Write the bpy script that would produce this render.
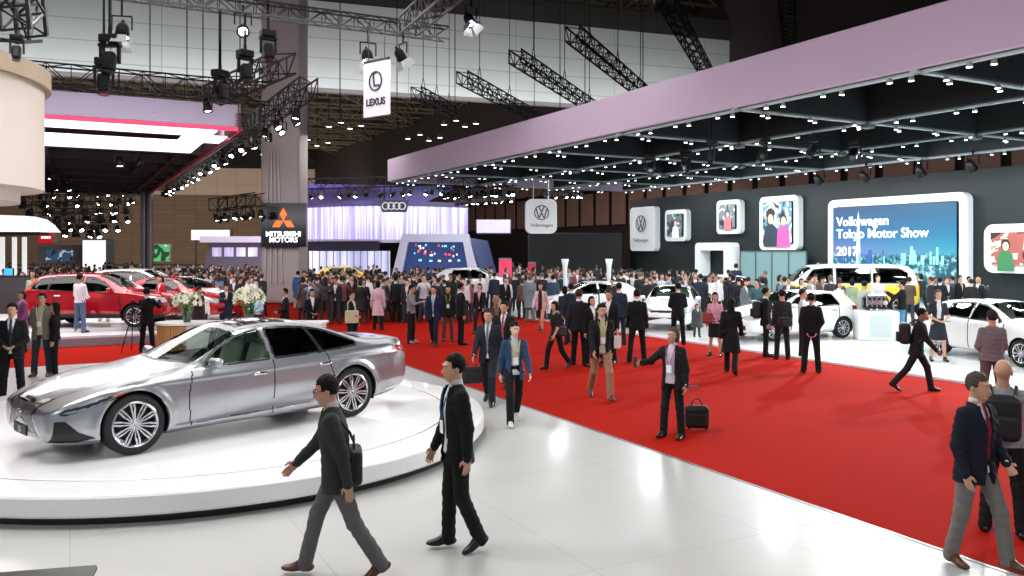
import bpy, bmesh, math, random
import numpy as np
from mathutils import Vector, Matrix, Euler

for o in list(bpy.data.objects):
    bpy.data.objects.remove(o, do_unlink=True)
C = bpy.context.scene.collection
R = math.radians
RND = random.Random(7)
RES_HERO = .013

# ------------------------------------------------------------------ camera, light, exposure
F = 830.0; HC = 2.78; HY = 250.0; CX = 512.0       # focal in pixels, eye height, horizon row, centre column
cam = bpy.data.cameras.new('camera')
cam.sensor_width = 36.0; cam.lens = 36.0 * F / 1024.0
cam.shift_y = -(288 - HY) / 1024.0
cam.clip_end = 400; cam.clip_start = 0.1
camo = bpy.data.objects.new('camera', cam); C.objects.link(camo)
camo.location = (0, 0, HC); camo.rotation_euler = (R(90), 0, 0)
bpy.context.scene.camera = camo

sc = bpy.context.scene
sc.view_settings.view_transform = 'Standard'
sc.view_settings.look = 'None'
sc.view_settings.exposure = 0.0
sc.view_settings.gamma = 1.0
sc.view_settings.use_curve_mapping = False

w = bpy.data.worlds.new('world'); sc.world = w; w.use_nodes = True
w.node_tree.nodes['Background'].inputs[0].default_value = (0.80, 0.86, 1.0, 1)
w.node_tree.nodes['Background'].inputs[1].default_value = 0.30

UD = np.array([-442 / F, 1.0]); UD /= np.linalg.norm(UD)       # along the aisle, away from the camera
VD = np.array([UD[1], -UD[0]])                                   # across the aisle, to the right
UANG = math.atan2(UD[1], UD[0])                                  # rotation that sends +X to UD

def area(name, loc, size, power, col=(1, 1, 1), rot=(0, 0, 0), sy=None, spread=180):
    l = bpy.data.lights.new(name, 'AREA'); l.energy = power; l.color = col
    l.shape = 'RECTANGLE'; l.size = size; l.size_y = sy or size; l.spread = R(spread)
    o = bpy.data.objects.new(name, l); C.objects.link(o); o.location = loc; o.rotation_euler = rot
    return o
def spot(name, loc, target, power, angle=50, col=(1, 1, 1), r=0.15, blend=.4):
    l = bpy.data.lights.new(name, 'SPOT'); l.energy = power; l.color = col
    l.spot_size = R(angle); l.spot_blend = blend; l.shadow_soft_size = r
    o = bpy.data.objects.new(name, l); C.objects.link(o); o.location = loc
    d = Vector(target) - Vector(loc); o.rotation_euler = d.to_track_quat('-Z', 'Y').to_euler()
    return o
def US(u, s, z=0.0):                                             # aisle coordinates -> world
    p = UD * u + VD * s
    return (float(p[0]), float(p[1]), z)

LIGHTS = []
# rows of lamps over the turntable stand
for lx, ly in ((-6.6, 8.6), (-3.8, 7.8), (-1.2, 9.4), (-7.2, 12.4), (-1.6, 13.2), (-4.8, 14.8)):
    area('turntable_lamp', (lx, ly, 7.6), 1.3, 185, (1, .98, .97), (0, 0, 0), 1.0)
area('lamp_bank_floor', (3.0, 7.5, 8.5), 6, 210, (1, .99, .98), (0, 0, 0), 4)
area('lamp_bank_side', (-6.5, 1.5, 5.5), 4, 190, (1, .98, .97), (R(50), 0, R(8)), 2.0)
area('lamp_bank_left_stand', (-15, 26, 7.0), 9, 1300, (1, .97, .97), (0, 0, 0), 8)
area('lamp_bank_aisle', US(24, 11.5, 9.0), 9, 900, (1, .97, .95), (0, 0, UANG), 26)
for lu in (0, 6.5, 13, 19.5, 26, 33):
    for ls in (20.0, 25.0, 30.0):
        area('show_stand_lamp', US(lu, ls, 6.1), .8, 300, (.95, .99, 1), (0, 0, UANG), .8)
area('show_wall_wash', US(21, 30.6, 6.0), 44, 1050, (.93, .99, 1), (R(58), 0, UANG + math.pi), .5)
area('fascia_fill', US(18, 8.5, 6.4), 30, 750, (1, .95, 1), (R(82), 0, UANG + math.pi), 1.0)  # added light without a fixture, lifts the mauve fascia
area('lamp_bank_far_hall', (-9, 55, 9), 30, 5200, (1, .95, .93), (0, 0, 0), 20)
area('back_wall_fill', (-40, 132, 5), 110, 15000, (1, .93, .84), (R(84), 0, R(8)), 3)  # extra light put in to brighten the far tan wall
area('roof_fill', (-10, 115, 12.5), 130, 17000, (1, .91, .80), (R(180), 0, R(18)), 80)  # upward fill added so the dark roof lattice shows, no real fixture
area('partition_fill', (-14, 48.5, 10.8), 76, 4300, (.95, .98, 1), (R(102), 0, R(19)), 3)  # unseen light, placed and strengthened to brighten the pale partition
o_ = area('canopy_fascia_fill', US(28.3, -4, 5.2), 22, 520, (.95, .93, 1), (0, 0, 0), .5)  # unseen fill added to lighten the lavender canopy fascia
o_.rotation_euler = Vector((float(UD[0]), float(UD[1]), .72)).to_track_quat('-Z', 'Y').to_euler()
area('front_fill', (6.5, 1.0, 5.5), 3, 170, (1, .98, .96), (R(62), 0, R(-2)), 2.0)  # fill added at the right front to lighten the foreground people
area('pillar_fill', (-11.5, 33, 8.0), 2.5, 330, (1, .96, .95), (R(88), 0, R(8)), 2.5)  # added light with no visible source, brightens the pillar
# stage spots throwing long shadows of visitors towards the camera over the carpet
for u_, s_, tu, ts in ((14, 25, 10, 11.5), (20, 25, 15, 11.5), (8, 25, 5, 11.0)):
    spot('stage_spot', US(u_, s_, 5.9), US(tu, ts, 0), 4200, 58, (1, .98, .95), .12)

# ------------------------------------------------------------------ small helpers
def lin(c):
    return tuple(((v / 255 / 12.92) if v / 255 <= .04045 else ((v / 255 + .055) / 1.055) ** 2.4) for v in c)
def hexc(s):
    return tuple(int(s[i:i + 2], 16) for i in (0, 2, 4))
_mats = {}
def mat(name, col, rough=.6, metal=0.0, var=.12, scale=30, bump=0.0, coat=0.0, trans=0.0, spec=.5, ior=1.45):
    """principled material with a little procedural noise; col as 'rrggbb' sRGB"""
    key = (name, col, rough, metal, var, scale, bump, coat, trans, spec)
    if key in _mats: return _mats[key]
    m = bpy.data.materials.new(name); m.use_nodes = True
    nt = m.node_tree; b = nt.nodes['Principled BSDF']
    c = lin(hexc(col))
    b.inputs['Roughness'].default_value = rough; b.inputs['Metallic'].default_value = metal
    b.inputs['Specular IOR Level'].default_value = spec
    b.inputs['IOR'].default_value = ior
    if coat: b.inputs['Coat Weight'].default_value = coat; b.inputs['Coat Roughness'].default_value = .04
    if trans: b.inputs['Transmission Weight'].default_value = trans
    tc = nt.nodes.new('ShaderNodeTexCoord'); nz = nt.nodes.new('ShaderNodeTexNoise')
    nz.inputs['Scale'].default_value = scale; nz.inputs['Detail'].default_value = 2
    nt.links.new(tc.outputs['Object'], nz.inputs['Vector'])
    mx = nt.nodes.new('ShaderNodeMix'); mx.data_type = 'RGBA'
    mx.inputs[6].default_value = tuple(x * (1 - var) for x in c) + (1,)
    mx.inputs[7].default_value = tuple(min(1, x * (1 + var)) for x in c) + (1,)
    nt.links.new(nz.outputs['Fac'], mx.inputs[0]); nt.links.new(mx.outputs[2], b.inputs['Base Color'])
    if bump:
        bp = nt.nodes.new('ShaderNodeBump'); bp.inputs['Strength'].default_value = bump
        nt.links.new(nz.outputs['Fac'], bp.inputs['Height']); nt.links.new(bp.outputs[0], b.inputs['Normal'])
    _mats[key] = m
    return m
def emit(name, col, strength):
    key = (name, col, strength, 'e')
    if key in _mats: return _mats[key]
    m = bpy.data.materials.new(name); m.use_nodes = True; nt = m.node_tree
    b = nt.nodes['Principled BSDF']; c = lin(hexc(col)) + (1,)
    b.inputs['Base Color'].default_value = c
    b.inputs['Emission Color'].default_value = c; b.inputs['Emission Strength'].default_value = strength
    _mats[key] = m
    return m
def glass(name, col, alpha, rough=.03):
    """thin pane: mix of transparent and glossy, so what stands behind stays visible"""
    key = (name, col, alpha, 'g')
    if key in _mats: return _mats[key]
    m = bpy.data.materials.new(name); m.use_nodes = True; nt = m.node_tree
    nt.nodes.remove(nt.nodes['Principled BSDF'])
    out = nt.nodes['Material Output']
    t = nt.nodes.new('ShaderNodeBsdfTransparent'); t.inputs[0].default_value = lin(hexc(col)) + (1,)
    g = nt.nodes.new('ShaderNodeBsdfGlossy'); g.inputs['Roughness'].default_value = rough
    lw_ = nt.nodes.new('ShaderNodeLayerWeight'); lw_.inputs[0].default_value = .5
    fr = nt.nodes.new('ShaderNodeMath'); fr.operation = 'POWER'; fr.inputs[1].default_value = 5.0; nt.links.new(lw_.outputs['Facing'], fr.inputs[0])
    ad = nt.nodes.new('ShaderNodeMath'); ad.operation = 'MULTIPLY_ADD'; ad.inputs[1].default_value = .75; ad.inputs[2].default_value = alpha; ad.use_clamp = True
    mx = nt.nodes.new('ShaderNodeMixShader')
    nt.links.new(fr.outputs[0], ad.inputs[0]); nt.links.new(ad.outputs[0], mx.inputs[0])
    nt.links.new(t.outputs[0], mx.inputs[1]); nt.links.new(g.outputs[0], mx.inputs[2])
    nt.links.new(mx.outputs[0], out.inputs[0])
    _mats[key] = m
    return m

def tag(o, label=None, cat=None, group=None, kind=None):
    if label: o['label'] = label
    if cat: o['category'] = cat
    if group: o['group'] = group
    if kind: o['kind'] = kind
    return o
def thing(name, label, cat, loc=(0, 0, 0), rotz=0.0, group=None):
    o = bpy.data.objects.new(name, None); C.objects.link(o); o.empty_display_size = .1
    o.location = loc; o.rotation_euler = (0, 0, rotz)
    return tag(o, label, cat, group)
def mesh_obj(name, verts, faces, mats=None, parent=None, smooth=False, fm=None):
    me = bpy.data.meshes.new(name)
    if isinstance(verts, np.ndarray): verts_l = verts
    else: verts_l = np.array(verts, dtype=np.float32).reshape(-1, 3)
    if isinstance(faces, np.ndarray) and faces.ndim == 2:
        n, k = faces.shape
        me.vertices.add(len(verts_l)); me.vertices.foreach_set('co', verts_l.astype(np.float32).ravel())
        me.loops.add(n * k); me.loops.foreach_set('vertex_index', faces.astype(np.int32).ravel())
        me.polygons.add(n); me.polygons.foreach_set('loop_start', np.arange(0, n * k, k, dtype=np.int32))
        me.polygons.foreach_set('loop_total', np.full(n, k, dtype=np.int32))
        me.update(calc_edges=True)
    else:
        me.from_pydata([tuple(map(float, v)) for v in verts_l], [], faces)
    if mats is not None:
        for m in (mats if isinstance(mats, (list, tuple)) else [mats]): me.materials.append(m)
    if fm is not None: me.polygons.foreach_set('material_index', np.array(fm, dtype=np.int32))
    if smooth: me.polygons.foreach_set('use_smooth', np.ones(len(me.polygons), dtype=bool))
    me.update()
    o = bpy.data.objects.new(name, me); C.objects.link(o)
    if parent: o.parent = parent
    return o
def dup_tree(o, parent=None):
    c = o.copy(); C.objects.link(c); c.parent = parent
    for ch in o.children: dup_tree(ch, c)
    return c
def children_all(o):
    out = []
    for ch in o.children: out.append(ch); out += children_all(ch)
    return out

class MB:
    """collects simple shapes into ONE mesh"""
    def __init__(s): s.v = []; s.f = []; s.m = []
    def add(s, vs, fs, mi=0):
        n = len(s.v); s.v += [tuple(v) for v in vs]
        s.f += [tuple(i + n for i in f) for f in fs]; s.m += [mi] * len(fs); return s
    def box(s, c, sz, rot=None, mi=0, bev=0.0):
        hx, hy, hz = sz[0] / 2, sz[1] / 2, sz[2] / 2
        if bev > 0:
            bm = bmesh.new(); bmesh.ops.create_cube(bm, size=1, matrix=Matrix.Diagonal((sz[0], sz[1], sz[2], 1)))
            bmesh.ops.bevel(bm, geom=bm.edges[:], offset=min(bev, min(hx, hy, hz) * .95), segments=2, affect='EDGES', profile=.5)
            bm.verts.index_update()
            vs = [v.co.copy() for v in bm.verts]; fs = [[v.index for v in f.verts] for f in bm.faces]; bm.free()
        else:
            vs = [Vector((x, y, z)) for x in (-hx, hx) for y in (-hy, hy) for z in (-hz, hz)]
            fs = [(0, 1, 3, 2), (4, 6, 7, 5), (0, 4, 5, 1), (2, 3, 7, 6), (0, 2, 6, 4), (1, 5, 7, 3)]
        if rot is not None:
            M = Euler(rot).to_matrix() if not isinstance(rot, Matrix) else rot
            vs = [M @ v for v in vs]
        c = Vector(c)
        return s.add([v + c for v in vs], fs, mi)
    def bar(s, a, b, w, h=None, mi=0):
        """square bar from a to b"""
        a = Vector(a); b = Vector(b); d = b - a; L = d.length
        if L < 1e-6: return s
        M = d.to_track_quat('X', 'Z').to_matrix()
        return s.box((a + b) / 2, (L, w, h or w), M, mi)
    def cyl(s, a, b, r1, r2=None, n=12, caps=True, mi=0):
        a = Vector(a); b = Vector(b); r2 = r1 if r2 is None else r2
        M = (b - a).to_track_quat('Z', 'Y').to_matrix()
        vs = []
        for k in range(n):
            t = 2 * math.pi * k / n; d = M @ Vector((math.cos(t), math.sin(t), 0))
            vs.append(a + d * r1); vs.append(b + d * r2)
        fs = [(2 * k, 2 * ((k + 1) % n), 2 * ((k + 1) % n) + 1, 2 * k + 1) for k in range(n)]
        if caps:
            fs.append(tuple(2 * k for k in reversed(range(n)))); fs.append(tuple(2 * k + 1 for k in range(n)))
        return s.add(vs, fs, mi)
    def tube(s, pts, r, n=6, mi=0):
        for a, b in zip(pts[:-1], pts[1:]): s.cyl(a, b, r, r, n, True, mi)
        return s
    def lathe(s, prof, n=32, c=(0, 0, 0), axis='Z', mi=0, a0=0.0, a1=2 * math.pi, closed=True):
        """prof: list of (radius, height)"""
        vs = []; k = len(prof); full = abs(a1 - a0 - 2 * math.pi) < 1e-6
        nn = n if full else n + 1
        for i in range(nn):
            t = a0 + (a1 - a0) * i / n
            for r, h in prof:
                x, y, z = r * math.cos(t), r * math.sin(t), h
                if axis == 'Y': x, y, z = x, h, y
                if axis == 'X': x, y, z = h, x, y
                vs.append((x + c[0], y + c[1], z + c[2]))
        fs = []
        for i in range(n):
            j = (i + 1) % nn
            for q in range(k - 1):
                fs.append((i * k + q, j * k + q, j * k + q + 1, i * k + q + 1))
        return s.add(vs, fs, mi)
    def prism(s, poly, z0, z1, mi=0, M=None, mi_top=None):
        n = len(poly)
        vs = [Vector((p[0], p[1], z0)) for p in poly] + [Vector((p[0], p[1], z1)) for p in poly]
        if M is not None: vs = [M @ v for v in vs]
        s.add(vs, [tuple(reversed(range(n)))] + [(i, (i + 1) % n, (i + 1) % n + n, i + n) for i in range(n)], mi)
        s.f.append(tuple(i + len(s.v) - 2 * n for i in range(n, 2 * n))); s.m.append(mi if mi_top is None else mi_top)
        return s
    def build(s, name, mats, parent=None, smooth=False, loc=None, rotz=None):
        o = mesh_obj(name, s.v, s.f, mats, parent, smooth, s.m)
        if loc is not None: o.location = loc
        if rotz is not None: o.rotation_euler = (0, 0, rotz)
        return o
def rrect(w, h, r, n=6, cx=0, cy=0):
    """rounded rectangle outline, counter-clockwise"""
    pts = []
    for qx, qy, a in ((1, -1, -90), (1, 1, 0), (-1, 1, 90), (-1, -1, 180)):
        for i in range(n + 1):
            t = R(a + 90 * i / n)
            pts.append((cx + qx * (w / 2 - r) + r * math.cos(t), cy + qy * (h / 2 - r) + r * math.sin(t)))
    return pts
def ring_prism(mb, outer, inner, y0, y1, mi=0):
    """frame between two outlines of equal count in the XZ plane, from depth y0 to y1"""
    n = len(outer); vs = []
    for y in (y0, y1):
        vs += [(p[0], y, p[1]) for p in outer] + [(p[0], y, p[1]) for p in inner]
    fs = []
    for i in range(n):
        j = (i + 1) % n
        fs += [(i, j, n + j, n + i), (2 * n + i, 3 * n + i, 3 * n + j, 2 * n + j),
               (i, 2 * n + i, 2 * n + j, j), (n + i, n + j, 3 * n + j, 3 * n + i)]
    return mb.add(vs, fs, mi)
def text_mesh(txt, size, name, m, parent=None, align='LEFT', ext=0.004, bold=0.0):
    cu = bpy.data.curves.new(name, 'FONT'); cu.body = txt; cu.size = size; cu.align_x = align
    cu.extrude = ext; cu.offset = bold; cu.resolution_u = 3
    o = bpy.data.objects.new(name + '_curve', cu); C.objects.link(o)
    bpy.context.view_layer.update()
    me = bpy.data.meshes.new_from_object(o.evaluated_get(bpy.context.evaluated_depsgraph_get()))
    bpy.data.objects.remove(o, do_unlink=True)
    me.materials.clear(); me.materials.append(m); me.name = name
    ob = bpy.data.objects.new(name, me); C.objects.link(ob)
    if parent: ob.parent = parent
    return ob
def P(px, py, Y):                                                # a pixel at depth Y -> world point
    return Vector(((px - CX) / F * Y, Y, HC - (py - HY) / F * Y))
def G(px, py, z=0.0):                                            # where the ray of a pixel meets height z
    Y = F * (HC - z) / (py - HY)
    return Vector(((px - CX) / F * Y, Y, z))
# ------------------------------------------------------------------ cars
def pchip(xs, ys, x):
    xs = np.array(xs, float); ys = np.array(ys, float); h = np.diff(xs); d = np.diff(ys) / h
    m = np.zeros(len(xs)); m[0] = d[0]; m[-1] = d[-1]
    for i in range(1, len(xs) - 1):
        if d[i - 1] * d[i] > 0:
            w1 = 2 * h[i] + h[i - 1]; w2 = h[i] + 2 * h[i - 1]
            m[i] = (w1 + w2) / (w1 / d[i - 1] + w2 / d[i])
    x = np.clip(x, xs[0], xs[-1]); i = np.clip(np.searchsorted(xs, x) - 1, 0, len(h) - 1)
    t = (x - xs[i]) / h[i]
    return ((1 + 2 * t) * (1 - t) ** 2 * ys[i] + t * (1 - t) ** 2 * h[i] * m[i]
            + t * t * (3 - 2 * t) * ys[i + 1] + t * t * (t - 1) * h[i] * m[i + 1])
def tab(T, x):
    return pchip([a for a, b in T], [b for a, b in T], x)
def in_poly(px, pz, poly):
    r = np.zeros(px.shape, bool); n = len(poly)
    for i in range(n):
        x1, y1 = poly[i]; x2, y2 = poly[(i + 1) % n]
        c = ((y1 > pz) != (y2 > pz))
        with np.errstate(divide='ignore', invalid='ignore'):
            r ^= c & (px < (x2 - x1) * (pz - y1) / (y2 - y1 + 1e-12) + x1)
    return r
def near_poly(px, pz, poly, closed=True):
    """distance and nearest point"""
    best = np.full(px.shape, 1e9); bx = px.copy(); bz = pz.copy(); n = len(poly)
    for i in range(n if closed else n - 1):
        ax, az = poly[i]; cx, cz = poly[(i + 1) % n]
        ex, ez = cx - ax, cz - az; L = ex * ex + ez * ez + 1e-12
        t = np.clip(((px - ax) * ex + (pz - az) * ez) / L, 0, 1)
        qx, qz = ax + t * ex, az + t * ez; d = np.hypot(px - qx, pz - qz)
        k = d < best; best = np.where(k, d, best); bx = np.where(k, qx, bx); bz = np.where(k, qz, bz)
    return best, bx, bz

def wheel_meshes(rad, width, rimr, spokes, res):
    """tyre and rim lying in the XZ plane, axle along Y, outer face at -Y"""
    n = 48 if res < .02 else 24
    ty = MB(); wd = width / 2
    ty.lathe([(rimr - .01, -wd + .02), (rimr + .012, -wd + .004), (rad - .03, -wd), (rad - .006, -wd + .025), (rad, -wd + .06),
              (rad, wd - .06), (rad - .006, wd - .025), (rad - .03, wd), (rimr, wd - .004)], n, axis='Y')
    rm = MB()
    rm.lathe([(rimr + .006, -wd + .004), (rimr - .006, -wd - .002), (rimr - .022, -wd + .010), (rimr - .03, -wd + .05), (rimr - .035, wd - .02)], n, axis='Y')
    rm.lathe([(0, -wd + .012), (.035, -wd + .010), (.055, -wd + .02), (.075, -wd + .05), (.03, -wd + .10)], 20, axis='Y')
    for k in range(spokes):
        a = 2 * math.pi * k / spokes; tw = .09 * (1 if k % 2 else -1)
        p0 = Vector((math.cos(a) * .045, -wd + .022, math.sin(a) * .045))
        p1 = Vector((math.cos(a + tw * .4) * rimr * .62, -wd + .014, math.sin(a + tw * .4) * rimr * .62))
        p2 = Vector((math.cos(a + tw) * (rimr - .01), -wd + .012, math.sin(a + tw) * (rimr - .01)))
        ww = 2 * math.pi * rimr / spokes * .26
        rm.bar(p0, p1, .022, ww * .7); rm.bar(p1, p2, .022, ww)
    bk = MB(); bk.lathe([(.05, -wd + .09), (rimr * .8, -wd + .09), (rimr * .8, -wd + .11), (.05, -wd + .11)], 24, axis='Y')
    return ty, rm, bk

def make_car(spec, label, loc, heading, res=.03, name='car', group=None, paint=None):
    """spec tables run from the nose (x=0) to the tail (x=L); heading = world angle of the nose"""
    L = spec['L']; root = thing(name, label, 'car', loc, heading, group)
    T = spec
    ns = int(L / res * 1.35); t = np.linspace(0, 1, ns)
    # finer stations towards both ends
    xs = L * (t + .0 - .145 * np.sin(2 * np.pi * t) / 1.0 * .95)
    zb, zt, zs, zr = (tab(T[k], xs) for k in ('zb', 'zt', 'zs', 'zr'))
    w0, wr = tab(T['w'], xs), tab(T['wr'], xs); wsx = w0 - T.get('tumble', .05)
    zs = np.minimum(zs, zt - .02); zr = np.clip(zr, zs + .006, zt - .004); wr = np.minimum(wr, wsx - .01)
    zm = zb + (zs - zb) * .58; Z = np.zeros_like(xs)
    ctl = [(Z, zb), (w0 * .6, zb), (w0 - .14, zb + .005), (w0 - .035, zb + .07), (w0 - .004, zb + (zm - zb) * .55), (w0, zm), (w0 - .006, zm + (zs - zm) * .45),
           (w0 - .022, zm + (zs - zm) * .85), (wsx, zs), (wsx + (wr - wsx) * .5 + .012, zs + (zr - zs) * .52), (wr, zr),
           (wr * .8, zr + (zt - zr) * .5), (wr * .45, zr + (zt - zr) * .87), (Z, zt)]
    IB, IR = 8, 10
    A = np.stack([np.stack(c, -1) for c in ctl], 1)           # ns, k, 2
    mid = A[ns // 2]; seg = np.linalg.norm(np.diff(mid, axis=0), axis=1)
    cnt = np.maximum(2, np.round(seg / res).astype(int))
    rows = []; vpar = []
    for k in range(len(cnt)):
        for j in range(cnt[k]):
            f = j / cnt[k]; rows.append(A[:, k] * (1 - f) + A[:, k + 1] * f); vpar.append(k + f)
    rows.append(A[:, -1]); vpar.append(len(cnt)); vpar = np.array(vpar)
    S = np.stack(rows, 1); nv = S.shape[1]                       # ns, nv, 2  (y,z)
    PX = np.repeat(xs[:, None], nv, 1); PY = S[..., 0].copy(); PZ = S[..., 1].copy()
    it = max(2, int(round(.030 / res)) * 3)
    for _ in range(it):
        for Q in (PY, PZ):
            Q[:, 1:-1] = Q[:, 1:-1] * .5 + (Q[:, :-2] + Q[:, 2:]) * .25
            Q[1:-1] = Q[1:-1] * .5 + (Q[:-2] + Q[2:]) * .25
        PY[:, 0] = 0; PY[:, -1] = 0
    if 'shape' in spec:
        PY = PY + spec['shape'](PX, PY, PZ) * (PY > .3)
    # end caps: rows shrinking to the centre line
    def cap(row_x, row_y, row_z, sgn, bul):
        out = []; zc = (row_z.min() + row_z.max()) / 2
        m = max(4, int(.5 / res / 1.5))
        for i in range(1, m + 1):
            f = 1 - i / m
            out.append((row_x + sgn * bul * (1 - f * f), row_y * f, zc + (row_z - zc) * (f if i < m else 0.0)))
        return out
    fr = cap(PX[0], PY[0], PZ[0], -1, T.get('bulge', .03)); bk = cap(PX[-1], PY[-1], PZ[-1], 1, .03)
    PX = np.concatenate([np.array([c[0] for c in fr[::-1]]), PX, np.array([c[0] for c in bk])])
    PY = np.concatenate([np.array([c[1] for c in fr[::-1]]), PY, np.array([c[1] for c in bk])])
    PZ = np.concatenate([np.array([c[2] for c in fr[::-1]]), PZ, np.array([c[2] for c in bk])])
    VP = np.repeat(vpar[None], PX.shape[0], 0)
    # snap to arches and window outlines
    wh = [(T['ax'][0], T['wz']), (T['ax'][1], T['wz'])]; ar = T['arch']
    for wx, wz in wh:
        d = np.hypot(PX - wx, PZ - wz); k = (np.abs(d - ar) < res * .62) & (PY > .5) & (VP < IB)
        PX = np.where(k, wx + (PX - wx) * ar / d, PX); PZ = np.where(k, wz + (PZ - wz) * ar / d, PZ)
    side = (VP > IB - .6) & (VP < IR + .05)
    for nm, poly in T['windows']:
        d, qx, qz = near_poly(PX, PZ, poly); k = (d < res * .55) & side
        PX = np.where(k, qx, PX); PZ = np.where(k, qz, PZ)
    n1, n2 = PX.shape
    idx = np.arange(n1 * n2).reshape(n1, n2)
    q = np.stack([idx[:-1, :-1], idx[1:, :-1], idx[1:, 1:], idx[:-1, 1:]], -1).reshape(-1, 4)
    def cen(Q): return Q.ravel()[q].mean(1)
    cx, cy, cz, cv = cen(PX), cen(PY), cen(PZ), cen(VP)
    lab = np.zeros(len(q), int)                                  # 0 paint
    names = ['body']; mats_ = [paint or spec['paint']]; depth = [0]; side_of = [False]
    def region(nm, m, mask, off=0.0, both=False):
        names.append(nm); mats_.append(m); depth.append(off); side_of.append(both)
        lab[mask & (lab != -1)] = len(names) - 1
    for wx, wz in wh:
        lab[(np.hypot(cx - wx, cz - wz) < ar) & (cy > .5) & (cv < IB)] = -1
    M = spec['mats']
    sideq = (cv > IB - .6) & (cv < IR + .02)
    allw = np.zeros(len(q), bool); trim = np.zeros(len(q), bool)
    for nm, poly in T['windows']:
        i_ = in_poly(cx, cz, poly) & sideq; allw |= i_
        d, _, _ = near_poly(cx, cz, poly); trim |= (d < T.get('trimw', .028)) & sideq
    region('window_trim', M['trim'], trim & ~allw)
    for nm, poly in T['windows']:
        region(nm, M['side_glass'].get(nm, M['glass']), in_poly(cx, cz, poly) & sideq, .006, True)
    x0, x1, bow = T['windshield']
    region('windshield', M['wind_glass'], (cv > IR - .02) & (cx > x0 + bow * cy ** 2) & (cx < x1 + bow * .35 * cy ** 2), .004)
    x0, x1, bow = T['backlight']
    region('rear_window', M['glass'], (cv > IR + .12) & (cx < x1 - bow * cy ** 2) & (cx > x0), .004)
    nprot = len(names)
    for nm, m, fn, off, both in T.get('features', []):
        region(nm, M[m], fn(cx, cy, cz, cv) & ~((lab > 0) & (lab < nprot)), off, both)
    # panel seams
    seam = np.zeros(len(q), bool)
    for poly in T.get('seams', []):
        d, _, _ = near_poly(cx, cz, poly, False); seam |= (d < max(.004, res * .62)) & (cv < IB + .1) & (cv > 3)
    region('panel_gap', M['gap'], seam & (lab == 0))
    # split and build; car local frame: +X nose, +Y left side
    LX = T['L'] * .5
    def build(nm, m, sel, off, sides):
        f = q[sel]
        if len(f) == 0: return None
        vs, fs = [], []; base = 0
        used, inv = np.unique(f, return_inverse=True); inv = inv.reshape(f.shape)
        X = LX - PX.ravel()[used]; Y = PY.ravel()[used]; Zz = PZ.ravel()[used]
        V = np.stack([X, Y, Zz], -1)
        if off:
            # pull towards the car's middle line
            c = np.stack([X * 0 + X, Y * 0, Zz * 0 + .6], -1); dv = c - V; dv /= np.linalg.norm(dv, axis=1)[:, None] + 1e-9
            V = V + dv * off
        for sg in sides:
            W = V.copy(); W[:, 1] *= sg
            ff = inv if sg < 0 else inv[:, ::-1]
            vs.append(W); fs.append(ff + base); base += len(V)
        V = np.concatenate(vs); Fc = np.concatenate(fs)
        # weld the centre line
        if len(sides) == 2:
            zero = np.abs(V[:, 1]) < 1e-6; h = len(V) // 2; mp = np.arange(len(V)); k = np.nonzero(zero[h:])[0]
            mp[h + k] = k; Fc = mp[Fc]
        return mesh_obj(nm, V, Fc, m, root, True)
    parts = {}
    for i, nm in enumerate(names):
        sel = lab == i
        if not sel.any(): continue
        if side_of[i]:
            for sg in (1, -1): parts[(nm, sg)] = build(nm, mats_[i], sel, depth[i], (sg,))
        else:
            parts[nm] = build(nm, mats_[i], sel, depth[i], (1, -1))
    # underfloor, arch liners and cabin tub
    W = T['w'][len(T['w']) // 2][1]
    for wx, wz in wh:
        for sg in (1, -1):
            lin_ = MB(); n = 14; vs = []
            for k in range(n + 1):
                a = math.pi * (-.12 + 1.24 * k / n)
                x = LX - wx + (ar + .004) * math.cos(a); z = wz + (ar + .004) * math.sin(a)
                vs += [(x, sg * (W - .045), max(z, .12)), (x, sg * .52, max(z, .12))]
            fs = [(2 * k, 2 * k + 1, 2 * k + 3, 2 * k + 2) for k in range(n)]
            fs.append(tuple(2 * k + 1 for k in range(n + 1)))
            lin_.add(vs, fs); lin_.build('wheel_arch_liner', M['gap'], root)
    # wheels
    ty, rm, bkd = wheel_meshes(T['wr_'], T.get('tyw', .235), T['rim'], T.get('spokes', 10), res)
    proto = None
    for wx, wz in wh:
        for sg in (1, -1):
            if proto is None:
                w_ = ty.build('wheel', M['tyre'], root, True); rr = rm.build('rim', M['rim'], w_, False)
                bkd.build('brake_disc', M['disc'], w_, False); proto = w_
            else:
                w_ = dup_tree(proto, root)
            w_.location = (LX - wx, sg * (W - T.get('tyw', .235) / 2 - .018), T['wr_'])
            w_.rotation_euler = (0, 0, math.pi if sg > 0 else 0)
    # seats and steering wheel
    if T.get('seats'):
        for sx, sz, nrow in T['seats']:
            for sg in ((.38, -.38)):
                sb = MB()
                sb.box((LX - sx, sg, sz + .30), (.50, .50, .16), None, 0, .06)
                sb.box((LX - sx - .30, sg, sz + .62), (.15, .48, .62), (0, R(-16), 0), 0, .065)
                s_ = sb.build('seat', M['seat'], root, True)
                hb = MB(); hb.box((LX - sx - .42, sg, sz + .99), (.10, .27, .19), (0, R(-10), 0), 0, .045)
                hb.build('headrest', M['seat'], s_, True)
        dx = T['dash']
        db = MB(); db.box((LX - dx, 0, T['dashz']), (.42, W * 1.52, .16), (0, R(6), 0), 0, .06); db.build('dashboard', M['dash'], root, True)
        st = MB(); cpos = Vector((LX - dx - .34, .38, T['dashz'] + .05))
        n = 20; ring = [cpos + Vector((.07 * math.sin(2 * math.pi * k / n), .18 * math.cos(2 * math.pi * k / n), .17 * math.sin(2 * math.pi * k / n))) for k in range(n + 1)]
        st.tube(ring, .014, 6); st.bar(cpos + Vector((0, -.17, 0)), cpos + Vector((0, .17, 0)), .03); st.build('steering_wheel', M['dash'], root, True)
    # mirrors
    mx, mz = T['mirror']
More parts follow.
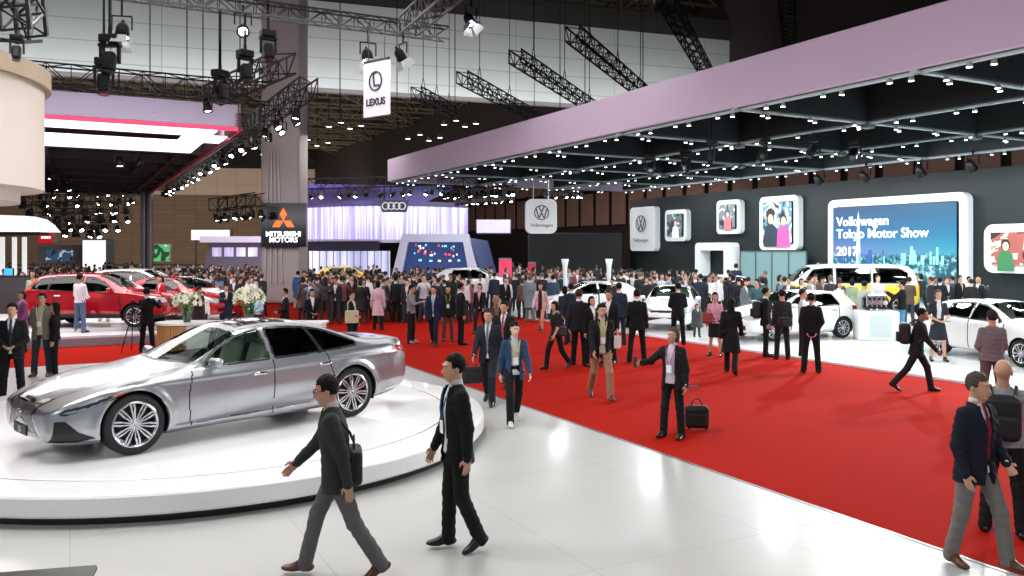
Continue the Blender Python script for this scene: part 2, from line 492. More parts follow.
    for sg in (1, -1):
        mb_ = MB(); mb_.box((LX - mx, sg * (W + .06), mz + .03), (.13, .19, .12), (0, 0, R(12 * sg)), 0, .045)
        mb_.bar((LX - mx, sg * (W - .10), mz - .05), (LX - mx, sg * (W + .02), mz - .01), .04)
        m_ = mb_.build('side_mirror', paint or spec['paint'], root, True)
    for hx, hz in T.get('handles', []):
        for sg in (1, -1):
            hw = float(tab(T['w'], np.array([hx]))[0])
            hb = MB(); hb.box((LX - hx, sg * (hw + .012), hz), (.20, .03, .035), None, 0, .013); hb.build('door_handle', M['chrome'], root, True)
    return root, parts

def car_mats(paint, **k):
    d = dict(glass=glass('car_glass_dark', '3a4444', .05), wind_glass=glass('car_windshield', 'c6d6d2', .03),
             side_glass={}, trim=mat('window_rubber', '15171a', .35), gap=mat('panel_gap_black', '08090a', .8),
             tyre=mat('tyre_rubber', '191a1b', .75, bump=.1), rim=mat('alloy_rim', 'c9ccd0', .22, .9), disc=mat('brake_iron', '2b2c2e', .5, .5),
             chrome=mat('car_chrome', 'e0e2e4', .12, 1.0, 0), seat=mat('seat_leather', 'd9dccb', .55), dash=mat('dash_plastic', '24272a', .6),
             lamp=mat('headlamp_glass', 'b9c4cc', .08, .3, .3, 60), tail=mat('tail_lamp_red', '8c1014', .12, 0, .1, coat=.5),
             grille=mat('grille_mesh', '35383c', .3, .7, .8, 70), black=mat('black_trim', '101113', .35), plate=mat('number_plate', '0d0e10', .4),
             white=mat('plate_white', 'e8e8e8', .5))
    d.update(k)
    return d
def black_grille(cx, cy, cz): return 0
silver = mat('silver_paint', 'a6a9ae', .28, .82, .02, 4, coat=.9)
LEX = dict(L=5.235, paint=silver, tumble=.055,
    zb=[(0, .26), (.15, .20), (.6, .17), (1.4, .17), (3.6, .18), (4.6, .22), (5.0, .28), (5.235, .38)],
    zt=[(0, .69), (.05, .72), (.15, .75), (.4, .82), (.9, .90), (1.3, .955), (1.5, .99), (1.6, 1.03), (2.0, 1.24), (2.35, 1.392), (2.6, 1.44), (2.95, 1.455), (3.3, 1.435), (3.7, 1.365),
        (4.1, 1.25), (4.5, 1.135), (4.75, 1.10), (5.05, 1.085), (5.15, 1.05), (5.235, .92)],
    zs=[(0, .60), (.2, .69), (.5, .78), (.9, .86), (1.3, .90), (1.7, .925), (2.6, .945), (3.4, .965), (4.1, 1.00), (4.7, 1.01), (5.235, .88)],
    zr=[(0, .64), (.4, .79), (.9, .88), (1.3, .925), (1.5, .96), (1.65, .99), (2.0, 1.155), (2.35, 1.31), (2.6, 1.365), (2.95, 1.385), (3.3, 1.37), (3.7, 1.30),
        (4.1, 1.18), (4.5, 1.08), (4.75, 1.065), (5.05, 1.06), (5.235, .90)],
    w=[(0, .72), (.04, .79), (.12, .84), (.35, .895), (.65, .93), (1.0, .945), (2.6, .95), (4.1, .95), (4.6, .925), (4.95, .86), (5.15, .76), (5.235, .66)],
    wr=[(0, .40), (.4, .60), (.9, .70), (1.3, .74), (1.5, .76), (1.7, .745), (2.0, .70), (2.35, .64), (2.6, .615), (3.3, .60), (3.8, .61), (4.2, .64), (4.5, .68), (5.0, .70), (5.235, .5)],
    bulge=.05, ax=(.915, 4.04), wz=.365, arch=.405, wr_=.365, rim=.268, spokes=20, tyw=.245, trimw=.026,
    windows=[('front_side_window', [(1.80, .965), (2.02, 1.13), (2.28, 1.255), (2.50, 1.325), (2.66, 1.345), (2.70, .985)]),
             ('rear_side_window', [(2.80, .990), (2.77, 1.352), (3.05, 1.355), (3.38, 1.325), (3.52, 1.01)]),
             ('quarter_window', [(3.57, 1.012), (3.44, 1.315), (3.66, 1.275), (3.95, 1.175), (4.16, 1.085), (4.14, 1.055), (3.9, 1.035)])],
    windshield=(1.56, 2.30, .28), backlight=(3.78, 4.48, .2), mirror=(1.88, .98), handles=[(2.53, .80), (3.55, .83)],
    seats=[(2.50, .22, 1), (3.35, .20, 2)], dash=1.78, dashz=.90,
    seams=[[(1.60, .22), (1.56, .60), (1.62, .93)], [(2.74, .22), (2.755, .95)], [(3.62, .30), (3.72, .55), (3.60, .97)], [(1.60, .215), (3.50, .225)]],
)
def lex_shape(X, Y, Zz):
    # shoulder crease, flared arches and a scooped lower door
    d = np.zeros_like(X)
    for ax_ in (.915, 4.04):
        r = np.hypot(X - ax_, Zz - .365); d += .020 * np.exp(-((r - .43) / .055) ** 2) * (Zz > .2)
    d += .010 * np.exp(-((Zz - (.80 + .018 * X)) / .03) ** 2) * (X > .9) * (X < 4.9)
    d -= .028 * np.exp(-((Zz - (.42 + .06 * (X - 2.6))) / .10) ** 2) * np.exp(-((X - 2.5) / .85) ** 2)
    d += .012 * np.exp(-((Zz - (.26 + .03 * (X - 1.6))) / .03) ** 2) * (X > 1.4) * (X < 3.6)
    return d
LEX['shape'] = lex_shape
def spindle(cx, cy, cz, cv, g=0.0):
    wz = np.interp(cz, [.22, .36, .50, .62, .69], [.58, .50, .36, .42, .47]) + g
    return (cx < .42) & (cy < wz) & (cz > .235 - g) & (cz < .672 + g) & (cv > 2.2)
LEX['features'] = [
    ('grille_frame', 'chrome', lambda cx, cy, cz, cv: spindle(cx, cy, cz, cv, .04), -.004, False),
    ('grille', 'grille', lambda cx, cy, cz, cv: spindle(cx, cy, cz, cv), .02, False),
    ('headlight', 'lampd', lambda cx, cy, cz, cv: in_poly(cx, cz, [(.10, .575), (.16, .625), (.40, .665), (.66, .745), (.80, .765), (.74, .715), (.50, .645), (.30, .595), (.16, .56)]) & (cy > .42), -.002, True),
    ('light_guide', 'chrome', lambda cx, cy, cz, cv: in_poly(cx, cz, [(.14, .585), (.16, .60), (.40, .632), (.62, .70), (.62, .69), (.42, .618), (.2, .58)]) & (cy > .42), -.003, True),
    ('headlight_reflector', 'amber', lambda cx, cy, cz, cv: in_poly(cx, cz, [(.62, .728), (.66, .745), (.80, .765), (.76, .73)]) & (cy > .42), -.003, True),
    ('front_vent', 'black', lambda cx, cy, cz, cv: in_poly(cx, cz, [(.04, .25), (.06, .50), (.16, .50), (.30, .36), (.48, .27), (.3, .24)]) & (cy > .62), .012, True),
    ('bumper_trim', 'chrome', lambda cx, cy, cz, cv: in_poly(cx, cz, [(.05, .235), (.05, .255), (.50, .232), (.52, .212)]) & (cy > .45), -.004, True),
    ('sill_trim', 'chrome', lambda cx, cy, cz, cv: in_poly(cx, cz, [(1.68, .268), (1.68, .286), (2.72, .312), (2.72, .294)]) | in_poly(cx, cz, [(2.78, .296), (2.78, .314), (3.50, .335), (3.42, .312)]), -.004, True),
    ('tail_light', 'tail', lambda cx, cy, cz, cv: in_poly(cx, cz, [(4.68, .925), (4.78, .955), (5.2, .985), (5.27, .94), (5.27, .83), (5.1, .85), (4.9, .905)]) & (cy > .3), -.003, True),
    ('rear_bumper_trim', 'chrome', lambda cx, cy, cz, cv: in_poly(cx, cz, [(4.45, .285), (4.45, .30), (5.1, .385), (5.2, .40), (5.2, .38)]) & (cy > .3), -.004, True),
    ('sunroof', 'roofglass', lambda cx, cy, cz, cv: (cv > 10.4) & (cy < .44) & (((cx > 2.44) & (cx < 2.80)) | ((cx > 2.86) & (cx < 3.22))), -.002, False),
    ('roof_gap', 'gap', lambda cx, cy, cz, cv: (cv > 10.05) & (np.abs(cy - .55) < .008) & (cx > 2.3) & (cx < 3.9), 0, False),
    ('hood_gap', 'gap', lambda cx, cy, cz, cv: (cv > 8.5) & (np.abs(cy - np.interp(cx, [.1, .5, 1.45], [.45, .64, .765])) < .006) & (cx > .12) & (cx < 1.5), 0, False),
    ('cowl', 'black', lambda cx, cy, cz, cv: (cv > 9.9) & (cx > 1.50 + .28 * cy ** 2) & (cx < 1.56 + .28 * cy ** 2) & (cy < .72), .004, False),
]
# ------------------------------------------------------------------ people: distance fields meshed by surface nets
class Field:
    def __init__(s, lo, hi, h):
        s.lo = np.array(lo, float); s.h = h
        s.n = np.maximum(4, np.ceil((np.array(hi) - s.lo) / h).astype(int) + 1)
        s.D = np.full(s.n, .08, np.float32)
        s.ax = [s.lo[i] + h * np.arange(s.n[i]) for i in range(3)]
    def _sl(s, lo, hi):
        sl = []; out = []
        for i in range(3):
            a = int(max(0, math.floor((lo[i] - s.lo[i]) / s.h))); b = int(min(s.n[i], math.ceil((hi[i] - s.lo[i]) / s.h) + 1))
            if b <= a: return None, None
            sl.append(slice(a, b)); out.append(s.ax[i][a:b])
        return tuple(sl), (out[0][:, None, None], out[1][None, :, None], out[2][None, None, :])
    def _put(s, sl, d, k, cut=False):
        a = s.D[sl]; d = d.astype(np.float32)
        if cut: s.D[sl] = np.maximum(a, -d); return
        if k > 0:
            hh = np.clip(.5 + .5 * (a - d) / k, 0, 1); s.D[sl] = a * (1 - hh) + d * hh - k * hh * (1 - hh)
        else: s.D[sl] = np.minimum(a, d)
    def cone(s, a, b, ra, rb, k=.02):
        a = np.array(a, float); b = np.array(b, float); m = max(ra, rb) + .05 + k
        sl, g = s._sl(np.minimum(a, b) - m, np.maximum(a, b) + m)
        if sl is None: return
        ab = b - a; L = ab @ ab + 1e-12
        px, py, pz = g[0] - a[0], g[1] - a[1], g[2] - a[2]
        t = np.clip((px * ab[0] + py * ab[1] + pz * ab[2]) / L, 0, 1)
        d = np.sqrt((px - t * ab[0]) ** 2 + (py - t * ab[1]) ** 2 + (pz - t * ab[2]) ** 2) - (ra + (rb - ra) * t)
        s._put(sl, d, k)
    def ell(s, c, r, M=None, k=.02, cut=False):
        c = np.array(c, float); r = np.array(r, float); m = r.max() + .05 + k
        sl, g = s._sl(c - m, c + m)
        if sl is None: return
        p = [g[0] - c[0], g[1] - c[1], g[2] - c[2]]
        if M is not None: p = [M[0][i] * p[0] + M[1][i] * p[1] + M[2][i] * p[2] for i in range(3)]
        k0 = np.sqrt((p[0] / r[0]) ** 2 + (p[1] / r[1]) ** 2 + (p[2] / r[2]) ** 2)
        k1 = np.sqrt((p[0] / r[0] ** 2) ** 2 + (p[1] / r[1] ** 2) ** 2 + (p[2] / r[2] ** 2) ** 2) + 1e-9
        s._put(sl, k0 * (k0 - 1) / k1, k, cut)
    def torso(s, o, M, ts, rx, ry, oy=None, k=.03, grow=0.0):
        """elliptical loft along the third column of M from origin o; ts heights, rx/ry half widths"""
        o = np.array(o, float); ts = np.array(ts, float)
        ends = np.array([o + M[:, 2] * ts[0], o + M[:, 2] * ts[-1]]); m = max(rx) + .08 + grow
        sl, g = s._sl(ends.min(0) - m, ends.max(0) + m)
        if sl is None: return
        p = [g[0] - o[0], g[1] - o[1], g[2] - o[2]]
        q = [M[0, i] * p[0] + M[1, i] * p[1] + M[2, i] * p[2] for i in range(3)]
        t = np.clip(q[2], ts[0], ts[-1])
        a = np.interp(t, ts, np.array(rx) + grow); b = np.interp(t, ts, np.array(ry) + grow)
        cy = np.interp(t, ts, oy) if oy is not None else 0.0
        e = np.sqrt((q[0] / a) ** 2 + ((q[1] - cy) / b) ** 2)
        d = (e - 1) * np.minimum(a, b) * .92
        dz = np.abs(q[2] - t)
        d = np.where(dz > 0, np.sqrt(np.maximum(d, 0) ** 2 + dz ** 2) + np.minimum(d, 0) * 0, d)
        s._put(sl, d, k)
    def cutfn(s, fn):
        g = (s.ax[0][:, None, None], s.ax[1][None, :, None], s.ax[2][None, None, :])
        s.D = np.maximum(s.D, -np.broadcast_to(fn(*g), s.D.shape)).astype(np.float32)
    def mesh(s):
        D = s.D; D = np.pad(D, 1, constant_values=.08); lo = s.lo - s.h
        nx, ny, nz = D.shape; S = D < 0
        cid = lambda i, j, k: (i * ny + j) * nz + k
        keys, P_, quads = [], [], []
        for ax in range(3):
            sl0 = [slice(None)] * 3; sl1 = [slice(None)] * 3; sl0[ax] = slice(0, -1); sl1[ax] = slice(1, None)
            a, b = S[tuple(sl0)], S[tuple(sl1)]
            I = np.nonzero(a != b)
            if len(I[0]) == 0: continue
            d0 = D[tuple(sl0)][I]; d1 = D[tuple(sl1)][I]; t = d0 / (d0 - d1)
            pos = np.stack([I[0], I[1], I[2]], -1).astype(float); pos[:, ax] += t
            u, v = [(1, 2), (2, 0), (0, 1)][ax]
            cells = []
            for du, dv in ((-1, -1), (0, -1), (0, 0), (-1, 0)):
                c = [I[0].copy(), I[1].copy(), I[2].copy()]; c[u] = c[u] + du; c[v] = c[v] + dv
                cells.append(cid(*c)); keys.append(cells[-1]); P_.append(pos)
            qd = np.stack(cells, -1); flip = b[I]; qd[flip] = qd[flip][:, ::-1]
            quads.append(qd)
        if not keys: return np.zeros((0, 3)), np.zeros((0, 4), int)
        keys = np.concatenate(keys); P_ = np.concatenate(P_); quads = np.concatenate(quads)
        un, inv = np.unique(keys, return_inverse=True); cnt = np.bincount(inv)
        V = np.stack([np.bincount(inv, P_[:, i]) / cnt for i in range(3)], -1)
        return V * s.h + lo, np.searchsorted(un, quads)

def vdir(f, o, sg):
    """limb direction: f degrees forward (-Y), o degrees outward"""
    f, o = R(f), R(o)
    return np.array([sg * math.sin(o), -math.sin(f) * math.cos(o), -math.cos(f) * math.cos(o)])
def rotz3(a):
    a = R(a); return np.array([[math.cos(a), -math.sin(a), 0], [math.sin(a), math.cos(a), 0], [0, 0, 1]])
def rotx3(a):
    a = R(a); return np.array([[1, 0, 0], [0, math.cos(a), -math.sin(a)], [0, math.sin(a), math.cos(a)]])

POSES = {
 'stand': dict(L=((2, 3), (-2, 3)), R=((-1, 4), (-3, 3)), aL=((-2, 9), (10, 6)), aR=((-4, 9), (8, 6))),
 'stand2': dict(L=((6, 6), (-4, 5)), R=((-2, 4), (-4, 3)), aL=((4, 10), (30, 2)), aR=((-8, 10), (0, 5)), head=(15, 4)),
 'clasp': dict(L=((1, 5), (-2, 4)), R=((0, 5), (-3, 4)), aL=((8, 12), (62, -34)), aR=((6, 12), (66, -34))),
 'phone': dict(L=((2, 5), (-3, 3)), R=((1, 4), (-2, 4)), aL=((-3, 9), (6, 5)), aR=((36, 10), (110, -18)), head=(0, 14)),
 'photo': dict(L=((3, 5), (-4, 4)), R=((0, 6), (-3, 5)), aL=((55, 14), (128, -22)), aR=((55, 14), (128, -22))),
 'talk': dict(L=((1, 5), (-2, 4)), R=((4, 5), (-3, 5)), aL=((-2, 10), (12, 4)), aR=((10, 14), (78, -14)), head=(-20, 2)),
 'back_hands': dict(L=((1, 4), (-2, 4)), R=((2, 5), (-2, 4)), aL=((-16, 12), (-4, -26)), aR=((-16, 12), (-4, -26))),
 'walk': dict(L=((26, 2), (6, 1)), R=((-14, 2), (-38, 1)), aL=((-18, 8), (-4, 4)), aR=((20, 8), (38, 2)), lean=4, fR=28),
 'walk2': dict(L=((-14, 2), (-38, 1)), R=((24, 2), (8, 1)), aL=((18, 8), (34, 2)), aR=((-18, 8), (-6, 4)), lean=4, fL=28),
 'stride': dict(L=((-22, 3), (-34, 2)), R=((30, 2), (14, 1)), aL=((26, 7), (44, 2)), aR=((-26, 9), (-10, 4)), lean=6, fL=30),
 'sit': dict(L=((86, 8), (4, 2)), R=((84, 8), (0, 2)), aL=((20, 8), (70, -10)), aR=((20, 8), (70, -10)), lean=3),
}
def skeleton(pose, h=1.70):
    p = POSES[pose] if isinstance(pose, str) else pose
    k = h / 1.70; J = {}
    up = np.array([0, -math.sin(R(p.get('lean', 0))), math.cos(R(p.get('lean', 0)))])
    tw = rotz3(p.get('twist', 0)); M = np.stack([np.array([1., 0, 0]), np.cross(up, [1., 0, 0]), up], -1)
    # M columns: x right, y back, z up
    MT = M @ tw
    for sg, n in ((1, 'L'), (-1, 'R')):
        hip = np.array([sg * .088, 0, -.03]) * k
        (f1, o1), (f2, o2) = p[n]
        kn = hip + vdir(f1, o1, sg) * .425 * k; an = kn + vdir(f2, o2, sg) * .405 * k
        pitch = p.get('f' + n, 0); toe = np.array([sg * .12, -math.cos(R(pitch)), -math.sin(R(pitch))]); toe /= np.linalg.norm(toe)
        dn = np.array([0, math.sin(R(pitch)) * -1 * -1, -math.cos(R(pitch))]) if False else np.cross(np.array([1., 0, 0]), toe)
        if dn[2] > 0: dn = -dn
        heel = an - toe * .045 * k + dn * .075 * k; ball = an + toe * .17 * k + dn * .078 * k
        J['hip' + n], J['kn' + n], J['an' + n], J['toe' + n], J['dn' + n] = hip, kn, an, toe, dn
        J['heel' + n], J['ball' + n] = heel, ball
        sh = MT @ (np.array([sg * .158, .005, .432]) * k)
        (f1, o1), (f2, o2) = p['a' + n]
        d1 = tw @ vdir(f1, o1, sg); d2 = tw @ vdir(f2, o2, sg)
        J['sh' + n] = sh; J['el' + n] = sh + d1 * .285 * k; J['wr' + n] = J['el' + n] + d2 * .245 * k; J['fd' + n] = d2
    low = min(J[a + n][2] for a in ('heel', 'ball') for n in 'LR')
    if p.get('drop') is not None: low = -p['drop']
    for a in J:
        if a[:2] not in ('to', 'dn', 'fd'): J[a] = J[a] + np.array([0, 0, -low])
    J['pel'] = np.array([0, 0, -low]); J['M'] = M; J['MT'] = MT; J['k'] = k
    J['neck'] = J['pel'] + M @ (np.array([0, .01, .53]) * k)
    hy, hp = p.get('head', (0, 3)); H = M @ rotx3(hp * .5) @ rotz3(hy) @ rotx3(hp * .5)
    # only half of the lean reaches the head
    J['H'] = H; J['hc'] = J['neck'] + (H @ np.array([0, -.014, .134])) * k
    return J

SK = 'bd8d74'
def ripple(V, Q, amp, f, seed=0.0):
    """small folds pushed out along the surface normals"""
    e = np.cross(V[Q[:, 1]] - V[Q[:, 0]], V[Q[:, 2]] - V[Q[:, 0]]); N = np.zeros_like(V)
    for i in range(4): np.add.at(N, Q[:, i], e)
    N /= np.linalg.norm(N, axis=1)[:, None] + 1e-12
    x, y, z = V[:, 0], V[:, 1], V[:, 2]
    d = np.sin(f * (x * .9 + z * 1.2) + 2.1 * np.sin(f * .45 * y + seed)) * np.sin(f * (y * 1.1 - z * .7) + 1.7 * np.sin(f * .4 * x + seed * 2)) \
        + .5 * np.sin(f * 1.9 * z + 3 * np.sin(f * .3 * (x + y)))
    return V + N * (amp * d)[:, None]
def person_fields(J, look, res):
    """returns list of (part name, verts, quads, material, parent)"""
    k = J['k']; M, MT, H = J['M'], J['MT'], J['H']; out = []
    pts = np.array([J[a + n] for a in ('hip', 'kn', 'an', 'heel', 'ball', 'sh', 'el', 'wr') for n in 'LR'] + [J['hc'], J['pel']]
                   + [J['wr' + n] + J['fd' + n] * .2 for n in 'LR'])
    lo = pts.min(0) - .16; hi = pts.max(0) + .16; hi[2] = max(hi[2], J['hc'][2] + .17)
    hero = res < .0085; w = look.get('w', 1.0); female = look.get('f', False)
    pel = J['pel']
    hc = J['hc']
    def hp(x, y, z): return hc + H @ (np.array([x, y, z]) * k)
    # ---- body (skin): head, neck, trunk, arms with hands, legs
    B = Field(lo, hi, res)
    B.ell(hp(0, .012, .022), np.array([.074, .092, .098]) * k, H, 0)
    B.ell(hp(0, -.028, -.045), np.array([.055, .062, .066]) * k, H, .03)
    B.ell(hp(0, -.055, -.085), np.array([.026, .026, .022]) * k, H, .025)
    if res < .02:
        B.cone(hp(0, -.083, .012), hp(0, -.103, -.026), .008 * k, .013 * k, .010)
        for sg in (1, -1):
            B.ell(hp(sg * .076, .012, -.008), np.array([.010, .020, .032]) * k, H, .006)
            B.ell(hp(sg * .030, -.084, .018), np.array([.016, .010, .009]) * k, H, .0, cut=True)
        B.ell(hp(0, -.085, -.058), np.array([.024, .012, .009]) * k, H, .008)
        B.ell(hp(0, -.080, .040), np.array([.05, .014, .012]) * k, H, .012)
    B.cone(J['neck'] - M[:, 2] * .02, hp(0, .02, -.055), .055 * k * (.9 if female else 1), .050 * k, .02)
    tsk = [-.10, 0, .14, .30, .43, .51, .54]
    q_ = .90 if female else 1.0; rxk = np.array([.145, .150, .125, .140, .130, .070, .045]) * w * q_; ryk = np.array([.095, .098, .085, .092, .074, .05, .04]) * w * q_
    B.torso(pel, MT if abs(MT[0, 1]) > 0 else M, np.array(tsk) * k, rxk * k, ryk * k, k=.03)
    for n, sg in (('L', 1), ('R', -1)):
        B.cone(J['sh' + n], J['el' + n], .042 * k * w, .037 * k, .03); B.cone(J['el' + n], J['wr' + n], .038 * k, .025 * k, .02)
        B.cone(J['hip' + n], J['kn' + n], .078 * k * w, .050 * k, .03); B.cone(J['kn' + n], J['an' + n], .050 * k, .034 * k, .02)
        B.cone(J['an' + n], J['an' + n] + J['toe' + n] * .11 * k + J['dn' + n] * .04 * k, .034 * k, .026 * k, .02)
        # hand
        wr, d = J['wr' + n], J['fd' + n]; fwd = MT @ np.array([0, -1., 0])
        fwd = fwd - d * (fwd @ d)
        if np.linalg.norm(fwd) < .35: fwd = np.array([0, 0, 1.]) - d * d[2]
        fwd /= np.linalg.norm(fwd); nrm = np.cross(fwd, d); nrm *= -sg if (np.cross(fwd, d) @ (MT[:, 0])) * sg > 0 else sg   # palm faces the body
        nrm = nrm / np.linalg.norm(nrm); nrm = nrm * (-1 if nrm @ MT[:, 0] * sg > 0 else 1)
        Mh = np.stack([nrm, fwd, d], -1)
        B.ell(wr + d * .048 * k, np.array([.016, .038, .050]) * k, Mh, .012)
        curl = look.get('curl' + n, look.get('curl', 28))
        for i, (off, ln) in enumerate(((.029, .070), (.010, .078), (-.009, .073), (-.027, .058))):
            b0 = wr + d * .088 * k + fwd * off * k
            c1, c2 = R(curl * (.7 + .12 * i)), R(curl * (1.7 + .15 * i))
            p1 = b0 + (d * math.cos(c1) + nrm * math.sin(c1) + fwd * off * .6) * ln * .5 * k
            p2 = p1 + (d * math.cos(c2) + nrm * math.sin(c2)) * ln * .5 * k
            rr = .0090 if hero else .0105
            B.cone(b0, p1, rr * k, rr * .95 * k, .004); B.cone(p1, p2, rr * .95 * k, rr * .8 * k, .003)
        t0 = wr + d * .025 * k + fwd * .026 * k; t1 = t0 + (d * .6 + fwd * .65 + nrm * .35) * .040 * k; t2 = t1 + (d * .9 + fwd * .15 + nrm * .35) * .032 * k
        B.cone(t0, t1, .013 * k, .011 * k, .008); B.cone(t1, t2, .011 * k, .0085 * k, .003)
    skin = mat('skin', look.get('skin', SK), .55, 0, .06, 12)
    out.append(('body', *B.mesh(), skin, None))
    # ---- hair
    hair = look.get('hair', 'short')
    if hair != 'bald':
        hm = mat('hair_' + look.get('haircol', '17130f'), look.get('haircol', '17130f'), .75, 0, .3, 60, .4, spec=.2)
        Hf = Field(hc - .22 * k, hc + .22 * k, min(res, .012) if res < .03 else res * .7)
        if hair == 'long': Hf = Field(hc - np.array([.2, .2, .36]) * k, hc + .22 * k, res if res < .03 else res * .7)
        Hf.ell(hp(0, .022, .034), np.array([.086, .098, .104]) * k, H, 0)
        if hair in ('long', 'bun', 'bob'):
            Hf.ell(hp(0, .040, -.03), np.array([.088, .075, .11 if hair != 'long' else .14]) * k, H, .03)
        if hair == 'long': Hf.ell(hp(0, .065, -.15), np.array([.080, .042, .13]) * k, H, .03)
        if hair == 'bun': Hf.ell(hp(0, .125, .05), np.array([.04, .04, .04]) * k, H, .01)
        Hm = H; o_ = hc; zc = .050 if look.get('fringe', False) else .066
        def face_cut(x, y, z):
            qy = (Hm[0, 1] * (x - o_[0]) + Hm[1, 1] * (y - o_[1]) + Hm[2, 1] * (z - o_[2])) / k
            qz = (Hm[0, 2] * (x - o_[0]) + Hm[1, 2] * (y - o_[1]) + Hm[2, 2] * (z - o_[2])) / k
            a = np.maximum(qy + .030 - .02 * (hair in ('long', 'bob')), qz - zc - np.clip((-qy - .05) * .3, 0, .02))
            if hair == 'short': a = np.minimum(a, np.maximum(qz + .045, qy - .2)); a = np.minimum(a, np.maximum(qz - .005, qy - .022))
            return a
        Hf.cutfn(face_cut)
        if hair == 'cap': hm = mat('cap_fabric', look.get('haircol', '17130f'), .8)
        out.append(('hair', *Hf.mesh(), hm, 'body'))
    if res < .0135:
        bl = mat('eye_brown', '1a100c', .2); wt = mat('eye_white', 'cfc8c0', .4); lp = mat('lips', '7d4238', .5)
        e = MB()
        for sg in (1, -1):
            for c, r_, mi in ((hp(sg * .030, -.071, .018), .0105 * k, 1), (hp(sg * .030, -.0765, .018), .0068 * k, 0)):
                e.lathe([(r_ * math.sin(a), -r_ * math.cos(a)) for a in np.linspace(.01, math.pi - .01, 7)], 10, tuple(c), mi=mi)
        o = ('eyes', e, [bl, wt], 'body'); out.append(o)
        b = MB()
        for sg in (1, -1): b.bar(hp(sg * .014, -.0885, .036), hp(sg * .046, -.076, .039), .007 * k, .006 * k)
        out.append(('eyebrows', b, hm if hair != 'bald' else bl, 'body'))
        l = MB(); l.bar(hp(-.020, -.0895, -.058), hp(.020, -.0895, -.058), .010 * k, .009 * k); out.append(('lips', l, lp, 'body'))
        if look.get('glasses'):
            g = MB()
            for sg in (1, -1):
                c = hp(sg * .031, -.100, .016)
                ring = [c + H @ (np.array([.024 * math.cos(a), 0, .018 * math.sin(a)]) * k) for a in np.linspace(0, 2 * math.pi, 13)]
                g.tube(ring, .0022, 5); g.bar(hp(sg * .055, -.098, .02), hp(sg * .080, .010, .008), .004)
            g.bar(hp(-.008, -.102, .02), hp(.008, -.102, .02), .004)
            out.append(('glasses', g, mat('glasses_frame', look.get('glasses'), .2, .8), 'body'))
    # ---- clothes
    top = look.get('top', 'jacket'); tc = look.get('tc', '1b1c20'); fabric = lambda nm, c: mat(nm + '_fabric_' + c, c, .85, 0, .16, 12, .32, spec=.25)
    lower = look.get('lower', 'trousers'); lc = look.get('lc', '1a1b1e')
    g_ = 1.0 * w
    if top in ('jacket', 'coat', 'sweater', 'shirt', 'dress', 'blouse'):
        T_ = Field(lo, hi, res)
        hem = {'jacket': -.17, 'coat': -.42, 'sweater': -.08, 'shirt': -.06, 'dress': -.36, 'blouse': -.04}[top]
        fl = {'jacket': .0, 'coat': .03, 'dress': .05}.get(top, 0)
        ts = [hem, -.06, .02, .14, .30, .40, .475, .525]
        if female: rx = [.172 + fl, .164, .148, .130, .150, .142, .096, .062]; ry = [.125 + fl, .120, .105, .092, .118, .098, .072, .055]
        else: rx = [.188 + fl, .182, .172, .160, .176, .166, .110, .068]; ry = [.142 + fl, .132, .120, .112, .124, .108, .080, .06]
        g = {'jacket': .006, 'coat': .010, 'sweater': .004, 'shirt': -.004, 'dress': -.004, 'blouse': .0}[top]
        if hem >= -.06: ts[0] = hem; ts[1] = hem + .01
        T_.torso(pel, MT, np.array(ts) * k, np.array(rx) * k * g_, np.array(ry) * k * g_, k=0, grow=g)
        sr = {'jacket': (.064, .058, .047), 'coat': (.072, .062, .052), 'sweater': (.066, .055, .042), 'shirt': (.062, .052, .038), 'dress': (.055, .045, .034), 'blouse': (.058, .050, .038)}[top]
        for n in 'LR':
            sh, el, wr = J['sh' + n], J['el' + n], J['wr' + n]
            T_.cone(sh, el, sr[0] * k * (.88 if female else 1), sr[1] * k * (.9 if female else 1), .045)
            if not look.get('short'): T_.cone(el, wr + J['fd' + n] * .005, sr[1] * k * .96, sr[2] * k * .9, .02)
            else: pass
        if look.get('short'):
            pass
        vb, vw = {'jacket': (.13, .062), 'coat': (.20, .055), 'sweater': (.42, .05), 'shirt': (.44, .03), 'dress': (.38, .06), 'blouse': (.44, .05)}[top]
        if look.get('open'): vb = -.6; vw = look['open']
        if look.get('vb') is not None: vb = look['vb']
        o_ = pel; MM = MT
        def vcut(x, y, z):
            q = [(MM[0, i] * (x - o_[0]) + MM[1, i] * (y - o_[1]) + MM[2, i] * (z - o_[2])) / k for i in range(3)]
            tt = np.clip((q[2] - vb) / (.50 - vb), 0, 1)
            ww = vw * tt if not look.get('open') else np.interp(q[2], [-.3, .0, .35, .5], [vw * 1.2, vw * .9, vw, vw * .75])
            a = np.maximum(np.maximum(np.abs(q[0]) - ww, q[1] + .02), -(q[1] + .165))
            if top == 'jacket' and not look.get('open'):      # the skirts part below the button
                wl = np.clip((.06 - q[2]) * .22, 0, .05); a = np.minimum(a, np.maximum(np.maximum(np.abs(q[0]) - wl, q[1] + .02), q[2] - .06))
            return np.where(q[2] < vb, np.maximum(a, .01 if not (top == 'jacket' or look.get('open')) else -9), a) * k
        T_.cutfn(vcut)
        nm = {'jacket': 'jacket', 'coat': 'coat', 'sweater': 'sweater', 'shirt': 'shirt', 'dress': 'dress', 'blouse': 'blouse'}[top]
        topm = fabric(nm, tc)
        out.append((nm, *T_.mesh(), topm, None))
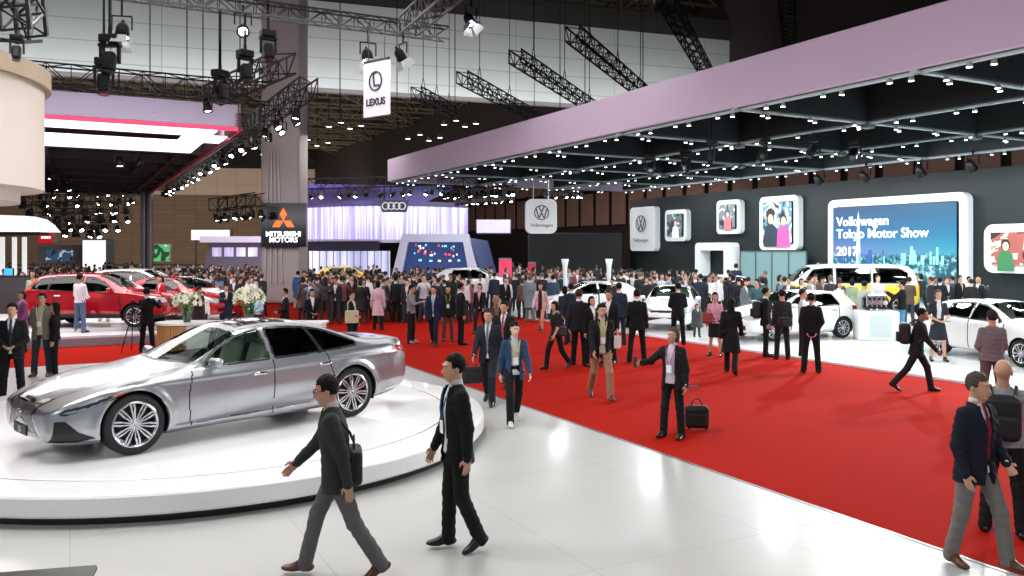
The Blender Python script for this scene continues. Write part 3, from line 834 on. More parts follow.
        if top in ('jacket', 'coat') or look.get('inner'):
            S_ = Field(lo, hi, res)
            S_.torso(pel, MT, np.array([-.075, -.06, .02, .14, .30, .41, .485, .53]) * k, (np.array([rx[1]] + rx[1:]) - .022) * k * g_, (np.array([ry[1]] + ry[1:]) - .014) * k * g_, k=0)
            S_.cone(J['neck'] - M[:, 2] * .035 * k, J['neck'] + M[:, 2] * .010 * k, .066 * k, .060 * k, .015)
            nk = J['neck'] + M[:, 2] * .03 * k
            out.append(('shirt', *S_.mesh(), fabric('shirt', look.get('inner', 'd9dadd')), None))
            if res < .0115 and top == 'jacket':
                lp_ = MB(); w0_ = look.get('open') or .062
                for sg in (1, -1):
                    zz = [vb if not look.get('open') else .06, .30, .40, .47, .51]
                    xx_ = [.012, .045, .058, .068, .062] if not look.get('open') else [w0_ * .95, w0_, w0_, w0_ * .9, w0_ * .8]
                    yy = [-np.interp(z_, ts, ry) * g_ * math.sqrt(max(.05, 1 - (x_ / .17) ** 2)) - .010 for z_, x_ in zip(zz, xx_)]
                    ww_ = [.006, .034, .044, .034, .020]
                    pi = [pel + MT @ (np.array([sg * (x_ - .006), y_, z_]) * k) for x_, y_, z_ in zip(xx_, yy, zz)]
                    po = [pel + MT @ (np.array([sg * (x_ + w_), y_ + .012 + w_ * .25, z_]) * k) for x_, y_, z_, w_ in zip(xx_, yy, zz, ww_)]
                    n_ = len(pi); bk_ = MT @ np.array([0, .007, 0]) * k; vs = pi + po + [v + bk_ for v in pi] + [v + bk_ for v in po]; fs = []
                    for q in range(n_ - 1):
                        for A_, B_x in ((0, n_), (2 * n_, 3 * n_), (0, 2 * n_), (n_, 3 * n_)): fs.append((A_ + q, A_ + q + 1, B_x + q + 1, B_x + q))
                    lp_.add(vs, fs)
                out.append(('lapel', lp_, fabric('lapel', tc), 'jacket'))
            if res < .0115 and not look.get('short'):
                for n in 'LR':
                    cf = MB(); d_ = J['fd' + n]; cf.cyl(J['wr' + n] - d_ * .02, J['wr' + n] + d_ * .016, .040 * k, .038 * k, 14); out.append(('shirt_cuff', cf, fabric('shirt', look.get('inner', 'd9dadd')), None))
            if look.get('tie'):
                tb = MB()
                def fr_(t, yy): return pel + MT @ (np.array([0, yy, t]) * k)
                ys = np.interp([.06, .14, .30, .41, .485, .53], ts, ry)
                zz = [.05, .14, .30, .41, .485, .53]
                pp = [fr_(z_, -(y_ - .002) * g_ - .003) for z_, y_ in zip(zz, ys)]
                wd_ = [.030, .045, .040, .034, .028, .026]
                vs = []; X_ = MT[:, 0]; Y_ = MT[:, 1] * .008
                for p_, w_ in zip(pp, wd_): vs += [p_ - X_ * w_ * .6 * k, p_ - Y_ * 1.6, p_ + X_ * w_ * .6 * k, p_ + Y_ * 2]
                fs = [];
                for q in range(len(pp) - 1):
                    for a in range(4): fs.append((4 * q + a, 4 * q + (a + 1) % 4, 4 * q + 4 + (a + 1) % 4, 4 * q + 4 + a))
                fs += [(3, 2, 1, 0), tuple(4 * (len(pp) - 1) + a for a in range(4))]
                tb.add(vs, fs); out.append(('tie', tb, fabric('tie', look['tie']), None))
        if look.get('lanyard'):
            lb = MB(); col = look['lanyard']
            ryi = lambda z_: np.interp(z_, ts, ry) * g_ + .012
            for sg in (1, -1):
                q = [pel + MT @ (np.array([sg * x_, -ryi(z_) * math.sqrt(max(.1, 1 - (x_ / .17) ** 2)) - .004, z_]) * k) for x_, z_ in ((.075, .49), (.066, .42), (.042, .32), (.014, .20))]
                for a, b in zip(q[:-1], q[1:]): lb.bar(a, b, .014, .006)
            out.append(('lanyard', lb, fabric('lanyard', col), None))
            cb = MB(); Mr = Matrix([list(r_) for r_ in MT]); cb.box(Vector(pel + MT @ (np.array([0, -ryi(.16) - .014, .155]) * k)), (.085, .006, .115), Mr)
            out.append(('name_badge', cb, mat('badge_card', 'e4e6e8', .4), None))
    short = look.get('short')
    # ---- legs
    if lower in ('trousers', 'shorts'):
        Q = Field(lo, hi, res)
        for n in 'LR':
            h0, kn, an = J['hip' + n], J['kn' + n], J['an' + n]
            Q.cone(h0, kn, (.088 if not female else .082) * k * w, .066 * k, .02)
            if lower == 'trousers': Q.cone(kn, an + (an - kn) * .06, .066 * k, look.get('hemw', .062) * k, .02)
        Q.torso(pel, M, np.array([-.10, -.05, .03, .08]) * k, np.array([.158, .160, .150, .142]) * k * w * (.93 if female else 1), np.array([.104, .106, .098, .094]) * k * w * (.93 if female else 1), k=.02)
        out.append((lower, *Q.mesh(), fabric('trousers', lc), None))
    elif lower == 'skirt':
        Q = Field(lo, hi, res)
        Q.torso(pel, M, np.array([-.42, -.10, .0, .10]) * k, np.array([.185, .175, .155, .130]) * k * w, np.array([.135, .125, .108, .095]) * k * w, k=.03)
        out.append(('skirt', *Q.mesh(), fabric('skirt', lc), None))
    # ---- shoes
    for n in 'LR':
        an, toe, dn = J['an' + n], J['toe' + n], J['dn' + n]
        a_ = an - toe * .035 * k + dn * .045 * k
        Sf = Field(np.minimum(J['heel' + n], J['ball' + n]) - .12, np.maximum(J['heel' + n], J['ball' + n]) + np.array([.12, .12, .16]), min(res, .015) if res < .03 else res)
        Ms = np.stack([np.cross(toe, dn), toe, dn], -1)
        Sf.ell(a_ + toe * .02 * k + dn * .002, np.array([.038, .062, .038]) * k, Ms, 0)
        Sf.ell(an + toe * .115 * k + dn * .052 * k, np.array([.044, .092, .030]) * k, Ms, .02)
        Sf.cone(an - dn * .01 * k, an + dn * .03 * k + toe * .05 * k, .042 * k, .040 * k, .02); Sf.cone(an + toe * .03 * k + dn * .02 * k, an + toe * .10 * k + dn * .045 * k, .038 * k, .034 * k, .02)
        out.append(('shoe', *Sf.mesh(), mat('shoe_leather_' + look.get('shoes', '0e0e0f'), look.get('shoes', '0e0e0f'), .35, 0, .1), None))
    return out

def sleeves_short(look): return look.get('short')
def make_person(label, x, y, face, h=1.70, pose='stand', look=None, res=.012, z=0.0, group=None, name='person'):
    look = look or {}
    J = skeleton(pose, h); root = thing(name, label, 'person', (x, y, z), R(face), group)
    J2 = J
    if look.get('short'):
        pass
    parts = {}
    for it in person_fields(J2, look, res):
        if isinstance(it[1], MB):
            nm, mb, m, par = it; o = mb.build(nm, m, parts.get(par, root))
        else:
            nm, V, Fq, m, par = it
            if len(V) == 0: continue
            if res < .0145:
                if nm in ('jacket', 'coat', 'sweater', 'shirt', 'dress', 'blouse') and not (nm == 'shirt' and look.get('top', 'jacket') == 'jacket'): V = ripple(V, Fq, .0032, 42, x)
                elif nm in ('trousers', 'skirt', 'shorts'): V = ripple(V, Fq, .0030, 36, y)
                elif nm == 'hair': V = ripple(V, Fq, .0035, 95, x + y)
            o = mesh_obj(nm, V.astype(np.float32), Fq, m, parts.get(par, root), True)
        parts[nm] = o
    root['_J'] = 0
    del root['_J']
    return root, J
def world_pt(root, p):
    a = root.rotation_euler[2]; return Vector(root.location) + Matrix.Rotation(a, 3, 'Z') @ Vector([float(v) for v in p])
# ------------------------------------------------------------------ the hall: floors, walls, canopies
def poly_us(pts):                                                # aisle coords -> world xy
    return [US(u, s)[:2] for u, s in pts]
def slab(name, poly, z0, z1, m, kind='structure', label=None, cat=None):
    mb = MB()
    a = sum(poly[i][0] * poly[(i + 1) % len(poly)][1] - poly[(i + 1) % len(poly)][0] * poly[i][1] for i in range(len(poly)))
    if a < 0: poly = poly[::-1]
    mb.prism(poly, z0, z1); o = mb.build(name, m); tag(o, label, cat, kind=kind); return o
def floor_mat(name, col, rough, tile=0.0, ang=0.0, line='8c8c8c', coat=0.0, var=.04):
    m = bpy.data.materials.new(name); m.use_nodes = True; nt = m.node_tree; b = nt.nodes['Principled BSDF']
    tc = nt.nodes.new('ShaderNodeTexCoord'); mp = nt.nodes.new('ShaderNodeMapping'); mp.inputs['Rotation'].default_value = (0, 0, ang)
    nt.links.new(tc.outputs['Object'], mp.inputs[0])
    nz = nt.nodes.new('ShaderNodeTexNoise'); nz.inputs['Scale'].default_value = .9; nz.inputs['Detail'].default_value = 5
    nt.links.new(mp.outputs[0], nz.inputs['Vector'])
    c = lin(hexc(col)); mx = nt.nodes.new('ShaderNodeMix'); mx.data_type = 'RGBA'
    mx.inputs[6].default_value = tuple(v * (1 - var) for v in c) + (1,); mx.inputs[7].default_value = tuple(min(1, v * (1 + var)) for v in c) + (1,)
    nt.links.new(nz.outputs['Fac'], mx.inputs[0]); outc = mx.outputs[2]
    if tile:
        br = nt.nodes.new('ShaderNodeTexBrick'); br.offset = 0; br.inputs['Scale'].default_value = 1
        br.inputs['Mortar Size'].default_value = .004; br.inputs['Brick Width'].default_value = tile * 1.5; br.inputs['Row Height'].default_value = tile
        br.inputs['Color1'].default_value = (1, 1, 1, 1); br.inputs['Color2'].default_value = (.97, .97, .97, 1); br.inputs['Mortar'].default_value = (.62, .62, .62, 1)
        nt.links.new(mp.outputs[0], br.inputs['Vector'])
        m2 = nt.nodes.new('ShaderNodeMix'); m2.data_type = 'RGBA'; m2.blend_type = 'MULTIPLY'; m2.inputs[0].default_value = 1
        nt.links.new(outc, m2.inputs[6]); nt.links.new(br.outputs['Color'], m2.inputs[7]); outc = m2.outputs[2]
    nt.links.new(outc, b.inputs['Base Color']); b.inputs['Roughness'].default_value = rough
    if coat: b.inputs['Coat Weight'].default_value = coat; b.inputs['Coat Roughness'].default_value = .12
    return m
hall_floor = floor_mat('hall_floor_grey', '6a6666', .6)
white_floor = floor_mat('stand_floor_white', 'b2b2b0', .34, 2.0, -UANG, coat=.12)
show_floor = floor_mat('show_floor_white', 'eceeee', .22, 2.0, -UANG, coat=.4)
mb = MB(); mb.prism([(-150, -5), (120, -5), (120, 200), (-150, 200)], -.3, -.012); tag(mb.build('floor', hall_floor), kind='structure')
# red carpet: the aisle and its side arms
carpet = mat('red_carpet', '9e1609', .95, 0, .10, 9, .1, spec=.05)
s0 = 7.1; s1 = 16.35
cu = G(90, 364); c0 = float(UD @ np.array([cu.x, cu.y]))        # where the turntable floor ends
slab('aisle_carpet', poly_us([(-8, s0 - .0), (70, s0), (70, s1), (-8, s1)]), -.01, .006, carpet, None, 'long red carpet running along the aisle between the two stands', 'carpet')
slab('side_carpet', poly_us([(c0, s0 - .002), (c0, -26), (70, -26), (70, s0 - .002)]), -.01, .006, carpet, None, 'red carpet across the hall behind the turntable stand', 'carpet')
# floor of the turntable stand
tf = slab('floor_turntable_stand', poly_us([(-14, s0), (-14, -26), (c0, -26), (c0, s0)]), -.01, .012, white_floor)
edge = mat('edge_strip', '77787a', .4, .5)
o = MB(); a = US(-8, s0); b_ = US(c0, s0); o.bar((a[0], a[1], .010), (b_[0], b_[1], .010), .05, .012); tag(o.build('trim_1', edge), kind='structure')
# floor of the show stand on the right
slab('floor_show_stand', poly_us([(-6, s1), (52, s1), (52, 34.2), (-6, 34.2)]), -.01, .06, show_floor)

# turntable
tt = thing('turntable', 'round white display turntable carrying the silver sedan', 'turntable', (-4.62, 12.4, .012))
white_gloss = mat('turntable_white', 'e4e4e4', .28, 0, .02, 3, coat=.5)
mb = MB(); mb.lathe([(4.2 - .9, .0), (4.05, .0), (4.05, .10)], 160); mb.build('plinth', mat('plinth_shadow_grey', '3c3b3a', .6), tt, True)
mb = MB(); mb.lathe([(3.64, .10), (3.64, .325), (3.66, .33), (4.14, .33), (4.18, .322), (4.20, .30), (4.20, .13), (4.18, .105), (4.0, .095)], 180); mb.build('outer_ring', white_gloss, tt)
mb = MB(); mb.lathe([(0.001, .33), (3.60, .33), (3.612, .325), (3.612, .2)], 160); mb.build('rotating_disc', white_gloss, tt)
mb = MB(); mb.lathe([(3.58, .316), (3.66, .316)], 96); mb.build('seam', mat('seam_dark', '4a4a4a', .6), tt)

# sign panel in the lower left corner: a dark sloping information stand
ip = thing('information_stand', 'dark sloping information stand cut off at the lower left corner', 'stand', (-2.95, 4.75, .012))
mb = MB(); mb.box((0, 0, .79), (1.0, .34, .035), (R(24), R(-3), R(4)), 0, .008); mb.build('panel', mat('info_panel_dark', '2c2b2b', .35), ip)
mb = MB(); mb.bar((0, .03, .02), (0, .03, .78), .07); mb.box((0, .03, .012), (.45, .34, .024)); mb.build('post', mat('post_dark', '3a3a3b', .4, .6), ip)

# ---------------- walls, hanging partition, roof
def strip_wall_mat(name, col, colb, scale, rough=.7, vertical=True, line=(.7, .7, .7, 1), off=.02):
    m = bpy.data.materials.new(name); m.use_nodes = True; nt = m.node_tree; b = nt.nodes['Principled BSDF']
    tc = nt.nodes.new('ShaderNodeTexCoord'); br = nt.nodes.new('ShaderNodeTexBrick'); br.offset = 0
    mp = nt.nodes.new('ShaderNodeMapping'); mp.inputs['Rotation'].default_value = (R(90), 0, 0)
    nt.links.new(tc.outputs['Object'], mp.inputs[0]); nt.links.new(mp.outputs[0], br.inputs['Vector'])
    br.inputs['Scale'].default_value = 1; br.inputs['Mortar Size'].default_value = off
    br.inputs['Brick Width'].default_value = scale[0]; br.inputs['Row Height'].default_value = scale[1]
    c = lin(hexc(col)) + (1,); d = lin(hexc(colb)) + (1,)
    br.inputs['Color1'].default_value = c; br.inputs['Color2'].default_value = d
    br.inputs['Mortar'].default_value = tuple(v * .6 for v in c[:3]) + (1,)
    nt.links.new(br.outputs['Color'], b.inputs['Base Color']); b.inputs['Roughness'].default_value = rough
    return m
# the near partition: pale grey boards high across the hall, seen edge to edge
WV = np.array([.944, .330]); WV = WV / np.linalg.norm(WV)
def wall_panel(name, p0, p1, z0, z1, m, th=.3, kind='structure'):
    p0 = Vector(p0); p1 = Vector(p1); d = p1 - p0; L = d.length
    mb = MB(); mb.box((L / 2, th / 2, (z0 + z1) / 2), (L, th, z1 - z0))
    o = mb.build(name, m); o.location = (p0.x, p0.y, 0); o.rotation_euler = (0, 0, math.atan2(d.y, d.x)); tag(o, kind=kind); return o
pw = strip_wall_mat('partition_boards', 'b4b6b4', 'aeb0ae', (7.5, 1.25), .6, off=.03)
def at_part(px):                                                 # point of the partition line seen in column px
    # line through (0,57) + t*WV
    q = (px - CX) / F; t = (q * 57.0) / (WV[0] - q * WV[1]); return (t * WV[0], 57 + t * WV[1])
PA, PB = at_part(-140), at_part(1080)
wall_panel('wall_partition', PA, PB, 13.1, 18.6, pw)
wall_panel('trim_2', PA, PB, 12.85, 13.1, mat('partition_rail', '6f6a68', .5), .5)
dm = strip_wall_mat('mesh_band', '2e2d29', '282824', (2.2, 2.2), .8, off=.05)
wall_panel('wall_upper', PA, PB, 18.6, 20.1, dm, .25)
tan = strip_wall_mat('far_wall_tan', '7d6650', '745d49', (4.0, .9), .8, off=.05)
tanl = strip_wall_mat('far_wall_beige', 'c3aa98', 'bda491', (4, 4), .8, off=.03)
q0 = (-190, 148); q1 = (110, 190)
wall_panel('wall_back', q0, q1, 0, 13.8, tan)
wall_panel('wall_back_upper', q0, q1, 13.8, 19.2, tanl)
wall_panel('wall_back_top', q0, q1, 19.2, 26, mat('far_wall_dark', '1c1815', .9))
wall_panel('wall_left', (-140, 0), (-190, 148), 0, 26, tan)
# right hand hall wall of brown ribbed panels behind the show stand
rib = mat('brown_panel', '8f6a5c', .7, 0, .15, 2); ribd = mat('brown_panel_gap', '2b211e', .8)
e0, e1 = US(180, 44), US(-10, 44)
wall_panel('wall_right', e0, e1, 0, 24, ribd)
rw = MB(); d_ = (Vector(e1) - Vector(e0)).normalized()
for k in range(72):
    c = Vector(e0) + d_ * (1.5 + 2.6 * k); ang = math.atan2(d_.y, d_.x); n = Matrix.Rotation(ang, 3, 'Z')
    rw.box(c + n @ Vector((0, -1.1, 9.3)) , (2.1, .12, 2.6), Matrix.Rotation(ang, 3, 'Z') @ Matrix.Rotation(R(-38), 3, 'X'))
    rw.box(c + n @ Vector((0, -.35, 6.6)), (2.0, .12, 3.0), Matrix.Rotation(ang, 3, 'Z'))
tag(rw.build('wall_right_panels', rib), kind='structure')
cl = MB(); cl.box((-20, 95, 30), (400, 240, .3)); tag(cl.build('ceiling', mat('roof_dark', '17160f', .9)), kind='structure')

# roof lattice girders, each girder line a thing
lat = mat('roof_steel', '786a58', .6, .2, .15, 3)
def lattice(L, hgt, wid, bay, t=.16):
    mb = MB(); n = int(L / bay)
    for sy in (-wid / 2, wid / 2): mb.bar((0, sy, 0), (L, sy, 0), t)
    mb.bar((0, 0, hgt), (L, 0, hgt), t)
    for k in range(n):
        x = k * bay
        for sy in (-wid / 2, wid / 2):
            mb.bar((x, sy, 0), (x + bay / 2, 0, hgt), t * .6); mb.bar((x + bay / 2, 0, hgt), (x + bay, sy, 0), t * .6)
        mb.bar((x, -wid / 2, 0), (x, wid / 2, 0), t * .6); mb.bar((x, -wid / 2, 0), (x + bay, wid / 2, 0), t * .5)
    return mb
lm = lattice(200, 2.4, 3.0, 5.0, .2); proto = None
wa = math.atan2(WV[1], WV[0])
for k in range(16):
    Yk = 44 + k * 8
    if proto is None: o = lm.build('roof_girder', lat); proto = o
    else: o = proto.copy(); C.objects.link(o)
    o.location = (-112, Yk - 112 * WV[1] / WV[0], 21.5); o.rotation_euler = (0, 0, wa)
    tag(o, 'brown steel lattice girder high under the dark hall roof', 'girder', 'roof lattice girders across the hall')
lm = lattice(140, 2.2, 2.4, 5.0, .18); proto = None
for k in range(16):
    if proto is None: o = lm.build('roof_purlin', lat); proto = o
    else: o = proto.copy(); C.objects.link(o)
    o.location = (-60 + k * 11, 38, 21.0); o.rotation_euler = (0, 0, R(90 - 8))
    tag(o, 'long steel roof truss running away from the camera under the dark roof', 'truss', 'roof trusses running into the distance')

# tall pillar with the three-diamond board, wrapped in grey cladding
px_, py_ = P(285, 250, 44)[:2]
pil = thing('pillar', 'tall pale grey clad pillar rising through the crowd', 'pillar', (px_, py_, .008))
pm = mat('pillar_cladding', 'b3a8a7', .5, .1, .08, .6)
mb = MB(); mb.box((0, 0, 12), (2.0, 1.9, 24), None, 0, .12)
mb.build('shaft', pm, pil)
mb = MB()
for k in range(4):                                               # slanting steel stays in front of the foot
    mb.bar((-.75 + .30 * k, -1.02, 1.0), (-.55 + .16 * k, -1.02, 8.0), .10, .06)
mb.build('cladding_fold', mat('pillar_fold', 'b9b2b0', .4, .2), pil)
def board(name, label, cat, px0, px1, py0, py1, Y, frame_m, face_m, th=.25, rot=0.0, rad=.0, group=None, border=.0):
    """free standing/hanging board seen in a pixel box at depth Y; returns root and size. local XZ plane, face towards -Y"""
    a = P(px0, py1, Y); b = P(px1, py0, Y); w_, h_ = (b.x - a.x) / math.cos(rot), b.z - a.z
    t = thing(name, label, cat, ((a.x + b.x) / 2, Y, (a.z + b.z) / 2), rot, group)
    mb = MB()
    out = rrect(w_, h_, max(.01, rad)); n = len(out)
    M_ = Matrix.Rotation(R(90), 4, 'X')
    mb.prism(out, 0, -th, M=M_)
    mb.build('case', frame_m, t)
    if face_m is not None:
        mb = MB(); o2 = rrect(w_ - 2 * border, h_ - 2 * border, max(.01, rad * .6)); mb.prism(o2, .012, 0, M=M_); mb.build('face', face_m, t)
    return t, w_, h_
blk = mat('board_black', '0b0d10', .25)
mt, w_, h_ = board('pillar_board', 'black board with three red-orange diamonds hung on the tall pillar', 'sign', 261, 306, 203, 247, 42.6, blk, mat('board_face_dark', '10161c', .15, 0, .5, 1.2), .2)
red = emit('diamond_orange', 'f0641e', 1.6); wht = emit('letters_white', 'f2f2f4', 1.6)
mb = MB()
def rhomb(cx, cz, a0, s):
    v1 = Vector((math.cos(a0 - R(30)) * s, 0, math.sin(a0 - R(30)) * s)); v2 = Vector((math.cos(a0 + R(30)) * s, 0, math.sin(a0 + R(30)) * s))
    o_ = Vector((cx, -.03, cz)); mb.add([o_, o_ + v1, o_ + v1 + v2, o_ + v2], [(0, 1, 2, 3)])
for a in (90, 210, 330): rhomb(0, .22, R(a), .38)
mb.build('emblem', red, mt)
t1 = text_mesh('MITSUBISHI', .36, 'lettering', wht, mt, 'CENTER', .005, .01); t1.rotation_euler = (R(90), 0, 0); t1.location = (0, -.03, -.58)
t1 = text_mesh('MOTORS', .36, 'lettering', wht, mt, 'CENTER', .005, .01); t1.rotation_euler = (R(90), 0, 0); t1.location = (0, -.03, -.88)

# ---------------- canopy of the show stand
# front fascia: s = s1, from u_far to u_near, z 6.55 .. 7.8
def u_at(px, s):                                                 # u of the point on line s seen in column px
    q = (px - CX) / F                                            # (u UDx + s VDx) = q (u UDy + s VDy)
    return s * (q * VD[1] - VD[0]) / (UD[0] - q * UD[1])
def z_at(px, py, s):
    u = u_at(px, s); Y = u * UD[1] + s * VD[1]; return HC - (py - HY) / F * Y
ZB = z_at(740, 107, s1); UF = u_at(391, s1); SB = 32.7; UN = -2.0
ZT = z_at(740, 62, s1)
print('canopy', ZB, ZT, UF, u_at(1024, s1))
cn = thing('stand_canopy', 'huge dark canopy with mauve fascia and strings of small lamps over the right stand', 'canopy', US(0, s1, ZB), UANG)
# local: +X along the aisle (far), local -Y = towards greater s
S = lambda s: -(s - s1)
mb = MB(); mb.box(((UF + UN) / 2, .10, (ZT - ZB) / 2), (UF - UN, .2, ZT - ZB)); mb.build('fascia', mat('fascia_mauve', 'b5a5ba', .75, 0, .04, .8), cn)
mb = MB(); mb.box((UF - .1, S((s1 + SB) / 2), (ZT - ZB) / 2), (.2, SB - s1, ZT - ZB)); mb.box(((UF + UN) / 2, S(SB), (ZT - ZB) / 2), (UF - UN, .2, ZT - ZB))
mb.build('side_fascia', mat('fascia_mauve', 'b5a5ba', .75, 0, .04, .8), cn)
mb = MB(); mb.box(((UF + UN) / 2, S((s1 + SB) / 2), ZT - ZB - .05), (UF - UN, SB - s1, .1)); mb.build('ceiling_panel', mat('canopy_underside', '090e10', .8), cn)
beam = mat('canopy_beam_teal', '141e20', .6); rail = mat('canopy_rail', '9fb0b2', .5, .4)
bays = 5.6; us = []; u = UF
while u > UN: us.append(u); u -= bays
ss = [s1 + .25, s1 + 5.5, s1 + 10.9, SB - .1]
gb = MB(); rb = MB(); lamps = []
for u in us:
    gb.box((u, S((s1 + SB) / 2), (ZT - ZB) / 2), (.18, SB - s1, ZT - ZB - .1)); rb.box((u, S((s1 + SB) / 2), -.02), (.16, SB - s1, .05))
    k = s1 + 1.0
    while k < SB - .5: lamps += [(u - .1, S(k)), (u + .1, S(k + .42))]; k += 1.9
for s in ss:
    gb.box(((UF + UN) / 2, S(s), (ZT - ZB) / 2), (UF - UN, .18, ZT - ZB - .1)); rb.box(((UF + UN) / 2, S(s), -.02), (UF - UN, .16, .05))
    k = UF - .6
    while k > UN: lamps += [(k, S(s) + .1), (k - .40, S(s) - .1)]; k -= 1.9
gb.build('cross_beam', beam, cn); rb.build('lamp_rail', rail, cn)
lamp_m = emit('small_lamp_glow', 'f2fbff', 12.0); lamp_h = mat('lamp_housing', '9aa3a6', .4, .5)
proto = None
lamps.sort(key=lambda q: math.hypot(q[0] * UD[0] + s1 * VD[0], 1) if False else q[0])
vis = [q for q in lamps if q[0] > 2]
rest = MB()
for i, q in enumerate(vis):
    if i < 98:
        if proto is None:
            m1 = MB(); m1.cyl((0, 0, -.04), (0, 0, -.15), .05, .07, 10, True, 0); m1.cyl((0, 0, -.151), (0, 0, -.158), .058, .058, 10, True, 1)
            proto = m1.build('downlight', [lamp_h, lamp_m], cn); o = proto
        else: o = proto.copy(); C.objects.link(o); o.parent = cn
        o.location = (q[0], q[1], 0)
    else:
        rest.cyl((q[0], q[1], -.04), (q[0], q[1], -.15), .05, .07, 6, True, 0); rest.cyl((q[0], q[1], -.151), (q[0], q[1], -.158), .058, .058, 6, True, 1)
o = rest.build('downlight', [lamp_h, lamp_m], cn); tag(o, kind='stuff')
for u in us:
    for s in ss[1:3]: knot = MB(); knot.box((u, S(s), -.10), (.34, .34, .18), None, 0, .05); knot.build('beam_joint', mat('joint_grey', '5a6668', .5, .3), cn)

# show stand back wall, screens and framed pictures
WS = 34.0; WT = z_at(1000, 167, WS)
p0 = US(u_at(630, WS), WS); p1 = US(-8, WS)
wall_panel('wall_show_stand', p0, p1, 0, WT, mat('show_wall_teal', '121c1e', .55, 0, .06, .4), .4)
SW = UANG + math.pi                                              # local +X runs towards the camera side (right in the photo), face -Y to the aisle
white = mat('frame_white', 'e3e8ea', .4, 0, .02, 3)
def wall_frame(name, label, cat, px0, px1, pyt, pyb, face_m, s=WS - .5, border=.35, rad=.35, th=.5, group=None, floor_to=False):
    """rounded frame on the show wall: left edge px0, right edge px1, top row at px1, bottom row at px1"""
    u0, u1 = u_at(px0, s), u_at(px1, s); z1 = z_at(px1, pyt, s); z0 = 0.06 if floor_to else z_at(px1, pyb, s)
    w_ = u0 - u1; h_ = z1 - z0; c = US((u0 + u1) / 2, s, (z0 + z1) / 2)
    t = thing(name, label, cat, c, SW, group)
    out = rrect(w_, h_, rad); inn = rrect(w_ - 2 * border, h_ - 2 * border, rad * .35)
    mb = MB(); ring_prism(mb, out, inn, -.0, th); mb.build('frame', white, t)
    if face_m is not None:
        mb = MB(); M_ = Matrix.Rotation(R(90), 4, 'X'); mb.prism(rrect(w_ - 2 * border + .02, h_ - 2 * border + .02, .05), -.06, -.10, M=M_); mb.build('screen', face_m, t)
    return t, w_, h_
# ------------------------------------------------------------------ signs and screens
def sub_mb(mb, t, name, m, z=None): return mb.build(name, m, t)
def vw_logo(mb, r, y, cx=0, cz=0, n=40):
    """circle with a V over a W, strokes in the XZ plane at depth y"""
    w_ = r * .10
    pts = [(cx + r * math.cos(2 * math.pi * k / n), cz + r * math.sin(2 * math.pi * k / n)) for k in range(n)]
    inn = [(cx + r * .88 * math.cos(2 * math.pi * k / n), cz + r * .88 * math.sin(2 * math.pi * k / n)) for k in range(n)]
    ring_prism(mb, pts, inn, y - .012, y)
    def st(a, b):
        mb.bar((cx + a[0] * r, y - .006, cz + a[1] * r), (cx + b[0] * r, y - .006, cz + b[1] * r), .012, w_ * 1.35)
    st((-.36, .80), (0, .06)); st((.36, .80), (0, .06))
    st((-.74, .50), (-.34, -.74)); st((-.34, -.74), (0, -.02)); st((0, -.02), (.34, -.74)); st((.34, -.74), (.74, .50))
ink = mat('logo_ink', '14181c', .5); inkE = ink
# free hanging square sign
hs, w_, h_ = board('hanging_sign', 'white rounded square sign hanging from the canopy with a dark round emblem', 'sign', 526, 557, 199, 233.5, 38, white, mat('sign_face_white', 'dfe5e6', .4, 0, .02), .45, rot=.10, rad=.28, border=.06)
mb = MB(); vw_logo(mb, .34, -.02, 0, .17); mb.build('emblem', ink, hs)
t1 = text_mesh('Volkswagen', .22, 'lettering', ink, hs, 'CENTER', .004); t1.rotation_euler = (R(90), 0, 0); t1.location = (0, -.02, -.48)
mb = MB()
for x in (-.35, .35): mb.bar((x, .22, h_ / 2), (x, .22, h_ / 2 + .95), .05)
mb.build('hanger', mat('hanger_grey', '8e9697', .4, .5), hs)
# large white sign on the wall (left end)
t, w_, h_ = wall_frame('wall_sign', 'tall white rounded sign with a round emblem at the left end of the dark wall', 'sign', 630, 655, 206, 251, mat('sign_face_white', 'dfe5e6', .4, 0, .02), WS - .45, .12, .3, .42)
mb = MB(); vw_logo(mb, .55, -.12, 0, .35); mb.build('emblem', ink, t)
t1 = text_mesh('Volkswagen', .34, 'lettering', ink, t, 'CENTER', .004); t1.rotation_euler = (R(90), 0, 0); t1.location = (0, -.125, -.85)

def picture_mat(name, cols, seed, strength, scale=1.6):
    """soft abstract picture: two noise fields through a colour ramp"""
    m = bpy.data.materials.new(name); m.use_nodes = True; nt = m.node_tree; b = nt.nodes['Principled BSDF']
    tc = nt.nodes.new('ShaderNodeTexCoord'); mp = nt.nodes.new('ShaderNodeMapping'); mp.inputs['Location'].default_value = (seed, seed * 2.3, seed)
    nt.links.new(tc.outputs['Object'], mp.inputs[0])
    nz = nt.nodes.new('ShaderNodeTexNoise'); nz.inputs['Scale'].default_value = scale; nz.inputs['Detail'].default_value = 4; nz.inputs['Distortion'].default_value = 1.2
    nt.links.new(mp.outputs[0], nz.inputs['Vector'])
    cr = nt.nodes.new('ShaderNodeValToRGB'); cr.color_ramp.interpolation = 'CONSTANT'
    e = cr.color_ramp.elements
    for i, c in enumerate(cols):
        p = .30 + .42 * i / max(1, len(cols) - 1)
        el = e[i] if i < 2 else e.new(p)
        el.position = p if i else 0.0; el.color = lin(hexc(c)) + (1,)
    nt.links.new(nz.outputs['Fac'], cr.inputs[0])
    nt.links.new(cr.outputs[0], b.inputs['Base Color']); nt.links.new(cr.outputs[0], b.inputs['Emission Color']); b.inputs['Emission Strength'].default_value = strength
    return m
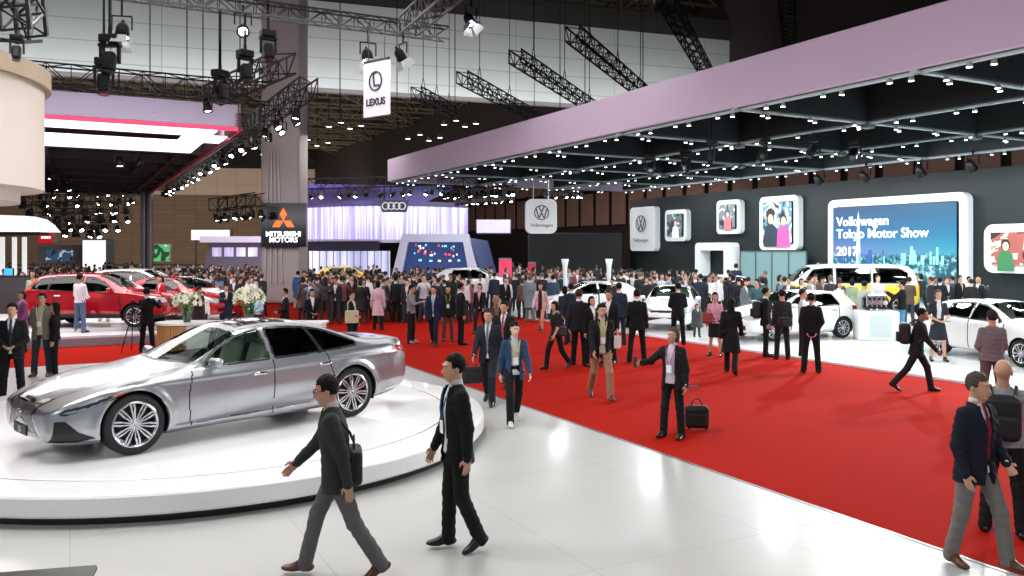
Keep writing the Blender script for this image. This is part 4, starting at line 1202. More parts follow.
def figure_poly(mb, cx, cz, s, mi_cloth, mi_skin, mi_hair, y):
    """simple flat portrait figure inside a picture"""
    def ell(x, z, a, b, mi, yy):
        n = 18; mb.add([(x + a * math.cos(2 * math.pi * k / n), yy, z + b * math.sin(2 * math.pi * k / n)) for k in range(n)], [tuple(range(n))], mi)
    mb.add([(cx - .42 * s, y, cz - .95 * s), (cx + .42 * s, y, cz - .95 * s), (cx + .36 * s, y, cz - .12 * s), (cx + .14 * s, y, cz + .06 * s), (cx - .14 * s, y, cz + .06 * s), (cx - .36 * s, y, cz - .12 * s)], [(0, 1, 2, 3, 4, 5)], mi_cloth)
    ell(cx, cz + .33 * s, .23 * s, .30 * s, mi_hair, y - .002); ell(cx + .01 * s, cz + .27 * s, .16 * s, .22 * s, mi_skin, y - .004)
def picture(t, w_, h_, base, figs, mats_, inset):
    mb = MB(); a, b = w_ / 2 - inset, h_ / 2 - inset
    mb.add([(-a, -.10, -b), (a, -.10, -b), (a, -.10, b), (-a, -.10, b)], [(0, 1, 2, 3)], 0)
    for i, (x, z, s, c, k, h) in enumerate(figs): figure_poly(mb, x * a, z * b, s * b, c, k, h, -.104 - .008 * i)
    mb.build('screen', [base] + mats_, t)
ps = .6
bh = emit('picture_dark_hair', '241a18', ps); bsk = emit('picture_skin', 'd8ab92', ps); bpk = emit('picture_pink', 'b84a86', ps); bwh = emit('picture_white', 'dfe6ea', ps); bgr = emit('picture_green', '2f6a44', ps); bdk = emit('picture_navy', '26303c', ps); brd = emit('picture_rose', 'c46a72', ps)
pm_ = [bdk, bsk, bh, bpk, bwh, bgr, brd]                          # indices 1..7
t, w_, h_ = wall_frame('framed_picture', 'small white framed picture of a pale figure, beside the tall emblem sign', 'picture', 665, 686.5, 209, 241, None, WS - .4, .26, .28, .36)
picture(t, w_, h_, picture_mat('picture_grey', ('1c2226', '59646a', 'b9c4c8', 'efe9dd'), 3, ps), [(.15, -.1, 1.1, 5, 2, 3)], pm_, .30)
t, w_, h_ = wall_frame('framed_picture', 'white framed picture of a person in rose clothes above the white doorway', 'picture', 716.5, 740, 199, 233.5, None, WS - .4, .26, .28, .36)
picture(t, w_, h_, picture_mat('picture_blue_grey', ('20282c', '6a747c', 'b8b0b4', 'e6ecf0'), 7, ps), [(.1, -.1, 1.1, 7, 2, 3)], pm_, .30)
t, w_, h_ = wall_frame('framed_picture', 'tall white framed picture of two women, one in pink, left of the big screen', 'picture', 759.5, 798, 194.5, 250, None, WS - .4, .30, .3, .38)
picture(t, w_, h_, picture_mat('picture_street', ('14222c', '4f7f92', 'c8cdd0', '1c1c20', 'a9b9c0'), 11, ps, 1.0), [(-.45, -.1, 1.1, 1, 2, 3), (.45, -.2, 1.0, 4, 2, 3)], pm_, .34)
t, w_, h_ = wall_frame('framed_picture', 'white framed picture of a smiling person in green at the right edge', 'picture', 984, 1042, 223, 274, None, WS - .4, .36, .4, .38)
picture(t, w_, h_, picture_mat('picture_warm', ('2a1a1a', '8c4a44', 'd9c6b8', '463030'), 5, ps, .8), [(-.25, -.2, 1.25, 6, 2, 3)], pm_, .34)
# big screen
t, SWW, SHH = wall_frame('video_screen', 'huge white framed screen showing a blue city panorama with white lettering', 'screen', 828, 967, 191.5, 305, None, WS - .45, .36, .35, .42, floor_to=True)
m = bpy.data.materials.new('city_panorama'); m.use_nodes = True; nt = m.node_tree; b = nt.nodes['Principled BSDF']
tc = nt.nodes.new('ShaderNodeTexCoord'); sx = nt.nodes.new('ShaderNodeSeparateXYZ'); nt.links.new(tc.outputs['Object'], sx.inputs[0])
def mrange(src, a, b_, c=0, d=1):
    n = nt.nodes.new('ShaderNodeMapRange'); n.inputs[1].default_value = a; n.inputs[2].default_value = b_; n.inputs[3].default_value = c; n.inputs[4].default_value = d
    nt.links.new(src, n.inputs[0]); return n.outputs[0]
def ramp(src, els, mode='LINEAR'):
    n = nt.nodes.new('ShaderNodeValToRGB'); n.color_ramp.interpolation = mode
    for i, (p, c) in enumerate(els):
        e = n.color_ramp.elements[i] if i < 2 else n.color_ramp.elements.new(p)
        e.position = p; e.color = lin(hexc(c)) + (1,)
    nt.links.new(src, n.inputs[0]); return n.outputs[0]
def cmix(f, a, b_, mode='MIX'):
    n = nt.nodes.new('ShaderNodeMix'); n.data_type = 'RGBA'; n.blend_type = mode
    if isinstance(f, float): n.inputs[0].default_value = f
    else: nt.links.new(f, n.inputs[0])
    nt.links.new(a, n.inputs[6]); nt.links.new(b_, n.inputs[7]); return n.outputs[2]
zf = mrange(sx.outputs['Z'], -SHH / 2, SHH / 2); xf = mrange(sx.outputs['X'], -SWW / 2, SWW / 2)
cl_ = ramp(zf, [(0, '7480c8'), (.48, '9a96e4'), (.64, '3f7cc4'), (1, '083c66')]); cr_ = ramp(zf, [(0, '28a8c8'), (.48, '30c4dc'), (.68, '0f8fc0'), (1, '064c7c')])
sky = cmix(xf, cl_, cr_)
nz = nt.nodes.new('ShaderNodeTexNoise'); nz.inputs['Scale'].default_value = 5.5; nz.inputs['Detail'].default_value = 6; nt.links.new(tc.outputs['Object'], nz.inputs['Vector'])
city = ramp(nz.outputs['Fac'], [(0, '103c50'), (.46, '1c6478'), (.56, '6fd0dc'), (.66, 'e8fcff')])
low = mrange(zf, .50, .46)
scene_c = cmix(low, sky, city)
nt.links.new(scene_c, b.inputs['Emission Color']); b.inputs['Emission Strength'].default_value = .95; b.inputs['Base Color'].default_value = (.02, .03, .04, 1); b.inputs['Roughness'].default_value = .3
tw_m = emit('tower_glow', '9fd0ea', 1.0); bl_m = emit('skyline_block', '2b4a80', .9); cy_m = emit('skyline_cyan', '7fe0e6', .9)
mb = MB(); a, c = SWW / 2 - .40, SHH / 2 - .40
mb.add([(-a, -.10, -c), (a, -.10, -c), (a, -.10, c), (-a, -.10, c)], [(0, 1, 2, 3)], 0)
def sq(x0, x1, z0, z1, mi, y=-.106): mb.add([(x0, y, z0), (x1, y, z0), (x1, y, z1), (x0, y, z1)], [(0, 1, 2, 3)], mi)
X = lambda f: -SWW / 2 + SWW * f
Zz_ = lambda f: SHH / 2 - SHH * f
tx = X(.26); mb.add([(tx - .14, -.106, Zz_(.60)), (tx + .14, -.106, Zz_(.60)), (tx + .05, -.106, Zz_(.18)), (tx, -.106, Zz_(.12)), (tx - .05, -.106, Zz_(.18))], [(0, 1, 2, 3, 4)], 1)
sq(X(.335), X(.365), Zz_(.60), Zz_(.475), 2)
for k in range(26):
    f = .06 + .9 * RND.random(); hh = RND.random() ** 2 * .09
    sq(X(f), X(f + .008 + .012 * RND.random()), Zz_(.60), Zz_(.535 - hh), 2 if f < .45 else 3)
mb.build('screen', [m, tw_m, bl_m, cy_m], t)
wl = emit('caption_white', 'ffffff', 1.3)
for txt, fz, sz in (('Volkswagen', .25, .62), ('Tokyo Motor Show', .365, .62), ('2017', .53, .62)):
    t1 = text_mesh(txt, sz, 'lettering', wl, t, 'LEFT', .004, .006); t1.rotation_euler = (R(90), 0, 0); t1.location = (X(.085), -.112, Zz_(fz))
# white doorway frame and lit glass band on the wall
t, w_, h_ = wall_frame('doorway', 'white rounded portal frame standing in front of the dark wall', 'doorway', 695, 729, 242.5, 300, None, WS - .9, .45, .25, .8, floor_to=True)
p0, p1 = US(u_at(741, WS - .4), WS - .4), US(u_at(807, WS - .4), WS - .4)
gw = thing('glass_screen', 'pale grey lit glass screen below the picture of two women', 'glass screen', (p0[0], p0[1], .06), SW)
L_ = math.hypot(p1[0] - p0[0], p1[1] - p0[1]); hz = z_at(800, 252.5, WS - .4)
mb = MB(); mb.box((L_ / 2, 0, hz / 2), (L_, .06, hz)); mb.build('pane', emit('lit_glass', '5f7a7c', .7), gw)
mb = MB()
for k in range(5): mb.box((L_ * k / 4, -.04, hz / 2), (.06, .08, hz))
mb.box((L_ / 2, -.04, hz), (L_, .08, .06)); mb.build('glazing_frame', mat('glazing_grey', '5d6b6d', .4, .4), gw)

# hanging pennant sign with the oval L mark (left of the centre)
hs, w_, h_ = board('hanging_banner', 'white hanging banner with an oval emblem near the top of the hall', 'sign', 361.5, 390, 62, 116, 14.5, mat('banner_white', 'c9c5cc', .6, 0, .03), None, .05, rot=R(-38), rad=.01)
mb = MB(); n = 36
def el(rx_, rz_, cz=.14, cx=0): return [(cx + rx_ * math.cos(2 * math.pi * k / n), cz + rz_ * math.sin(2 * math.pi * k / n)) for k in range(n)]
ring_prism(mb, el(.165, .175), el(.142, .152), -.015, -.003)
mb.bar((-.055, -.009, .27), (-.03, -.009, .05), .010, .028); mb.bar((-.03, -.009, .06), (.10, -.009, .06), .010, .028); mb.bar((-.055, -.009, .27), (.02, -.009, .29), .010, .02)
mb.build('emblem', ink, hs)
t1 = text_mesh('LEXUS', .17, 'lettering', ink, hs, 'CENTER', .003, .006); t1.rotation_euler = (R(90), 0, 0); t1.location = (0, -.005, -.28)
mb = MB(); mb.bar((-.2, .02, h_ / 2), (-.2, .02, h_ / 2 + .6), .012); mb.bar((.2, .02, h_ / 2), (.2, .02, h_ / 2 + .6), .012); mb.bar((-w_ / 2, .02, h_ / 2 + .03), (w_ / 2, .02, h_ / 2 + .03), .04)
mb.build('hanger', mat('hanger_black', '151515', .5), hs)

# ------------------------------------------------------------------ four-ring stand in the middle distance
YA = 62
lav = emit('curtain_lavender', '9d97d6', .62)
def lit_stripes(name, c1, c2, strength, sc=6):
    m = bpy.data.materials.new(name); m.use_nodes = True; nt = m.node_tree; b = nt.nodes['Principled BSDF']
    tc = nt.nodes.new('ShaderNodeTexCoord'); mp = nt.nodes.new('ShaderNodeMapping'); mp.inputs['Scale'].default_value = (sc, sc, .12)
    nz = nt.nodes.new('ShaderNodeTexNoise'); nz.inputs['Scale'].default_value = 1; nz.inputs['Detail'].default_value = 3
    nt.links.new(tc.outputs['Object'], mp.inputs[0]); nt.links.new(mp.outputs[0], nz.inputs['Vector'])
    cr = nt.nodes.new('ShaderNodeValToRGB'); cr.color_ramp.elements[0].position = .38; cr.color_ramp.elements[1].position = .66
    cr.color_ramp.elements[0].color = lin(hexc(c1)) + (1,); cr.color_ramp.elements[1].color = lin(hexc(c2)) + (1,)
    nt.links.new(nz.outputs['Fac'], cr.inputs[0]); nt.links.new(cr.outputs[0], b.inputs['Emission Color']); nt.links.new(cr.outputs[0], b.inputs['Base Color'])
    b.inputs['Emission Strength'].default_value = strength; return m
cm = lit_stripes('lit_curtain', '8f88c8', 'd6d2f4', .75)
a, b2 = P(306, 243, YA), P(468, 208, YA)
cw = thing('light_curtain', 'lavender lit curtain wall above the crowd behind the pillar', 'curtain', (a.x, YA, a.z))
L_, H_ = b2.x - a.x, b2.z - a.z
def wavy(L_, H_, n, amp, bow):
    mb = MB(); vs = []
    for k in range(n + 1):
        x = L_ * k / n; y = amp * math.sin(k * 1.3) - bow * math.sin(math.pi * k / n); vs += [(x, y, 0), (x, y, H_)]
    mb.add(vs, [(2 * k, 2 * k + 2, 2 * k + 3, 2 * k + 1) for k in range(n)]); return mb
wavy(L_, H_, 120, .06, 3.0).build('curtain', cm, cw, True)
mb = wavy(L_, .22, 30, 0, 3.1); mb.build('hem_rail', mat('hem_silver', 'b9bcd0', .3, .6), cw)
mb = wavy(L_, .35, 30, 0, 3.05); o = mb.build('head_rail', mat('head_rail_grey', '4a4866', .5), cw); o.location = (0, 0, H_)
a, b2 = P(306, 251, YA + .5), P(388, 242, YA + .5)
band = thing('fascia_band', 'dark fascia band under the left half of the lavender curtain', 'fascia', (a.x, YA - 3.6, a.z))
mb = MB(); mb.box(((b2.x - a.x) / 2, 0, (b2.z - a.z) / 2), (b2.x - a.x, .5, b2.z - a.z), None, 0, .05); mb.build('band', mat('band_navy', '23223c', .4), band)
mb = MB(); mb.box(((b2.x - a.x) / 2, -.1, (b2.z - a.z) + .1), (b2.x - a.x, .7, .1)); mb.build('ledge', mat('hem_silver', 'b9bcd0', .3, .6), band)
a, b2 = P(306, 285, YA - 1), P(388, 251, YA - 1)
gb_ = thing('glass_pavilion', 'bright white glass pavilion with slim posts under the dark band', 'pavilion', (a.x, YA - 1, 0))
mb = MB(); mb.box(((b2.x - a.x) / 2, 1.0, b2.z / 2), (b2.x - a.x, .1, b2.z)); mb.build('lit_wall', lit_stripes('lit_wall_white', 'aab0d0', 'eef0ff', .8, 1.2), gb_)
mb = MB()
for k in range(13): mb.box(((b2.x - a.x) * k / 12, 0, b2.z / 2), (.06, .1, b2.z))
mb.build('post', mat('post_silver', 'a9abb5', .3, .6), gb_)
# arch
t = thing('screen_arch', 'slanted white arch framing a dark blue screen with coloured lights', 'arch', (P(437, 250, 56).x, 56, 0))
f = 56 / F; xx = lambda px: (px - 437) * f; zz = lambda py: HC - (py - HY) * f
out = [(xx(388), 0), (xx(484), 0), (xx(468), zz(234)), (xx(402), zz(234))]; inn = [(xx(398), 0), (xx(472), 0), (xx(463), zz(242)), (xx(408), zz(242))]
mb = MB(); ring_prism(mb, [out[0], out[1], out[2], out[3]], [inn[0], inn[1], inn[2], inn[3]], 0, 1.6); mb.build('frame', mat('arch_white', 'd6d8ee', .35, 0, .03), t)
mb = MB(); mb.add([(inn[0][0], .6, 0), (inn[1][0], .6, 0), (inn[2][0], .6, inn[2][1]), (inn[3][0], .6, inn[3][1])], [(0, 1, 2, 3)], 0)
for k in range(30):
    x = xx(412 + 46 * RND.random()); z = zz(246 + 18 * RND.random()); s_ = .06 + .16 * RND.random()
    mb.add([(x, .55, z), (x + s_, .55, z), (x + s_, .55, z + .13), (x, .55, z + .13)], [(0, 1, 2, 3)], 1 + k % 3)
mb.build('screen', [emit('screen_navy', '20305f', .9), emit('speck_cyan', '5fe0f0', 1.2), emit('speck_white', 'e8f0ff', 1.2), emit('speck_red', 'e04848', 1.2)], t)
mb = MB(); mb.add([(xx(470), .1, zz(238)), (xx(486), 4, zz(240)), (xx(500), 4, 0), (xx(486), .1, 0)], [(0, 1, 2, 3)]); mb.add([(xx(470), .3, zz(238)), (xx(486), 4.2, zz(240)), (xx(500), 4.2, 0), (xx(486), .3, 0)], [(0, 1, 2, 3)])
mb.build('side_wall', mat('arch_side_blue', '55608a', .4), t)
# ring sign
t = thing('ring_sign', 'dark hanging sign with four interlocked silver rings in front of the curtain', 'sign', tuple(P(394, 206, 51)))
f = 51 / F
mb = MB(); mb.prism([(-15 * f, 6 * f), (-12 * f, -6 * f), (12 * f, -6 * f), (15 * f, 6 * f)], 0, -.3, M=Matrix.Rotation(R(90), 4, 'X')); mb.build('panel', mat('ring_sign_slate', '3f4a5c', .4), t)
mb = MB(); n = 24
for k in range(4):
    cx = (-8.2 + 5.45 * k) * f; r1, r2 = 3.9 * f, 2.9 * f
    ring_prism(mb, [(cx + r1 * math.cos(2 * math.pi * q / n), r1 * math.sin(2 * math.pi * q / n)) for q in range(n)], [(cx + r2 * math.cos(2 * math.pi * q / n), r2 * math.sin(2 * math.pi * q / n)) for q in range(n)], -.06 - .01 * k, -.02)
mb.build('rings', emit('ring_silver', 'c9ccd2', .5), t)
mb = MB(); mb.bar((-10 * f, .1, 6 * f), (-10 * f, .1, 6 * f + 1), .08); mb.bar((10 * f, .1, 6 * f), (10 * f, .1, 6 * f + 1), .08); mb.build('hanger', mat('hanger_black', '151515', .5), t)
# purple lit ceiling band above the curtain
a, b2 = P(300, 203, 52), P(452, 186, 66)
mb = MB(); vs = [tuple(P(302, 207, 56.4)), tuple(P(420, 205, 56.4)), tuple(P(452, 190, 52)), tuple(P(306, 188, 52))]
mb.add(vs, [(0, 1, 2, 3)]); mb.add([(v[0], v[1], v[2] + .25) for v in vs], [(3, 2, 1, 0)]); mb.add(vs + [(v[0], v[1], v[2] + .25) for v in vs], [(0, 1, 5, 4), (1, 2, 6, 5), (2, 3, 7, 6), (3, 0, 4, 7)])
tag(mb.build('lighting_canopy', lit_stripes('violet_canopy', '19163a', '4c4290', .55, .5)), 'dark violet lit lighting canopy above the lavender curtain', 'canopy')
def simple_box_sign(name, label, cat, px0, px1, py0, py1, Y, m, th=.6, frame=None, to_floor=False, rad=.05, rot=0):
    a = P(px0, py1, Y); b_ = P(px1, py0, Y); z0 = 0 if to_floor else a.z
    t = thing(name, label, cat, ((a.x + b_.x) / 2, Y, z0), rot); w_, h_ = b_.x - a.x, b_.z - z0
    mb = MB(); mb.box((0, th / 2, h_ / 2), (w_, th, h_), None, 0, rad); mb.build('body', frame or m, t)
    if frame is not None: mb = MB(); mb.box((0, -.012, h_ / 2), (w_ * .94, .024, h_ * .92), None, 0, .008); mb.build('face', m, t)
    return t, w_, h_
lw = emit('lightbox_white', 'f4f2f2', 1.1); llav = emit('lightbox_lavender', 'b4aee0', .8); gy = mat('case_grey', '8b8a8e', .5)
simple_box_sign('light_box', 'lavender light box hanging right of the curtain wall', 'sign', 476, 511, 219.5, 233.5, 60, llav, 3, gy)
simple_box_sign('dark_stand', 'low black exhibition booth under the hanging square sign', 'booth', 529, 622, 233, 285, 56, mat('booth_black', '0d1011', .6), 4, to_floor=True)
simple_box_sign('pink_board', 'bright pink board standing in the crowd right of the arch', 'sign', 499, 512, 258, 290, 47, emit('board_pink', 'd8365c', .7), .2, gy, to_floor=True, rot=R(8))
simple_box_sign('red_board', 'small crimson board right of the bright pink one', 'sign', 528, 536, 262, 290, 50, emit('board_crimson', 'a82848', .6), .2, gy, to_floor=True)
for px, py, Y, lb in ((565, 259, 36, 'white flared post rising from the crowd, the left one'), (609, 259, 36.5, 'white flared post nearer the tall emblem sign')):
    p = P(px, py, Y); t = thing('flared_post', lb, 'post', (p.x, Y, .06)); mb = MB()
    mb.lathe([(.02, 0), (.09, 0), (.07, p.z * .35), (.075, p.z * .6), (.11, p.z * .85), (.17, p.z - .06), (.15, p.z - .06), (.02, p.z - .3)], 20); mb.build('column', white, t, True)
    mb = MB(); mb.lathe([(.02, 0), (.38, 0), (.38, .04), (.02, .05)], 20); mb.build('base', white, t)

# ------------------------------------------------------------------ far left stands
simple_box_sign('light_box', 'plain white light box with a small dark mark, beyond the left crowd', 'sign', 82, 106.5, 238.5, 275, 72, lw, 1.5, gy, to_floor=True)
simple_box_sign('light_box', 'wide white light box high on the tan wall left of the tall pillar', 'sign', 190, 231, 229.5, 240.5, 86, lw, .6, mat('case_beige', 'b49c88', .6))
mb = MB(); t_ = [o for o in C.objects if o.get('label', '').startswith('wide white light box')][0]; mb.bar((-1.6, .3, 0), (-1.6, .3, -t_.location.z), .12); mb.build('post', gy, t_); mb = MB(); mb.bar((1.6, .3, 0), (1.6, .3, -t_.location.z), .12); mb.build('post', gy, t_)
t, w_, h_ = simple_box_sign('exhibition_booth', 'white booth with a car picture beyond the left crowd', 'booth', 38, 81, 245, 285, 74, mat('booth_white', 'cfc6c4', .5), 3, to_floor=True)
mb = MB(); mb.box((0, -.05, h_ - .95), (w_ * .62, .06, .95)); mb.build('screen', picture_mat('picture_car', ('101822', '38506a', 'b8d0d8', '6a8288'), 9, .8, .9), t)
t, w_, h_ = simple_box_sign('red_sign', 'red sign box with small white lettering on the far left', 'sign', 38, 53.5, 232.5, 243.5, 58, emit('sign_red', 'c2121c', .9), .5, gy)
mb = MB()
for k, (x, wd) in enumerate(((-.22, .16), (-.03, .14), (.13, .16), (.30, .10))): mb.box((x, -.03, h_ * .55), (wd, .01, .16))
mb.build('lettering', emit('letters_white', 'f2f2f4', 1.6), t)
# curved luminous canopy and its white posts
t = thing('light_canopy', 'curved glowing white canopy at the far left edge', 'canopy', (P(-12, 230, 40).x, 40, P(0, 230, 40).z))
f = 40 / F; mb = MB(); prof = []
top = [(-60 * f, 15.5 * f), (10 * f, 15.0 * f), (38 * f, 14.0 * f), (50 * f, 11 * f), (58 * f, 5 * f), (64 * f, -2.2 * f), (-60 * f, -1.0 * f)]
mb.prism([(x, z) for x, z in top], 0, -.8, M=Matrix.Rotation(R(90), 4, 'X')); mb.build('shell', emit('canopy_glow', 'f2f0ee', .95), t)
mb = MB(); mb.box((0, .4, -1.0 * f - .12), (104 * f, .8, .16)); mb.build('underside', mat('canopy_dark', '1c1c20', .7), t)
for k, px in enumerate((2, 14, 24)):
    simple_box_sign('lit_column', ('white lit column under the glowing canopy, nearest the left edge', 'white lit column in the middle of three under the glowing canopy', 'rightmost white lit column under the glowing canopy')[k], 'column', px - (6 if k == 0 else 2.4), px + 2.4, 237, 275, 46, emit('column_glow', 'e4e8e6', .85), .08, to_floor=True)
simple_box_sign('blue_screen', 'small bright blue screen among the crowd at the far left', 'screen', 4, 13, 268, 279, 33.4, emit('screen_blue', '3aa0e0', .9), .12, blk)
# far slim pillar
t = thing('steel_column', 'slim steel grey column in the far left of the hall', 'column', (P(147, 250, 66).x, 66, 0))
mb = MB(); mb.box((-.26, 0, 6), (.34, .5, 12), None, 0, .05); mb.box((.26, 0, 6), (.34, .5, 12), None, 0, .05); mb.build('shaft', mat('column_steel', '8d8a8e', .35, .6), t)
mb = MB(); mb.box((0, 0, 6), (.25, .3, 12)); mb.build('web', mat('column_web', '55535a', .5, .4), t)
# pavilion with the slanted purple front left of the tall pillar
t = thing('slanted_pavilion', 'low pavilion with a slanted lilac roof left of the tall pillar', 'pavilion', (P(231, 250, 70).x, 70, 0))
f = 70 / F; mb = MB(); H0 = lambda py: HC - (py - HY) * f
mb.prism([(-30 * f, 0), (34 * f, 0), (34 * f, H0(238)), (-14 * f, H0(239)), (-22 * f, H0(243))], 0, -4, M=Matrix.Rotation(R(90), 4, 'X')); mb.build('body', mat('pavilion_grey', '807a8c', .5), t)
mb = MB()
for k in range(4): mb.box(((-14 + 12 * k) * f, -.05, H0(252)), (9 * f, .08, 9 * f))
mb.build('display', lit_stripes('display_lit', 'a89cc8', 'e6e4f4', .9, 1.1), t)
mb = MB(); mb.box((6 * f, -.6, H0(239.5)), (64 * f, 1.2, .5)); mb.build('roof_edge', emit('roof_lilac', 'c9c0d6', .6), t)
simple_box_sign('picture_screen', 'green and white picture screen beyond the crowd left of the slim column', 'screen', 152, 170, 244, 262, 72, picture_mat('picture_green_white', ('2a4a30', '5fb878', 'dfe8e4'), 4, .8, 1.0), .4, mat('case_white', 'd6d0cc', .5))

# dark parapet and platform with the red cars
t = thing('parapet', 'dark grey waist-high wall at the left edge behind the three standing visitors', 'wall', (P(-20, 317, 33).x, 33, 0))
L_ = (75 + 20) * 33 / F + 1.0
mb = MB(); mb.box((L_ / 2 - 1, .1, .86), (L_ + 2, .2, 1.72)); mb.build('panel', mat('parapet_charcoal', '414046', .6), t)
mb = MB(); mb.box((L_ / 2 - 1, .1, 1.74), (L_ + 2.02, .26, .05)); mb.build('coping', mat('parapet_cap', '2a292d', .4), t)
pu = float(UD @ np.array(G(100, 346)[:2]))
pl = thing('car_platform', 'stepped white platform under the red and white cars on the left', 'platform', (0, 0, .006))
mb = MB(); smax = 5.0
mb.prism([tuple(p) for p in poly_us([(pu, -3.5), (pu + 9.5, -3.5), (pu + 9.5, smax + .5), (pu, smax)])][::-1], 0, .30)
o = mb.build('deck', mat('platform_white', 'e6e2e4', .3, 0, .03, 1, coat=.3), pl)
mb = MB(); mb.prism([tuple(p) for p in poly_us([(pu + 1.3, -3.2), (pu + 9.2, -3.2), (pu + 9.2, smax), (pu + 1.3, smax - .4)])][::-1], .30, .40)
mb.build('upper_step', mat('platform_white', 'e6e2e4', .3, 0, .03, 1, coat=.3), pl)
mb = MB(); q0, q1 = US(pu - .02, -3.5), US(pu - .02, smax); mb.bar((q0[0], q0[1], .13), (q1[0], q1[1], .13), .03, .22); mb.build('riser', mat('platform_riser', '8f8c98', .6), pl)

# counter with a slatted wooden front, flowers
ct = thing('reception_counter', 'white reception counter with curved slatted wooden end behind the silver sedan', 'counter', (P(178, 250, 19.6).x, 19.6, .012))
f = 19.6 / F
mb = MB(); mb.box((1.6, .35, .50), (3.5, .7, 1.0), None, 0, .03); mb.lathe([(.001, .99), (.55, .99), (.55, 1.04), (.001, 1.04)], 28, (-.1, .35, 0)); mb.box((1.6, .35, 1.02), (3.6, .8, .06), None, 0, .02)
mb.build('worktop', mat('counter_white', 'dedad6', .4, coat=.3), ct)
mb = MB(); wd_m = mat('slat_wood', 'b9814d', .5, 0, .2, 8)
mb.lathe([(.46, .02), (.46, .98)], 28, (-.1, .35, 0))
for k in range(30):
    a_ = R(90) + R(180) * k / 29 if False else R(100 + 200 * k / 29); mb.box((-.1 + .49 * math.cos(a_), .35 + .49 * math.sin(a_), .50), (.03, .045, .94), (0, 0, a_))
mb.build('wooden_front', wd_m, ct)
leafm = mat('flower_leaf', '5f8a48', .6, 0, .3, 30); petal = mat('lily_petal', 'f1efdc', .6, 0, .06, 30); petb = mat('lily_heart', 'c9c76a', .6)
def flowers(label, px, pyb, Y, scale, seed):
    rn = random.Random(seed); p = P(px, pyb, Y); t = thing('flower_vase', label, 'flower vase', (p.x, Y, 1.062))
    mb = MB(); h_ = .34 * scale
    mb.lathe([(.001, .01), (.085 * scale, .0), (.095 * scale, h_ * .5), (.105 * scale, h_), (.09 * scale, h_), (.08 * scale, .02)], 24); mb.build('vase', glass('vase_green_glass', '8fb89a', .12), t, True)
    st = MB()
    for k in range(16):
        a = rn.random() * 6.28; r0 = .06 * scale * rn.random(); r1 = (.08 + .22 * rn.random()) * scale
        st.bar((r0 * math.cos(a), r0 * math.sin(a), .03), (r1 * math.cos(a), r1 * math.sin(a), h_ + .22 * scale * rn.random() + .05), .010)
    for k in range(46):
        a = rn.random() * 6.28; r1 = (.05 + .26 * rn.random()) * scale; z = h_ + (.02 + .3 * rn.random()) * scale
        c = Vector((r1 * math.cos(a), r1 * math.sin(a), z)); d = Vector((math.cos(a), math.sin(a), .3 + rn.random())).normalized() * .13 * scale; n_ = d.cross(Vector((0, 0, 1))).normalized() * .028 * scale
        st.add([c, c + d * .5 + n_, c + d, c + d * .5 - n_], [(0, 1, 2, 3)])
    st.build('stems', leafm, t)
    fl = MB()
    for k in range(34):
        th_ = rn.random() * 6.28; ph = math.acos(1 - rn.random() * 1.1); dirv = Vector((math.sin(ph) * math.cos(th_), math.sin(ph) * math.sin(th_), math.cos(ph)))
        c = Vector((0, 0, h_ + .10 * scale)) + Vector((dirv.x * .30, dirv.y * .30, dirv.z * .27)) * scale
        q = dirv.to_track_quat('Z', 'Y').to_matrix()
        for j in range(6):
            a = j * math.pi / 3; r_ = .085 * scale; e = Vector((math.cos(a), math.sin(a), 0)); g_ = Vector((-math.sin(a), math.cos(a), 0))
            fl.add([c, c + q @ (e * r_ * .55 + g_ * r_ * .28 + Vector((0, 0, .03 * scale))), c + q @ (e * r_ * 1.1 + Vector((0, 0, .035 * scale))), c + q @ (e * r_ * .55 - g_ * r_ * .28 + Vector((0, 0, .03 * scale)))], [(0, 1, 2, 3)], 0)
        fl.cyl(c, c + dirv * .04 * scale, .012 * scale, .006, 5, True, 1)
    fl.build('blossoms', [petal, petb], t)
flowers('glass vase of white lilies on the left end of the counter', 187, 327, 19.75, 1.0, 3)
flowers('larger bunch of white lilies in a vase, right of the centre of the counter', 249, 322, 19.95, 1.15, 5)
# display podium on the show stand
pd = thing('display_podium', 'white display podium with a dark machine part on top, on the bright show floor', 'podium', tuple(G(879, 341, .06)), R(-12))
mb = MB(); mb.box((0, .45, .44), (1.15, .9, .88), None, 0, .03); mb.build('plinth', white, pd)
mb = MB(); mb.box((0.05, -.005, .44), (.62, .02, .66)); mb.build('panel', mat('podium_panel', 'c4d2d2', .3), pd)
en = thing('engine_display', 'black and chrome engine exhibit on the white display podium', 'engine', tuple(G(879, 341, .06) + Vector((0.08, .45, .885))), R(-12))
mb = MB(); mb.box((0, 0, .25), (.62, .45, .36), None, 0, .05); mb.cyl((-.36, 0, .22), (.36, 0, .22), .16, .16, 16); mb.build('block', mat('engine_black', '202224', .35, .6), en)
mb = MB()
for k in range(5): mb.cyl((-.26 + .13 * k, -.26, .12), (-.26 + .13 * k, -.24, .44), .035, .035, 10)
for k in range(4): mb.lathe([(.001, -.02), (.07, -.02), (.07, .0), (.001, .0)], 14, (-.22 + .15 * k, -.27, .25), 'Y')
mb.box((0, 0, .455), (.5, .3, .05), None, 0, .02); mb.build('chrome_fitting', mat('chrome_bright', 'd9dcdd', .15, 1.0), en)

